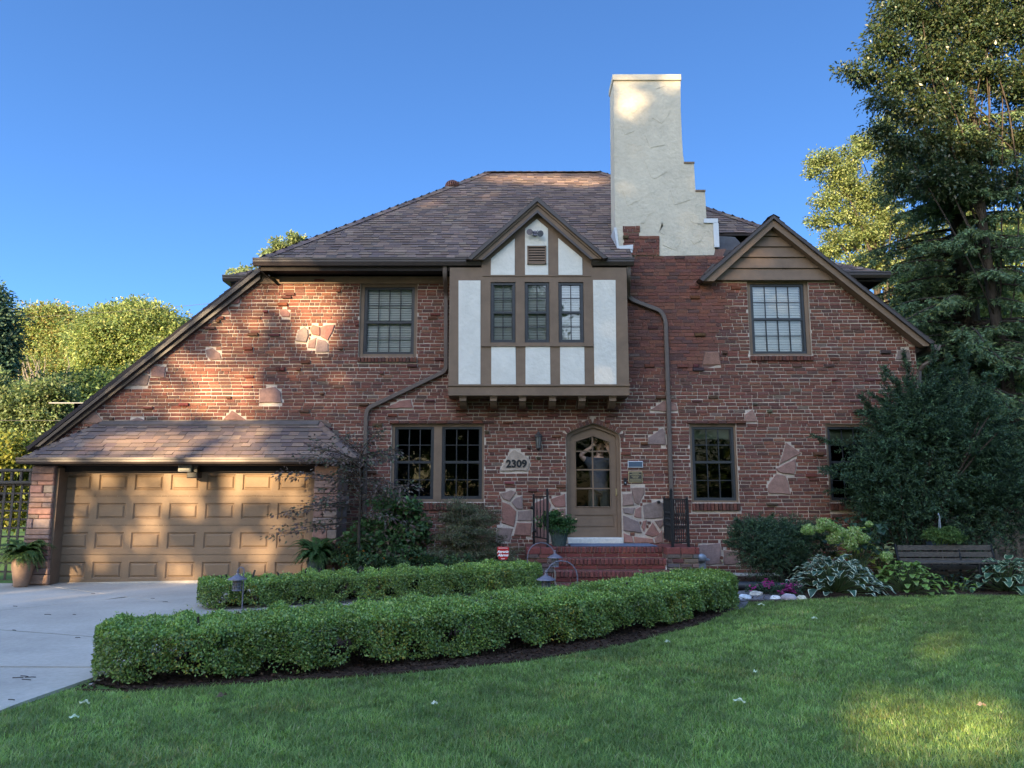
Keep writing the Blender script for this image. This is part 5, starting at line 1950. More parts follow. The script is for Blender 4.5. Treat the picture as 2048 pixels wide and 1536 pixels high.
tree('broadleaf_tree', 'mid green airy tree between the right roof edge and the spruce', (13.2, 23, .5), (13.0, 23, 7.5), .18,
     [pxb(1830, 560, 40, 34, 23), pxb(1900, 600, 50, 40, 23), pxb(1960, 560, 44, 40, 23), pxb(1860, 640, 50, 40, 23), pxb(2020, 620, 56, 50, 23), pxb(1930, 690, 60, 44, 23), pxb(1860, 720, 50, 44, 23), pxb(2030, 740, 60, 60, 23),
      pxb(1990, 490, 50, 36, 23), pxb(1920, 500, 40, 30, 23), pxb(1950, 800, 80, 60, 23)],
     760, 48, .13, [(.12, .18, .06), (.09, .14, .05), (.16, .22, .07), (.2, .24, .09)], M['leaf'], M['bark'], .36, nlimb=14, shell=.9, limb=.22)
# spruce with long drooping boughs
sp = thing('spruce_tree', 'dark spruce with long drooping boughs at the right edge', 'tree', (10.4, 17.2, .4))
mb = MB()
mb.tube([(10.4, 17.2, .3), (10.5, 17.2, 6), (10.3, 17.2, 12), (10.4, 17.2, 17)], [.26, .2, .13, .04], 10)
BP, BD, BT = [], [], []
for i in range(215):
    z = random.uniform(1.2, 10.5)
    a = random.uniform(math.pi * 1.15, math.pi * 1.75) if i > 170 else random.uniform(0, 2 * math.pi) if random.random() < .4 else random.uniform(math.pi * .75, math.pi * 1.65)
    Ln = (1 - z / 16) * 4.3 * random.uniform(.6, 1.12)
    s = Vector((10.4, 17.2, z))
    d = Vector((math.cos(a), math.sin(a), 0))
    e = s + d * Ln + Vector((0, 0, -Ln * random.uniform(.10, .32)))
    m = s.lerp(e, .5) + Vector((0, 0, Ln * .10))
    pts = []
    for k in range(13):
        q = k / 12
        pts.append(s * (1 - q) ** 2 + m * 2 * q * (1 - q) + e * q * q)
    mb.tube(pts, [.04 * (1 - k / 13) + .006 for k in range(13)], 5)
    side = d.cross(Vector((0, 0, 1)))
    for k in range(2, 13):
        for sg in (-1, 1):
            if random.random() < .12: continue
            L2 = (.55 - .25 * k / 12) * random.uniform(.5, 1.15)
            tw = (side * sg * random.uniform(.3, 1) + d * .5 + Vector((0, 0, -random.uniform(.35, 1.1)))).normalized()
            nn = int(L2 / .022)
            for q in range(nn):
                for _ in range(2):
                    BP.append(pts[k] + tw * (q * .022)); 
                    BD.append((tw * .55 + Vector((random.uniform(-1, 1), random.uniform(-1, 1), random.uniform(-1, .6)))))
mb.build('trunk', M['bark'], sp)
P = np.array([tuple(p) for p in BP]); D = np.array([tuple(p) for p in BD])
L = RNG.uniform(.07, .13, len(P))
V, Q = leaf_quads(P, D, rand_dir(len(P)), L, L * .30)
np_mesh('crown', V, Q, M['needle'], pick_tones(len(P), [(.12, .18, .085), (.085, .135, .07), (.15, .21, .085), (.22, .25, .09)], .25, [4, 4, 2, .6]), parent=sp)
# wood behind the right side
o_, _ = crown('far_wood', [pxb(1950, 800, 160, 200, 36, 4), pxb(2120, 700, 180, 300, 36, 4), pxb(1900, 1000, 200, 120, 34, 4)], 1100, 40, .34, DG + MG, M['leaf'], None, 1.0)
tag(o_, kind='stuff')

# ------------------------------------------------------------------ yews
def yew(name, label, base, blobs, nspray, length, pal, stems, per=26, up=.25, need=.05, cat='shrub', plumes=0, plen=.7):
    t = thing(name, label, cat, base)
    c, d, k = blob_points(blobs, nspray, .6)
    n = len(c)
    ax = d * .8 + RNG.normal(size=(n, 3)) * .35
    ax[:, 2] += up
    if plumes:      # long leading shoots that break the outline
        pc_, pd_, _ = blob_points(blobs, plumes, .12)
        m_ = pd_[:, 2] > -.35
        pc_, pd_ = pc_[m_], pd_[m_]
        pa = unit(pd_ * np.array([1, .7, .55]) + RNG.normal(size=pd_.shape) * .22 + np.array([0, -.15, .30]))
        Lp = plen * RNG.uniform(.45, 1.2, len(pa))
        for q in np.linspace(0, 1, 9):
            for _ in range(3):
                side = unit(RNG.normal(size=pa.shape) * np.array([1, 1, .4]))
                c = np.concatenate([c, pc_ + pa * (q * Lp)[:, None]])
                ax = np.concatenate([ax, pa * .9 + side * (.75 - .45 * q)])
        n = len(c)
        length = np.concatenate([np.full(nspray, length), np.full(n - nspray, length * .42)])
    ax = unit(ax)
    q = np.tile(np.linspace(0, 1, per), n)
    Lr = np.repeat(length * RNG.uniform(.5, 1.3, n), per)
    A = np.repeat(ax, per, 0)
    P = np.repeat(c, per, 0) + A * (q * Lr)[:, None]
    P[:, 2] -= (q ** 2 * Lr * .18)
    D = A * .55 + rand_dir(len(P)) * .8
    L = need * RNG.uniform(.7, 1.25, len(P))
    V, Q = leaf_quads(P, D, rand_dir(len(P)), L, L * .25)
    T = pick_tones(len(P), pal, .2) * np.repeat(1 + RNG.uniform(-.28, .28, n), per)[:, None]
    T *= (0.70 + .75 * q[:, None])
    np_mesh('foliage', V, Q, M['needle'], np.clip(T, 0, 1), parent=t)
    mb = MB()
    b = Vector(base)
    for i in range(stems):
        tg = c[RNG.integers(n)]
        branches(mb, b + Vector((random.uniform(-.15, .15), random.uniform(-.1, .1), 0)), [tg], .03, .3)
    mb.build('stem', M['bark'], t)
    return t
yp = [(.032, .060, .034), (.040, .078, .038), (.025, .047, .032), (.065, .11, .048)]
yY = 13.25
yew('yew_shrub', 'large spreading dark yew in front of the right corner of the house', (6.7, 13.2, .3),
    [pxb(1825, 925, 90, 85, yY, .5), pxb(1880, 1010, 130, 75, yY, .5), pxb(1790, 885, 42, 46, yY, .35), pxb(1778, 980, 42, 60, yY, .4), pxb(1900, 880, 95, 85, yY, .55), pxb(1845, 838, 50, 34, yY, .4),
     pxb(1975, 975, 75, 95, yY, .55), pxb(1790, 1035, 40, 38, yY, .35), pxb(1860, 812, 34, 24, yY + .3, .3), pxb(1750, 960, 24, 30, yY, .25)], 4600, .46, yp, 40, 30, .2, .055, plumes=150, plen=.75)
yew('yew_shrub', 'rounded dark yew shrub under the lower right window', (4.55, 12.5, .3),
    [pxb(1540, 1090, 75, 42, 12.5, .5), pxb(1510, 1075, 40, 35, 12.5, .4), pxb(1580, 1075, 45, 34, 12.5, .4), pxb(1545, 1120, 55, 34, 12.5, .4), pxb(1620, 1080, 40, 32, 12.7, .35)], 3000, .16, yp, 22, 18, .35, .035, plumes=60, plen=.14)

# ------------------------------------------------------------------ hedges
def hedge(name, label, line, width, hts, nleaf, pal, group, gap=.18, loc=None, leaf=.034):
    """clipped hedge along a list of (x, y): leaves over a rounded box with worn, uneven skirts"""
    L = [Vector((x, y, 0)) for x, y in line]
    seg = [(L[i + 1] - L[i]).length for i in range(len(L) - 1)]
    tot = sum(seg)
    t = thing(name, label, 'hedge', (L[0].x, L[0].y, gz(L[0].x, L[0].y)), group)
    def frame(s):
        for i, q in enumerate(seg):
            if s <= q or i == len(seg) - 1:
                d = (L[i + 1] - L[i]) / q
                return L[i] + d * s, d
            s -= q
    ss = np.linspace(-width * .5, tot + width * .5, 400)
    fr = [frame(float(s)) for s in ss]
    cen = np.array([tuple(f[0]) for f in fr]); dr = np.array([tuple(f[1]) for f in fr])
    # smooth the bends
    ker = np.ones(25) / 25
    pad = lambda a: np.concatenate([np.repeat(a[:1], 12, 0), a, np.repeat(a[-1:], 12, 0)])
    dr = unit(np.stack([np.convolve(pad(dr)[:, i], ker, 'valid') for i in range(3)], 1))
    n = nleaf
    s = RNG.random(n)
    idx = np.clip((s * 399).astype(int), 0, 399)
    along = ss[idx]
    # section angle: bottom front 0 .. over the top .. bottom back 1
    u = RNG.random(n)
    perim = RNG.random(n)
    H = np.interp(along, np.linspace(0, tot, len(hts)), hts)
    hw = width / 2
    tot_p = 2 * H + width
    pp = perim * tot_p
    lat = np.where(pp < H, -hw, np.where(pp < H + width, -hw + (pp - H), hw))
    zz = np.where(pp < H, pp, np.where(pp < H + width, H, H - (pp - H - width)))
    nl = np.where(pp < H, -1., np.where(pp < H + width, 0., 1.))
    nz = np.where((pp >= H) & (pp < H + width), 1., 0.)
    # round the top edges
    e = .07
    fx = np.clip((np.abs(lat) - (hw - e)) / e, 0, 1); fz = np.clip((zz - (H - e)) / e, 0, 1)
    cut = fx * fz
    lat = lat - np.sign(lat) * cut * e * .32; zz = zz - cut * e * .32
    nl = nl + np.sign(lat) * cut * .7; nz = nz + cut * .7
    # rounded ends
    endd = np.maximum(np.maximum(-along, along - tot), 0) / (width * .5)
    lat = lat * np.sqrt(np.clip(1 - endd ** 2, 0.0, 1))
    # lumps
    ph = np.array([1.7, 3.1, 5.3])
    lump = .012 * np.sin(along * 5.1 + zz * 6) + .012 * np.sin(along * 9.7 + lat * 8 + 2) + .014 * np.sin(zz * 17 + along * 14) + .018 * np.sin(along * 23 + zz * 11)
    depth = RNG.random(n) ** 2.2 * .11
    off = lump - depth + RNG.exponential(.008, n)
    nrm2 = np.stack([nl, nz], 1); nrm2 /= np.maximum(np.linalg.norm(nrm2, axis=1, keepdims=True), 1e-6)
    lat = lat + nrm2[:, 0] * off; zz = zz + nrm2[:, 1] * off
    # ragged skirt: the leaves thin out low down, in places up to a third of the height
    skirt = .05 + gap * np.clip(.35 + .5 * np.sin(along * 4.3 + 1) + .4 * np.sin(along * 9.1) + .3 * np.sin(along * 17), 0, 1)
    keep = (zz > skirt * RNG.uniform(.6, 1.1, n))
    pit = np.sin(along * 8.3 + 2 + 1.5 * np.sin(along * 2.1)) * np.sin(zz * 15 + along * 4.1 + np.sin(along * 3.3)) + .5 * np.sin(along * 19 + zz * 9) * np.sin(zz * 31 - along * 7)
    hole = (pit > .62) & (RNG.random(n) < .86) & (nz < .5)
    keep &= ~hole
    cx = cen[idx]; d_ = dr[idx]
    sd_ = np.stack([d_[:, 1], -d_[:, 0], np.zeros(n)], 1)       # towards the street
    base_z = np.array([gz(float(a), float(b)) for a, b in cen[:, :2]])[idx]
    P = cx - sd_ * lat[:, None] * 1.0
    P[:, 2] = base_z + zz
    Nv = -sd_ * nrm2[:, :1] + np.array([0, 0, 1.0]) * nrm2[:, 1:2]
    ende = np.clip(endd, 0, 1)[:, None] * np.sign(along - tot / 2)[:, None]
    Nv = Nv + d_ * ende
    P, Nv, n, al, dp, nzk = P[keep], Nv[keep], int(keep.sum()), along[keep], depth[keep], nz[keep]
    D = Nv * .15 + RNG.normal(size=(n, 3)) * .5 + np.array([0, 0, .2])
    Nn = Nv * .8 + RNG.normal(size=(n, 3)) * .45 + np.array([0, 0, .55])
    Ls = leaf * RNG.uniform(.6, 1.25, n)
    V, Q = leaf_quads(P, D, Nn, Ls, Ls * .56)
    T = pick_tones(n, pal, .26)
    T *= np.where(nzk > .5, 1.3, .95)[:, None]         # paler new growth on the clipped top, with the sky's sheen painted in
    T *= (1 + .16 * np.sin(al * 2.3 + .7) * np.sin(al * 5.9))[:, None]
    bronze = (np.sin(al * 3.7 + 1) > .80) & (RNG.random(n) < .22) & (nzk < .5)
    T[bronze] = T[bronze] * np.array([1.6, 1.0, .7])
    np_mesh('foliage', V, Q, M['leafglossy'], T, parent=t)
    mb = MB()
    k = int(tot / .28)
    for i in range(k):
        c_, dd = frame(tot * (i + .5) / k + random.uniform(-.08, .08))
        z = gz(c_.x, c_.y)
        b = Vector((c_.x + random.uniform(-.1, .1), c_.y + random.uniform(-.1, .1), z))
        for q in range(5):
            branches(mb, b, [b + Vector((random.uniform(-.22, .22), random.uniform(-.22, .22), random.uniform(.3, .46)))], .012, .4)
    mb.build('stem', M['bark'], t)
    return t
HP = [(.16, .25, .055), (.13, .21, .05), (.21, .30, .065), (.27, .34, .085), (.10, .165, .05)]
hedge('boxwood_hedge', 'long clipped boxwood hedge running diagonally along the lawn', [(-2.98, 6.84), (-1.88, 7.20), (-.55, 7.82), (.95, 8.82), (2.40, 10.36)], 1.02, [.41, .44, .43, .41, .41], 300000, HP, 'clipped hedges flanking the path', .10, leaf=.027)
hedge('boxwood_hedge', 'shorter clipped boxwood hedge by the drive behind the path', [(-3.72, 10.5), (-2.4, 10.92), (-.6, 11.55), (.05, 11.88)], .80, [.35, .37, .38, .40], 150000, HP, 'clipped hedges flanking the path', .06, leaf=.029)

# ------------------------------------------------------------------ shrubs left of the steps
def soft_shrub(name, label, base, blobs, nclump, per, leaf, pal, cr, aspect, stems, mat='leaf', droop=.2, flat=.6, wts=None, cat='shrub', bark='bark', sr=.02):
    t = thing(name, label, cat, base)
    o, c = crown('foliage', blobs, nclump, per, leaf, pal, M[mat], t, cr, aspect=aspect, droop=droop, flat=flat, wts=wts, shell=.8)
    mb = MB()
    b = Vector(base)
    for i in range(stems):
        branches(mb, b + Vector((random.uniform(-.12, .12), random.uniform(-.08, .08), 0)), [c[RNG.integers(len(c))]], sr, .35)
    mb.build('stem', M[bark], t)
    return t
gY = 12.9
soft_shrub('japanese_maple', 'feathery grey green Japanese maple under the double window', (-.45, 12.9, .3),
           [pxb(945, 1060, 62, 55, gY, .5), pxb(905, 1100, 50, 40, gY, .5), pxb(960, 1110, 70, 32, gY, .5), pxb(920, 1030, 35, 32, gY, .4), pxb(1010, 1120, 42, 26, gY - .3, .35)],
           300, 110, .05, [(.13, .15, .075), (.10, .125, .065), (.16, .155, .08), (.15, .12, .08)], .16, .22, 14, droop=.6, flat=.35, bark='barkpale')
soft_shrub('leafy_shrub', 'broad leaved shrub with browning leaves left of the feathery maple', (-1.95, 13.0, .3),
           [pxb(770, 1075, 55, 55, 13, .4), pxb(805, 1030, 45, 40, 13, .35), pxb(735, 1090, 50, 45, 13, .4), pxb(790, 1110, 60, 35, 12.8, .4), pxb(830, 1060, 28, 50, 13, .3), pxb(775, 1015, 30, 30, 13, .3)],
           300, 26, .085, [(.085, .165, .06), (.11, .20, .065), (.14, .12, .08), (.17, .12, .085), (.07, .12, .055)], .13, .7, 16, wts=[4, 3, 2, 1.5, 3])
soft_shrub('leafy_shrub', 'low dark ground shrub with orange flecks behind the left hedge', (-2.6, 12.5, .3),
           [pxb(700, 1110, 45, 28, 12.5, .3), pxb(850, 1125, 60, 24, 12.4, .3), pxb(760, 1130, 60, 20, 12.3, .3), pxb(920, 1130, 50, 18, 12.3, .3)],
           160, 26, .06, [(.06, .10, .04), (.08, .13, .045), (.04, .075, .035), (.45, .17, .03)], .10, .55, 8, wts=[5, 4, 4, .12])
# young beech with coppery leaves on tiered branches
yt = thing('young_beech', 'young slender beech with coppery leaves on tiered branches before the garage pier', 'tree', (at(718, 1140, 12.4).x, 12.4, .3))
b = Vector(yt.location)
mb = MB()
top = at(722, 885, 12.4)
trk = [b, at(718, 1060, 12.4), at(721, 980, 12.4), at(720, 920, 12.4), top]
mb.tube(trk, [.030, .024, .018, .012, .005], 8)
LP, LD = [], []
for (sx_, sy_, ex, ey, n_) in ((720, 1040, 540, 1070, 3), (720, 1010, 560, 1030, 2), (720, 1000, 640, 985, 2), (720, 975, 570, 955, 3), (720, 950, 610, 905, 3), (721, 930, 640, 890, 3), (721, 960, 800, 985, 3),
                           (720, 1000, 815, 960, 3), (720, 920, 790, 900, 3), (720, 1030, 800, 1050, 2), (720, 985, 680, 940, 2), (721, 905, 690, 880, 2), (721, 905, 745, 870, 2), (720, 940, 775, 930, 2), (719, 1020, 610, 1010, 2)):
    for r in range(n_):
        s = at(sx_, sy_ + random.uniform(-8, 8), 12.4)
        e = at(ex + random.uniform(-22, 22), ey + random.uniform(-14, 14), 12.4 + random.uniform(-.7, .55))
        m = s.lerp(e, .5) + Vector((0, 0, .08))
        pts = []
        for k in range(9):
            q = k / 8
            pts.append(s * (1 - q) ** 2 + m * 2 * q * (1 - q) + e * q * q)
        mb.tube(pts, [.008 * (1 - q / 8) + .002 for q in range(9)], 5)
        for k in range(2, 9):
            for q in range(random.randint(6, 12)):
                tw = Vector((random.uniform(-1, 1), random.uniform(-1, 1), random.uniform(-.5, .5))).normalized() * random.uniform(.02, .12)
                LP.append(pts[k] + tw); LD.append(tw + (e - s).normalized() * .05 + Vector((0, 0, -.03)))
mb.build('trunk', M['bark'], yt)
P = np.array([tuple(p) for p in LP]); D = np.array([tuple(p) for p in LD])
L = RNG.uniform(.045, .085, len(P))
V, Q = leaf_quads(P, D, rand_dir(len(P)) * .6 + np.array([0, 0, .6]), L, L * .5)
np_mesh('crown', V, Q, M['leaf'], pick_tones(len(P), [(.13, .095, .08), (.10, .08, .07), (.18, .14, .11), (.08, .10, .06)], .25), parent=yt)

# ------------------------------------------------------------------ ferns in pots
def fronds(parent, c, n, length, pal, up=.9, droop=1.0, width=.075, fmin=0.0):
    PV, PD, PN, PL = [], [], [], []
    mb = MB()
    for i in range(n):
        a = random.uniform(0, 2 * math.pi)
        Ln = length * random.uniform(.6, 1.15)
        u_ = random.uniform(fmin, up)
        d = Vector((math.cos(a), math.sin(a), 0))
        pts = []
        K = 12
        for k in range(K + 1):
            q = k / K
            pts.append(Vector(c) + d * (Ln * q * .85) + Vector((0, 0, Ln * (u_ * q - droop * q * q))))
        mb.tube(pts, [.004] * K + [.002], 4)
        for k in range(1, K + 1):
            tan = (pts[k] - pts[k - 1]).normalized()
            sd_ = tan.cross(Vector((0, 0, 1)))
            if sd_.length < .1: sd_ = Vector((-d.y, d.x, 0))
            sd_.normalize()
            for h in (0, .5):
                p = pts[k - 1].lerp(pts[k], h)
                wd = width * math.sin(math.pi * min(1, (k + h) / (K + 1)) ** .7) + .012
                for sg in (-1, 1):
                    PV.append(tuple(p)); PD.append(tuple(sd_ * sg + tan * .45 + Vector((0, 0, -.25)))); PN.append(tuple(tan.cross(sd_) + Vector((random.uniform(-.3, .3),) * 3))); PL.append(wd * random.uniform(.8, 1.2))
    P, D, Nn, L = (np.array(x) for x in (PV, PD, PN, PL))
    V, Q = leaf_quads(P, D, Nn, L, L * .34)
    np_mesh('frond', V, Q, M['leaf'], pick_tones(len(P), pal, .2), parent=parent)
    mb.build('frond_stem', M['needle_stem'], parent)
M['needle_stem'] = surf('green stem', (.06, .09, .03), .6, 10, .2, 0)
FP = [(.075, .13, .035), (.10, .165, .045), (.055, .105, .032), (.14, .19, .055)]
FD = [(.055, .12, .035), (.075, .15, .042), (.04, .09, .03)]
for (px_, py_, Y, lab, flab, pal, rr, tall) in ((42, 1172, 13.0, 'tall tan glazed urn beside the left garage pier', 'bushy fern spilling over the tan urn', FP, .165, .47),
                                               (632, 1150, 12.9, 'dark pot under a fern at the right end of the garage door', 'bushy dark fern at the right end of the garage door', FD, .15, .42)):
    x = at(px_, py_, Y).x
    z0_ = gz(x, Y) + .026
    t = thing('plant_pot', lab, 'pot', (x, Y, z0_))
    mb = MB()
    mb.lathe((x, Y, z0_), [(rr * .62, 0), (rr * .66, .02), (rr * .85, tall * .4), (rr * 1.02, tall * .72), (rr * .98, tall * .85), (rr * .80, tall * .95), (rr * .86, tall), (rr * .76, tall), (rr * .74, tall - .05)], 28)
    mb.build('vase', M['terra'] if px_ < 100 else M['potgreen'], t, smooth=True)
    mb = MB(); mb.lathe((x, Y, z0_), [(rr * .74, tall - .05), (0, tall - .04)], 20); mb.build('potting_soil', M['soil'], t)
    f = thing('potted_fern', flab, 'fern', (x, Y, z0_ + tall - .05))
    fronds(f, (x, Y, z0_ + tall - .03), 130, .52 if px_ < 100 else .50, pal, 1.75, 1.15, .075, .75)

# rose in a basket pot on the landing
x, Y = at(1118, 1070, 13.25).x, 13.25
t = thing('plant_pot', 'grey green woven pot on the landing left of the door', 'pot', (x, Y, LZ))
mb = MB(); mb.lathe((x, Y, LZ), [(.105, 0), (.11, .01), (.15, .25), (.158, .255), (.158, .285), (.14, .285), (.135, .24)], 24)
for k in range(12):
    a = 2 * math.pi * k / 12
    for s_ in (-1, 1):
        pts = [(x + (.112 + .04 * q / 8) * math.cos(a + s_ * q * .12), Y + (.112 + .04 * q / 8) * math.sin(a + s_ * q * .12), LZ + .02 + .22 * q / 8) for q in range(9)]
        mb.tube(pts, .005, 4)
mb.build('basket', M['potgreen'], t)
t = soft_shrub('potted_rose', 'bushy green rose with a few pale buds in the woven pot', (x, Y, LZ + .24),
               [pxb(1112, 1045, 30, 22, Y, .25), pxb(1125, 1058, 26, 18, Y, .22), pxb(1095, 1040, 20, 20, Y, .2), pxb(1138, 1045, 14, 14, Y, .15)], 110, 34, .038, [(.05, .115, .035), (.07, .15, .045), (.035, .085, .03)], .075, .6, 8, cat='rose', sr=.006)
mb = MB()
for q in ((1117, 1018), (1152, 1038), (1125, 1032)):
    mb.ball(at(*q, Y - .1), .016, .016, .014, 8, 6)
mb.build('bud', surf('pale peach bud', (.6, .38, .22), .7, 8, .1, 0), t)

# ------------------------------------------------------------------ right hand bed
def wide_leaf(mb, base, d, up, L, W, cols, margin, curl=.5, cup=.15):
    """ribbed leaf blade on an arching midrib; the outer strip is the pale margin"""
    base, d = Vector(base), Vector(d).normalized()
    side = d.cross(Vector((0, 0, 1))).normalized()
    K = 7
    rows = []
    for k in range(K + 1):
        q = k / K
        c = base + d * (L * q * (1 - .12 * q)) + Vector((0, 0, L * (up * q - curl * q * q)))
        w_ = W * .5 * (math.sin(math.pi * min(1, q * .96 + .04) ** .72)) * (1 if k < K else .0) + .002
        tan = (d + Vector((0, 0, up - 2 * curl * q))).normalized()
        nn = side.cross(tan).normalized()
        if nn.z < 0: nn = -nn
        rows.append([c + side * (w_ * s) + nn * (cup * abs(s) * w_ + .012 * math.sin(q * 9 + s * 3) * abs(s)) for s in (-1, -.80, -.4, 0, .4, .80, 1)])
    b = len(mb.v)
    for r in rows: mb.v.extend([tuple(p) for p in r])
    g_ = jit(cols, .18)
    for k in range(K):
        for s in range(6):
            mb.ct = margin if (s in (0, 5)) else tuple(v * (1.1 if s in (1, 4) else .95) for v in g_)
            mb.face((b + k * 7 + s, b + k * 7 + s + 1, b + (k + 1) * 7 + s + 1, b + (k + 1) * 7 + s))

def hosta(label, base, n, L, W, col, margin, hgt, spread=1.0, name='hosta'):
    t = thing(name, label, 'hosta', base)
    mb, stm = MB(), MB()
    b = Vector(base)
    for i in range(n):
        tier = i / n
        a = i * 2.399 + random.uniform(-.3, .3)
        d = Vector((math.cos(a), math.sin(a), 0))
        rr = (.06 + .36 * (1 - tier) ** .8) * spread
        hz = hgt * (.07 + .90 * tier ** .75) * random.uniform(.85, 1.1)
        p = b + d * rr * random.uniform(.75, 1.1) + Vector((0, 0, hz))
        l = L * random.uniform(.75, 1.1) * (1 - .15 * tier)
        wide_leaf(mb, p, d + Vector((random.uniform(-.3, .3), random.uniform(-.3, .3), 0)), .12 + .5 * tier * random.random(), l, W * l / L, col, margin, random.uniform(.22, .55))
        stm.tube([b + d * .03, b + d * rr * .5 + Vector((0, 0, hz * .6)), p], .005, 4)
    mb.build('foliage', M['leafglossy'], t, smooth=True)
    stm.build('stem', M['needle_stem'], t)
    return t
HG, HM = (.045, .095, .065), (.62, .64, .46)
q = gpt(1668, 1186)
hosta('big blue green hosta with cream leaf margins at the lawn edge', (q.x, q.y, q.z), 150, .23, .135, HG, HM, .50, 1.5)
q = gpt(1815, 1186)
hosta('light green hosta with pale upper leaves right of the big margined hosta', (q.x, q.y, q.z), 95, .17, .11, (.15, .24, .05), (.19, .28, .07), .44, 1.25)
q = gpt(1775, 1168)
hosta('cream yellow hosta behind the light green one', (q.x, q.y + .2, q.z), 34, .20, .12, (.50, .54, .24), (.55, .58, .28), .66, .75)
q = gpt(1700, 1160)
hosta('tall yellow green hosta with upright leaves under the hydrangea', (q.x, q.y - .28, q.z), 34, .30, .21, (.34, .40, .06), (.38, .43, .08), .86, .7)
q = gpt(1620, 1160)
hosta('small lime hosta peeping out left of the big margined hosta', (q.x, q.y + .2, q.z), 26, .18, .10, (.20, .30, .06), (.22, .30, .07), .42, .9)
q = gpt(2015, 1184)
hosta('green hosta with thin cream margins at the far right of the bed', (q.x, q.y, q.z), 90, .23, .14, (.05, .105, .055), (.42, .48, .28), .48, 1.2)
q = gpt(1900, 1178)
hosta('small blue hosta in front of the bench', (q.x, q.y, q.z), 16, .17, .09, (.06, .11, .09), (.07, .12, .09), .24, .5)
q = gpt(1927, 1186)
hosta('tiny lime hosta seedling in front of the bench', (q.x, q.y, q.z), 9, .12, .07, (.2, .3, .05), (.2, .3, .06), .2, .4)

# hydrangea
hy = thing('hydrangea', 'hydrangea with lime green flower heads beneath the yew', 'hydrangea', (5.35, 12.3, .3))
mb, stm = MB(), MB()
hb = Vector((5.35, 12.3, .3))
for i in range(95):
    px_, py_ = random.uniform(1635, 1770), random.uniform(1035, 1115)
    if random.random() < .3: px_, py_ = random.uniform(1700, 1765), random.uniform(1045, 1110)
    p = at(px_, py_, 12.25 + random.uniform(-.1, .45))
    a = random.uniform(0, 6.28)
    wide_leaf(mb, p, (math.cos(a), math.sin(a) - .5, 0), .2, random.uniform(.12, .2), random.uniform(.08, .13), (.03, .062, .032), (.03, .062, .032), .5)
    if i % 3 == 0: stm.tube([hb + Vector((random.uniform(-.15, .15), 0, 0)), hb.lerp(p, .5) + Vector((0, 0, .1)), p], .006, 4)
mb.build('foliage', M['leafglossy'], hy, smooth=True); stm.build('stem', M['needle_stem'], hy)
for (px_, py_, r_) in ((1616, 1059, 12), (1648, 1047, 13), (1662, 1054, 11), (1678, 1064, 12), (1668, 1077, 12), (1703, 1070, 13), (1724, 1076, 12), (1700, 1088, 14), (1640, 1058, 8), (1772, 1113, 11), (1710, 1062, 10), (1738, 1048, 6)):
    c = at(px_, py_, 11.95 if px_ != 1772 else 12.0)
    R = r_ * .0078
    n = 620
    d = rand_dir(n)
    lob = 1 + .16 * np.sin(d[:, :1] * 7 + px_) * np.sin(d[:, 2:] * 6 + py_) 
    P = np.array(tuple(c)) + d * R * 1.12 * np.array([1, 1, .80]) * lob * RNG.uniform(.70, 1.06, (n, 1))
    dn = unit(d + RNG.normal(size=(n, 3)) * .5)
    t1 = unit(np.cross(dn, rand_dir(n)))
    t2 = np.cross(dn, t1)
    s = .0115
    V = np.stack([P + t1 * s, P + t2 * s + d * .004, P - t1 * s, P - t2 * s + d * .004], 1).reshape(-1, 3)
    Q = np.arange(len(V)).reshape(-1, 4)
    np_mesh('flower_head', V, Q, M['petal'], pick_tones(n, [(.36, .45, .16), (.26, .38, .11), (.46, .52, .26), (.18, .28, .08)], .25), parent=hy)

# pink annuals
fl_ = thing('pink_flowers', 'low magenta annuals among grey green leaves behind the edging rocks', 'flowers', gpt(1540, 1188))
blobs = [pxb(1560, 1178, 26, 12, 11.35, .22), pxb(1530, 1176, 24, 12, 11.5, .2), pxb(1585, 1178, 22, 14, 11.3, .2), pxb(1505, 1178, 14, 9, 11.5, .15)]
c_, d_, k_ = blob_points(blobs, 900, .9)
V, Q = leaf_quads(c_, d_ + rand_dir(900) * .5, rand_dir(900) + np.array([0, 0, 1]), RNG.uniform(.03, .05, 900), RNG.uniform(.015, .025, 900))
np_mesh('foliage', V, Q, M['leaf'], pick_tones(900, [(.05, .09, .05), (.09, .13, .07), (.035, .06, .035)], .2), parent=fl_)
for (px_, py_, n_) in ((1576, 1173, 26), (1584, 1180, 26), (1536, 1168, 16), (1540, 1172, 10), (1507, 1176, 10), (1570, 1182, 22), (1590, 1172, 12), (1530, 1164, 6)):
    pc = np.array([tuple(at(px_ + random.gauss(0, 5), py_ + random.gauss(0, 4), 11.15 + random.uniform(-.03, .2))) for q in range(n_)])
    n = len(pc)
    pv, pq = leaf_quads(np.repeat(pc, 5, 0), rand_dir(n * 5) * np.array([1, 1, .35]), np.array([0, -.6, 1.]) + rand_dir(n * 5) * .3, np.full(n * 5, .024), np.full(n * 5, .020))
    np_mesh('blossom', pv, pq, M['petal'], pick_tones(n * 5, [(.34, .035, .15), (.27, .025, .15), (.42, .08, .20)], .2), parent=fl_)

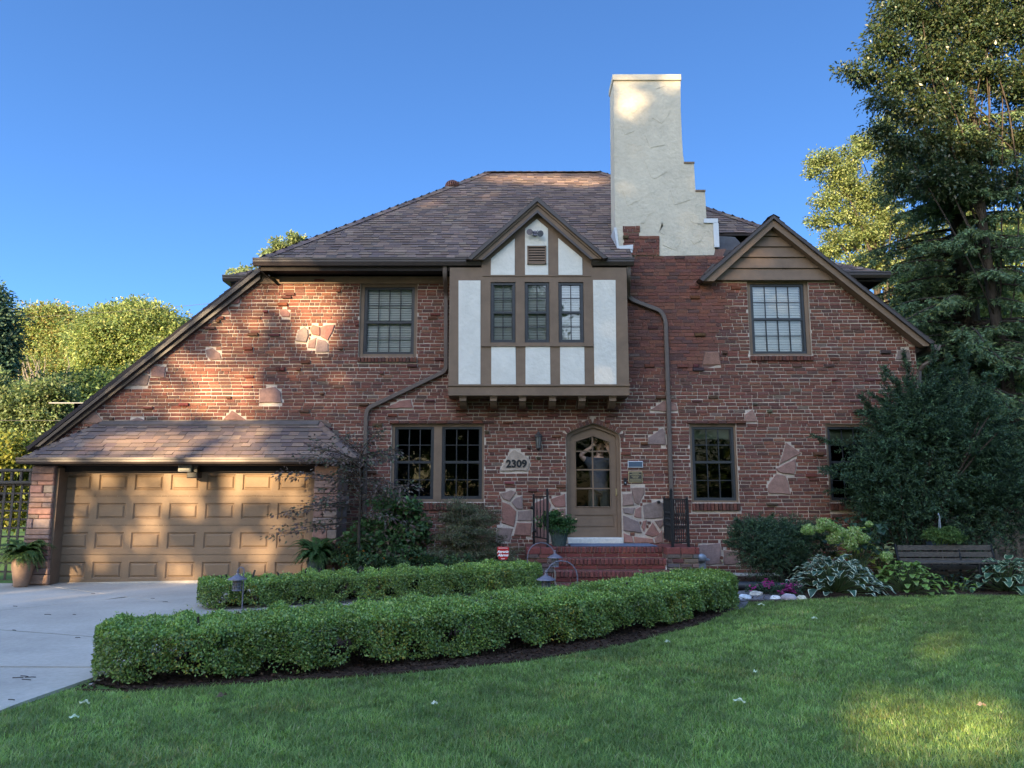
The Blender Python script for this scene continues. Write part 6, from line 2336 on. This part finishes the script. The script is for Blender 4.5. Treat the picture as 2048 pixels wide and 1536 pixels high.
# edging rocks and flags
for (px_, py_, rx, ry, col, lab) in ((1489, 1197, 13, 7, (.55, .56, .58), 'white rounded rock nearest the end of the front hedge'), (1512, 1190, 13, 7, (.50, .46, .40), 'buff knobbly rock behind the two white ones'),
                                    (1551, 1198, 11, 6, (.60, .58, .56), 'bright white notched rock in the middle of the rock edging'), (1577, 1197, 15, 8, (.36, .31, .33), 'purple grey rock, largest of the edging'),
                                    (1603, 1198, 10, 6, (.50, .45, .34), 'small tan rock by the big margined hosta')):
    p = gpt(px_, py_ + ry * .6)
    k = p.y / F_PX * 1.02
    mb = MB(); mb.ct = col
    mb.ball((p.x, p.y, p.z + ry * k * .7), rx * k, ry * k * 1.2, ry * k, 12, 8, .13)
    tag(mb.build('edging_rock', M['rock'], None, p, False), lab, 'rock', 'rocks edging the bed')
for pts, lab in (([(1462, 1212), (1500, 1203), (1560, 1203), (1600, 1200), (1560, 1192), (1500, 1193), (1470, 1200)], 'long purple grey flagstone under the edging rocks'),
                 ([(1440, 1222), (1455, 1213), (1497, 1207), (1494, 1214), (1480, 1222)], 'blue grey flagstone at the end of the front hedge'),
                 ([(1470, 1196), (1478, 1186), (1500, 1184), (1505, 1190), (1488, 1194)], 'small buff flagstone behind the white rock')):
    mb = MB()
    P = [gpt(*q) for q in pts]
    n = len(P)
    mb.add([p + Vector((0, 0, .03)) for p in P] + [p for p in P], [tuple(range(n)), tuple(range(2 * n - 1, n - 1, -1))] + [(i, n + i, n + (i + 1) % n, (i + 1) % n) for i in range(n)])
    tag(mb.build('flagstone', M['slate'], None, P[0]), lab, 'flagstone')
for (px_, py_, r_) in ((205, 1352, 9), (196, 1366, 8), (222, 1356, 6), (183, 1371, 6), (212, 1364, 5)):
    p = gpt(px_, py_)
    mb = MB(); mb.ct = jit((.30, .27, .23), .25)
    k = p.y / F_PX
    mb.ball((p.x, p.y, p.z + r_ * k * .35), r_ * k, r_ * k * .8, r_ * k * .55, 9, 6, .15)
    tag(mb.build('rubble_stone', M['rock'], None, p, False), 'small grey rubble stone in the mulch at the drive end of the front hedge', 'stone', 'rubble at the hedge end')

# foundation ledge along the wall, right of the steps
mb = MB(); mb.bevbox(3.10, 5.4, 13.72, 13.95, .2, gz(4, 13.6) + .055, .02)
tag(mb.build('foundation_ledge', M['concrete'], None, (3.1, 13.8, .3)), 'low grey concrete ledge along the foot of the wall by the round yew', 'ledge')

# planter hung on a hook behind the bench
p0 = at(1883, 1080, bY + .12)
hk = thing('shepherd_hook', 'thin blue grey hook rising from the planter at the bench back', 'plant hook', (p0.x, p0.y, gz(6, bY)))
mb = MB()
tp_ = at(1883, 1030, bY + .12)
mb.tube([(p0.x, p0.y, gz(6, bY)), (p0.x, p0.y, tp_.z - .04), (p0.x - .006, p0.y, tp_.z), (p0.x - .02, p0.y - .01, tp_.z + .02), (p0.x - .03, p0.y - .02, tp_.z)], .010, 6)
mb.tube([(p0.x - .012, p0.y, tp_.z - .06), (p0.x - .04, p0.y, p0.z + .05)], .006, 5)
mb.build('rod', M['silver'], hk)
pl_t = thing('trough_planter', 'blue grey trough of bushy green leaves on the back of the bench', 'planter', (p0.x, bY + .10, A_.z - .06))
mb = MB()
a_, b_ = at(1870, 1092, bY).x, at(1902, 1092, bY).x
mb.hexa([(a_ + .02, bY + .09, A_.z - .08), (b_ - .02, bY + .09, A_.z - .08), (b_ - .02, bY + .25, A_.z - .08), (a_ + .02, bY + .25, A_.z - .08), (a_, bY + .075, A_.z + .05), (b_, bY + .075, A_.z + .05), (b_, bY + .27, A_.z + .05), (a_, bY + .27, A_.z + .05)])
mb.build('trough', M['plaqueblue'], pl_t)
crown('foliage', [pxb(1885, 1071, 34, 15, bY + .1, .22), pxb(1868, 1074, 24, 12, bY + .1, .2), pxb(1905, 1074, 24, 13, bY + .1, .2), pxb(1868, 1062, 10, 8, bY + .1, .1), pxb(1895, 1058, 12, 8, bY + .1, .1)], 110, 44, .03,
      [(.10, .17, .05), (.075, .14, .04), (.13, .2, .06)], M['leaf'], pl_t, .055, aspect=.6)

# ------------------------------------------------------------------ person behind the door glass
def skin_body(name, verts, edges, mat, parent=None, loc=(0, 0, 0), sub=2, root=0):
    base = WPOS[parent.name] if parent is not None else Vector(loc)
    me = bpy.data.meshes.new(name)
    me.from_pydata([tuple(Vector(v[0]) - base) for v in verts], edges, [])
    me.materials.append(mat)
    o = link_mesh(name, me, parent, loc)
    md = o.modifiers.new('skin', 'SKIN')
    md.use_smooth_shade = True
    sv = me.skin_vertices[0].data
    for i, v in enumerate(verts):
        r = v[1]
        sv[i].radius = r if isinstance(r, tuple) else (r, r)
        sv[i].use_root = (i == root)
    s = o.modifiers.new('sub', 'SUBSURF'); s.levels = sub; s.render_levels = sub
    return o
PY = 14.46
hc = at(1200, 893, PY)
fl0 = .935
hx0, hz0_ = hc.x, hc.z
sh_z = hz0_ - .29
S = {}
vs, es = [], []
def jn(nm, x, y, z, r, par=None):
    S[nm] = len(vs); vs.append(((x, y, z), r))
    if par is not None: es.append((S[par], S[nm]))
    return S[nm]
cx = hx0 - .03
jn('pelvis', cx, PY + .05, fl0 + .95, (.13, .095))
jn('waist', cx, PY + .05, fl0 + 1.12, (.12, .09), 'pelvis')
jn('chest', cx, PY + .05, fl0 + 1.32, (.165, .115), 'waist')
jn('upchest', cx + .005, PY + .045, sh_z, (.12, .09), 'chest')
jn('neck', cx + .02, PY + .025, hz0_ - .17, .058, 'upchest')
jn('chin', hx0, PY - .0, hz0_ - .075, (.062, .07), 'neck')
jn('head', hx0, PY + .01, hz0_ + .0, (.078, .095), 'chin')
jn('crown_', hx0, PY + .02, hz0_ + .075, (.062, .075), 'head')
for nm, sg in (('l', -1), ('r', 1)):
    jn('hip' + nm, cx + sg * .095, PY + .05, fl0 + .88, .085, 'pelvis')
    jn('knee' + nm, cx + sg * .115, PY + .03, fl0 + .50, .062, 'hip' + nm)
    jn('ank' + nm, cx + sg * .12, PY + .06, fl0 + .09, .042, 'knee' + nm)
    jn('toe' + nm, cx + sg * .13, PY - .10, fl0 + .035, .034, 'ank' + nm)
    jn('sho' + nm, cx + sg * .195, PY + .03, sh_z - .01, .062, 'upchest')
# his right arm (picture left): elbow out and low, hand at the brow; other arm raised close to the frame
le = at(1160, 910, PY - .06); lw = at(1184, 893, PY - .13)
jn('elbl', le.x, le.y, le.z, .046, 'shol')
jn('wril', lw.x, lw.y, lw.z, .030, 'elbl')
re_ = at(1228, 918, PY - .02); rw = at(1216, 897, PY - .15)
jn('elbr', re_.x, re_.y, re_.z, .046, 'shor')
jn('wrir', rw.x, rw.y, rw.z, .030, 'elbr')
for nm, wr, dirx in (('l', lw, .55), ('r', rw, -.25)):
    # palm against the side of the face, fingers up and slightly spread, thumb towards the cheek
    up_ = Vector((dirx, -.1, 1)).normalized()
    sd_ = Vector((1, -.5, -dirx)).normalized()
    pc_ = wr + up_ * .055
    jn('palm' + nm, pc_.x, pc_.y, pc_.z, (.038, .017), 'wri' + nm)
    for i, (o_, l_) in enumerate(((-.030, .072), (-.010, .082), (.011, .076), (.031, .058))):
        kx_ = pc_ + sd_ * o_ + up_ * .038
        m1 = kx_ + up_ * l_ * .5 + sd_ * o_ * .35 + Vector((0, -.006, 0))
        m2 = kx_ + up_ * l_ + sd_ * o_ * .55 + Vector((0, .012, 0))
        jn('k%s%d' % (nm, i), kx_.x, kx_.y, kx_.z, .0105, 'palm' + nm)
        jn('m%s%d' % (nm, i), m1.x, m1.y, m1.z, .0092, 'k%s%d' % (nm, i))
        jn('t%s%d' % (nm, i), m2.x, m2.y, m2.z, .0075, 'm%s%d' % (nm, i))
    tsg = 1 if nm == 'l' else -1
    th1 = pc_ + sd_ * tsg * .034 - up_ * .012; th2 = th1 + sd_ * tsg * .030 + up_ * .022
    jn('th' + nm, th1.x, th1.y, th1.z, .012, 'palm' + nm); jn('tt' + nm, th2.x, th2.y, th2.z, .009, 'th' + nm)
person = skin_body('person', vs, es, M['skin'], None, (cx, PY, fl0))
tag(person, 'person in grey blue shirt and olive shorts behind the door glass, hands at face', 'person')
# face
mb = MB()
fy = PY - .083
mb.ball((hx0, fy - .012, hz0_ - .005), .014, .022, .024, 10, 8)
mb.ball((hx0 - .080, PY + .01, hz0_ - .0), .012, .02, .03, 8, 6); mb.ball((hx0 + .080, PY + .01, hz0_ - .0), .012, .02, .03, 8, 6)
mb.ball((hx0, fy + .006, hz0_ - .075), .022, .014, .008, 8, 6)
mb.build('nose', M['skin'], person, smooth=True)
for sg in (-1, 1):
    mb = MB(); mb.ball((hx0 + sg * .031, fy + .004, hz0_ + .022), .014, .010, .009, 10, 8); mb.build('eye', M['eye'], person, smooth=True)
    mb = MB(); mb.ball((hx0 + sg * .031, fy - .005, hz0_ + .022), .0065, .003, .0065, 8, 6)
    mb.hexa([(hx0 + sg * .031 - .02, fy - .006, hz0_ + .038), (hx0 + sg * .031 + .02, fy - .006, hz0_ + .038), (hx0 + sg * .031 + .02, fy + .01, hz0_ + .038), (hx0 + sg * .031 - .02, fy + .01, hz0_ + .038),
             (hx0 + sg * .031 - .018, fy - .004, hz0_ + .046), (hx0 + sg * .031 + .018, fy - .004, hz0_ + .046), (hx0 + sg * .031 + .018, fy + .01, hz0_ + .046), (hx0 + sg * .031 - .018, fy + .01, hz0_ + .046)])
    mb.build('eyebrow', M['hair'], person)
mb = MB(); mb.ball((hx0, fy + .004, hz0_ - .050), .024, .012, .014, 12, 8); mb.build('mouth', M['mouth'], person, smooth=True)
mb = MB()       # hair cap and short beard
mb.ball((hx0, PY + .045, hz0_ + .062), .086, .090, .066, 18, 10, .05)
mb.ball((hx0 - .074, PY + .03, hz0_ - .02), .014, .04, .06, 10, 7, .08); mb.ball((hx0 + .074, PY + .03, hz0_ - .02), .014, .04, .06, 10, 7, .08)
mb.ball((hx0, PY - .02, hz0_ - .118), .050, .046, .022, 12, 7, .08)
mb.build('hair', M['hair'], person)
sv_, se_ = [], []
def sj(p, r, par=None):
    sv_.append((p, r))
    if par is not None: se_.append((par, len(sv_) - 1))
    return len(sv_) - 1
az = sj((cx, PY + .05, fl0 + .76), (.17, .13)); a0 = sj((cx, PY + .05, fl0 + .92), (.185, .14), az); a1 = sj((cx, PY + .05, fl0 + 1.10), (.172, .13), a0); a2 = sj((cx, PY + .05, fl0 + 1.32), (.185, .13), a1)
a3 = sj((cx + .005, PY + .035, sh_z + .0), (.19, .15), a2); a4 = sj((cx + .012, PY + .03, sh_z + .075), (.13, .12), a3); sj((cx + .018, PY + .025, sh_z + .135), (.075, .08), a4)
for nm, e in (('l', le), ('r', re_)):
    sg = -1 if nm == 'l' else 1
    b0 = sj((cx + sg * .195, PY + .03, sh_z - .0), .092, a3)
    m_ = Vector((cx + sg * .195, PY + .03, sh_z - .01)).lerp(e, .62)
    sj(tuple(m_), .068, b0)
skin_body('shirt', sv_, se_, M['shirt'], person)
pv_ = [((cx, PY + .05, fl0 + 1.02), (.165, .12))]; pe_ = []
for sg in (-1, 1):
    k = len(pv_)
    pv_ += [((cx + sg * .105, PY + .05, fl0 + .84), .115), ((cx + sg * .118, PY + .04, fl0 + .52), .098)]
    pe_ += [(0, k), (k, k + 1)]
skin_body('shorts', pv_, pe_, M['shorts'], person)

# ------------------------------------------------------------------ lawn and fallen leaves
def in_poly(X, Y, poly):
    inside = np.zeros(len(X), dtype=bool)
    n = len(poly)
    for i in range(n):
        x1, y1 = poly[i]; x2, y2 = poly[(i + 1) % n]
        c = ((y1 > Y) != (y2 > Y)) & (X < (x2 - x1) * (Y - y1) / (y2 - y1 + 1e-12) + x1)
        inside ^= c
    return inside
lawn_poly = [(-3.60, 2.5), (-3.58, 5.75), (-3.40, 6.55)] + ppoly([(165, 1384), (262, 1388), (480, 1371), (760, 1355), (1040, 1328), (1240, 1295), (1400, 1253), (1465, 1224), (1500, 1209), (1545, 1204), (1650, 1199), (1780, 1195), (1900, 1193), (2047, 1193)]) + [(14, 11.5), (14, 2.5)]
def blades(n, ylo, yhi, hgt, wid):
    X = RNG.uniform(-4, 12, n); Y = RNG.uniform(ylo, yhi, n)
    vis = (np.abs(X) < Y * .70 + .6) & in_poly(X, Y, lawn_poly)
    X, Y = X[vis], Y[vis]
    n = len(X)
    Z = np.array([0.0245 * min(y, 13.5) for y in Y]) - .004
    a = RNG.uniform(0, 2 * np.pi, n)
    patch = .5 + .5 * np.sin(X * 1.3 + 1.1 * np.sin(Y * .9)) * np.cos(Y * 1.1 + .8 * np.sin(X * .7))
    fine = .5 + .5 * np.sin(X * 6.1 + 2 * np.sin(Y * 5)) * np.sin(Y * 7.3 + X * 2)
    h = hgt * RNG.uniform(.5, 1.35, n) * (.8 + .35 * fine)
    lean = RNG.uniform(.35, 1.6, n) * h
    # mown streaks lean together
    P = np.stack([X, Y, Z], 1)
    S = np.stack([np.cos(a), np.sin(a), 0 * a], 1) * (wid * RNG.uniform(.6, 1.3, n) / 2)[:, None]
    dl = np.stack([-np.sin(a), np.cos(a), 0 * a], 1)
    mid = P + dl * (lean * .35)[:, None] + np.array([0, 0, 1.]) * (h * .62)[:, None]
    tip = P + dl * lean[:, None] + np.array([0, 0, 1.]) * h[:, None]
    V = np.stack([P - S, P + S, mid + S * .75, mid - S * .75, tip], 1).reshape(-1, 3)
    b = np.arange(n)[:, None] * 5
    Q1 = (b + np.array([[0, 1, 2, 3]])); 
    # second face as a quad with a doubled narrow tip keeps all faces equal sized
    V2 = np.stack([mid - S * .75, mid + S * .75, tip + S * .12, tip - S * .12], 1)
    V = np.concatenate([np.stack([P - S, P + S, mid + S * .75, mid - S * .75], 1), V2], 1).reshape(-1, 3)
    Q = np.arange(len(V)).reshape(-1, 4)
    T = pick_tones(n, [(.195, .285, .07), (.23, .325, .078), (.155, .235, .06), (.29, .355, .12), (.34, .33, .16)], .2, [4, 4, 3, 2, .5])
    stripe = np.tanh(3 * np.sin((X * .80 - Y * .60) * 2 * np.pi / 1.15 + .3 * np.sin(Y)))
    cell = RNG.uniform(.68, 1.36, (160, 160))
    cl = cell[(X * 7.1 + 1.3 * np.sin(Y * 9)).astype(int) % 160, (Y * 8.3 + 1.1 * np.sin(X * 8)).astype(int) % 160]
    T *= ((.82 + .30 * patch + .08 * stripe) * cl)[:, None]
    h = h * (.7 + .45 * (cl - .68))
    dry = (np.sin(X * 2.1 + 3 * np.sin(Y * 1.7)) * np.sin(Y * 2.7 + X) > .72) & (RNG.random(n) < .35)
    T[dry] = T[dry] * np.array([1.35, 1.02, 1.05])
    yel = (RNG.random(n) < .03)
    T[yel] = np.array([.16, .14, .06])
    return V, Q, np.repeat(T, 2, 0)
parts = [blades(240000, 4.3, 6.4, .036, .0050), blades(240000, 6.4, 8.8, .036, .0070), blades(240000, 8.8, 12.0, .038, .0098)]
V = np.concatenate([p[0] for p in parts]); T = np.concatenate([p[2] for p in parts])
tag(np_mesh('grass', V, np.arange(len(V)).reshape(-1, 4), M['grass'], np.clip(T, 0, 1)), kind='stuff')

k = 0
leafcol = {'pale': (.66, .68, .50), 'tan': (.55, .42, .26), 'brown': (.18, .12, .08), 'lime': (.30, .34, .08)}
for (px_, py_, L, c, ang, lab) in ((1481, 1413, .10, 'pale', -.6, 'long pale willow leaf lying on the lawn at lower right'), (870, 1420, .055, 'pale', .5, 'pale leaf on the lawn below the middle of the front hedge'),
                              (1966, 1423, .08, 'tan', .1, 'tan leaf in the sunlit patch at the right of the lawn'), (170, 1418, .085, 'pale', 0, 'broad pale leaf near the drive end of the lawn'),
                              (1337, 1293, .075, 'pale', .4, 'pale leaf on the lawn in front of the right hedge end'), (1523, 1216, .10, 'pale', -.3, 'pale leaf on the lawn below the edging rocks'),
                              (1630, 1244, .08, 'pale', .0, 'pale leaf on the lawn below the big margined hosta'), (450, 1407, .12, 'brown', 1.2, 'curled brown leaf standing in the grass before the hedge'),
                              (253, 1409, .06, 'lime', .5, 'yellowing leaf in the grass near the drive'), (587, 1437, .06, 'lime', 1.0, 'lime leaf in the grass before the hedge'),
                              (147, 1449, .07, 'pale', .5, 'small pale leaf at lower left of the lawn'), (1180, 1500, .08, 'lime', .6, 'green leaf low in the middle of the lawn'),
                              (1515, 1355, .06, 'pale', .7, 'small pale leaf midway across the right lawn'), (2008, 1344, .09, 'lime', 1.2, 'light green leaf at the right edge of the lawn')):
    p = gpt(px_, py_) + Vector((0, 0, .045))
    mb = MB()
    col = leafcol[c]
    wide_leaf(mb, p - Vector((L / 2, 0, 0)), (math.cos(ang), math.sin(ang), 0), .18, L, L * .38, col, tuple(v * .95 for v in col), .2, .3)
    tag(mb.build('fallen_leaf', M['leaf'], None, p), lab, 'leaf', 'fallen leaves on the lawn')
tw_ = MB()
for (px_, py_) in ((35, 1363), (52, 1367), (95, 1234), (148, 1234), (28, 1266), (305, 1201), (330, 1208), (190, 1347), (155, 1281), (186, 1191), (30, 1217), (22, 1408), (60, 1362), (48, 1360)):
    p = gpt(px_, py_) + Vector((0, 0, .030))
    a = random.uniform(-.5, .5)
    d = Vector((math.cos(a), math.sin(a), 0)) * random.uniform(.03, .08)
    mb = MB()
    mb.tube([p - d * .6, p + Vector((0, .004, .001)) + d * .1, p + d * .6], .0032, 5)
    tag(mb.build('twig', M['bark'], None, p), 'small dark twig lying on the concrete drive', 'twig', 'twigs on the drive')
# bark chips and crumbs over the mulch
def chips(name, poly, n):
    x0 = min(p[0] for p in poly); x1 = max(p[0] for p in poly); y0 = min(p[1] for p in poly); y1 = max(p[1] for p in poly)
    X = RNG.uniform(x0, x1, n); Y = RNG.uniform(y0, y1, n)
    m = in_poly(X, Y, poly) & (np.abs(X) < Y * .72 + 1)
    X, Y = X[m], Y[m]; n = len(X)
    P = np.stack([X, Y, np.array([gz(a, b) for a, b in zip(X, Y)]) + .024 + RNG.random(n) * .012], 1)
    D = rand_dir(n) * np.array([1, 1, .25])
    L = RNG.uniform(.015, .05, n)
    V, Q = leaf_quads(P, D, rand_dir(n) * .5 + np.array([0, 0, 1]), L, L * .45)
    tag(np_mesh(name, V, Q, M['bark2'], pick_tones(n, [(.05, .028, .018), (.07, .04, .026), (.03, .018, .013), (.12, .08, .055)], .25, [4, 3, 3, .7])), kind='stuff')
M['bark2'] = leaf_mat('bark chip', .0, .9, .1)
chips('mulch', front_soil, 26000); chips('mulch', right_soil, 22000); chips('mulch', rear_soil, 12000)

# ------------------------------------------------------------------ the street trees behind the camera that shade the front
E1 = np.array([math.cos(SUN_AZ), -math.sin(SUN_AZ), 0.0])
E2 = np.array(SUN.cross(Vector(E1)) if SUN.cross(Vector(E1)).z > 0 else -SUN.cross(Vector(E1)))
SN = np.array(SUN)
def ab(p): p = np.array(tuple(p)); return p @ E1, p @ E2
GAPS = []
def gap(px, py, rx, ry, Y, s=1.0):
    c = at(px, py, Y); e = at(px + rx, py, Y); f = at(px, py - ry, Y)
    a, b = ab(c); a2, _ = ab(e); _, b2 = ab(f)
    GAPS.append((a, b, abs(a2 - a) * .95 + .08, abs(b2 - b) * .95 + .07, s))
def ggap(px, py, rx, ry, s=1.0):
    rx, ry, s = rx * 1.3, ry * 1.3, min(1, s * 1.2)
    c = gpt(px, py); e = gpt(px + rx, py); f = gpt(px, py - ry)
    a, b = ab(c); a2, _ = ab(e); _, b2 = ab(f)
    GAPS.append((a, b, abs(a2 - a) + .05, abs(b2 - b) + .03, s))
for g in ((590, 575, 60, 18, 14), (565, 595, 70, 32, 14, .85), (620, 635, 40, 60, 14), (670, 600, 30, 40, 14, .7), (560, 650, 60, 40, 14, .5), (480, 660, 40, 50, 14, .5), (500, 730, 45, 45, 14, .55), (685, 655, 16, 26, 14, .8), (550, 690, 40, 50, 14, .35), (470, 700, 35, 60, 14, .5),
          (455, 795, 64, 60, 14, 1.0), (360, 770, 60, 40, 14, .6), (522, 762, 16, 22, 14, .8), (330, 800, 45, 40, 14, .8), (395, 720, 25, 40, 14, .6), (260, 820, 40, 25, 14, .6), (500, 820, 40, 25, 14, .7), (610, 570, 80, 12, 14, .8), (760, 565, 60, 8, 14, .6),
          (225, 875, 25, 14, 13.5, .8), (300, 870, 50, 18, 13.5, .9), (340, 888, 100, 26, 13.4, 1.0), (440, 878, 80, 26, 13.4, 1), (220, 890, 50, 18, 13.4, .8), (480, 860, 40, 18, 13.5, 1), (510, 905, 60, 12, 13.2, .9), (605, 870, 14, 14, 13.5, .7), (400, 915, 130, 8, 13, .9),
          (200, 950, 26, 22, 13.5, .9), (240, 990, 40, 26, 13.5, .8), (300, 955, 40, 24, 13.5, .9), (370, 970, 50, 30, 13.5, 1), (450, 965, 55, 34, 13.5, 1), (545, 970, 40, 38, 13.5, 1), (590, 955, 35, 20, 13.5, .8),
          (295, 1025, 24, 22, 13.5, .9), (430, 1030, 40, 22, 13.5, .9), (350, 1010, 40, 20, 13.5, .7), (215, 1065, 22, 18, 13.5, .8), (265, 1085, 34, 22, 13.5, .8), (500, 1090, 24, 24, 13.5, .9), (560, 1060, 26, 22, 13.5, .6), (160, 1010, 18, 16, 13.5, .6),
          (335, 1130, 16, 20, 13.5, .9), (395, 1155, 40, 14, 13.5, 1), (140, 1155, 36, 12, 13.5, .8), (560, 1130, 40, 20, 13.5, .8), (610, 1000, 20, 40, 13.5, .7), (130, 970, 14, 20, 13.5, .5), (85, 1000, 22, 60, 13.2, .7), (40, 1130, 30, 30, 13, .8),
          (1085, 358, 140, 28, 17.2, 1), (960, 385, 34, 18, 16.2, .9), (850, 400, 22, 10, 15.9, .8), (840, 440, 40, 8, 15.0, .7), (960, 430, 40, 10, 15.4, .5), (860, 495, 12, 10, 14.0, .7), (1170, 362, 60, 28, 17.2, 1),
          (1245, 185, 12, 22, 14, .8), (1262, 212, 14, 14, 14, .75), (1280, 205, 12, 12, 14, .6), (1268, 235, 22, 9, 14, .7), (1290, 228, 12, 10, 14, .6), (1250, 245, 12, 8, 14, .5), (1346, 180, 10, 9, 14, .75), (1330, 172, 9, 6, 14, .5), (1238, 168, 8, 10, 14, .6), (1272, 302, 12, 7, 14, .8), (1290, 298, 9, 7, 14, .6), (1320, 155, 40, 6, 14, .8), (1245, 395, 5, 14, 14, .5), (1344, 280, 6, 6, 14, .5),
          (1475, 553, 16, 8, 14, .8), (1512, 530, 14, 18, 14, .6), (1376, 548, 14, 10, 14, .8), (1350, 620, 16, 14, 14, .4), (1415, 610, 12, 10, 14, .5), (1785, 662, 9, 9, 14, .9), (1490, 640, 6, 30, 14, .4), (1485, 740, 14, 10, 14, .4), (1655, 758, 6, 6, 14, .4), (1718, 760, 6, 6, 14, .4),
          (1010, 522, 12, 10, 13.6, .5), (975, 765, 14, 10, 13.6, .6), (1115, 755, 20, 14, 13.6, .6), (870, 1010, 12, 8, 14, .6)):
    gap(*g)
for g in ((1735, 1252, 40, 16, .8), (1870, 1280, 55, 14, .95), (1880, 1440, 170, 52, 1.0), (2010, 1450, 100, 44, .9), (1780, 1470, 70, 30, .8), (2020, 1290, 60, 14, .6), (1740, 1400, 40, 14, .7), (1830, 1312, 50, 10, .5), (1990, 1225, 60, 8, .4), (1820, 1500, 90, 24, .8),
          (100, 1187, 110, 5, .9), (250, 1190, 120, 5, .8), (60, 1200, 70, 4, .6), (1560, 1300, 60, 8, .3), (1700, 1330, 60, 8, .4)):
    ggap(*g)
rg = random.Random(5)
for _ in range(34):
    gap(rg.uniform(125, 625), rg.uniform(935, 1165), rg.uniform(9, 16), rg.uniform(9, 16), 13.5, rg.uniform(.6, 1))
for _ in range(16):
    gap(rg.uniform(180, 640), rg.uniform(850, 915), rg.uniform(10, 18), rg.uniform(6, 12), 13.4, rg.uniform(.6, 1))
for _ in range(44):
    gap(rg.uniform(230, 700), rg.uniform(560, 840), rg.uniform(8, 20), rg.uniform(8, 20), 14, rg.uniform(.45, .95))
for _ in range(22):
    gap(rg.uniform(820, 1220), rg.uniform(350, 470), rg.uniform(10, 26), rg.uniform(4, 9), 16, rg.uniform(.5, 1))
GA = np.array(GAPS)
def shade_tree(label, a0, a1, b0, b1, t0, leaf, nleaf):
    A = RNG.uniform(a0, a1, nleaf); B = RNG.uniform(b0, b1, nleaf)
    # rounded crown outline
    ea = (A - (a0 + a1) / 2) / ((a1 - a0) / 2); eb = (B - (b0 + b1) / 2) / ((b1 - b0) / 2)
    keep = (np.abs(ea) ** 3 + np.abs(eb) ** 3) < 1.0
    topf = np.clip((B - 11.2) / 2.2, 0, 1)
    keep &= RNG.random(nleaf) > topf * .75
    for (a, b, ra, rb, s) in GA:
        q = ((A - a) / ra) ** 2 + ((B - b) / rb) ** 2
        keep &= ~((q < 1.0) & (RNG.random(nleaf) < s * .97))
    A, B = A[keep], B[keep]
    n = len(A)
    tt = t0 + RNG.normal(size=n) * 1.3
    P = A[:, None] * E1 + B[:, None] * E2 + tt[:, None] * SN
    L = leaf * RNG.uniform(.7, 1.3, n)
    V, Q = leaf_quads(P, rand_dir(n), SN * 1.2 + rand_dir(n), L, L * .7)
    cen = (a0 + a1) / 2 * E1 + (b0 + b1) / 2 * E2 + t0 * SN
    base = (cen[0], cen[1], gz(cen[0], cen[1]))
    t = thing('street_tree', label, 'tree', base)
    np_mesh('crown', V, Q, M['leaf'], pick_tones(n, MG + DG, .2), parent=t)
    mb = MB()
    mb.tube([base, (cen[0] + .2, cen[1], cen[2] * .4), (cen[0], cen[1], cen[2] * .8)], [.42, .32, .16], 10)
    for i in range(10):
        branches(mb, (cen[0], cen[1], cen[2] * random.uniform(.35, .7)), [P[RNG.integers(n)]], .10, .3)
    mb.build('trunk', M['bark'], t)
T0 = 27.0
shade_tree('large street tree behind the photographer, left one', -16.5, -6.0, -.5, 14.2, T0 + 1, .26, 60000)
shade_tree('large street tree behind the photographer, middle one', -9.5, 1.5, -.5, 14.0, T0, .26, 60000)
shade_tree('large street tree behind the photographer, right one', -2.0, 9.0, -.5, 13.0, T0 - 1, .26, 60000)
shade_tree('large street tree behind the photographer, far right one', 6.0, 17.0, -.5, 12.6, T0 - 1.5, .26, 50000)

# unseen tree belt across the street, added to darken the window reflections
o_, _ = crown('far_wood', [(-60, -46, 3, 26, 5, 6.5), (-25, -50, 3, 24, 5, 7), (8, -52, 3, 24, 5, 6.5), (40, -48, 3, 24, 5, 7), (75, -40, 3, 26, 6, 7)], 1300, 40, .7, DG + MG, M['leaf'], None, 1.9)
tag(o_, kind='stuff')
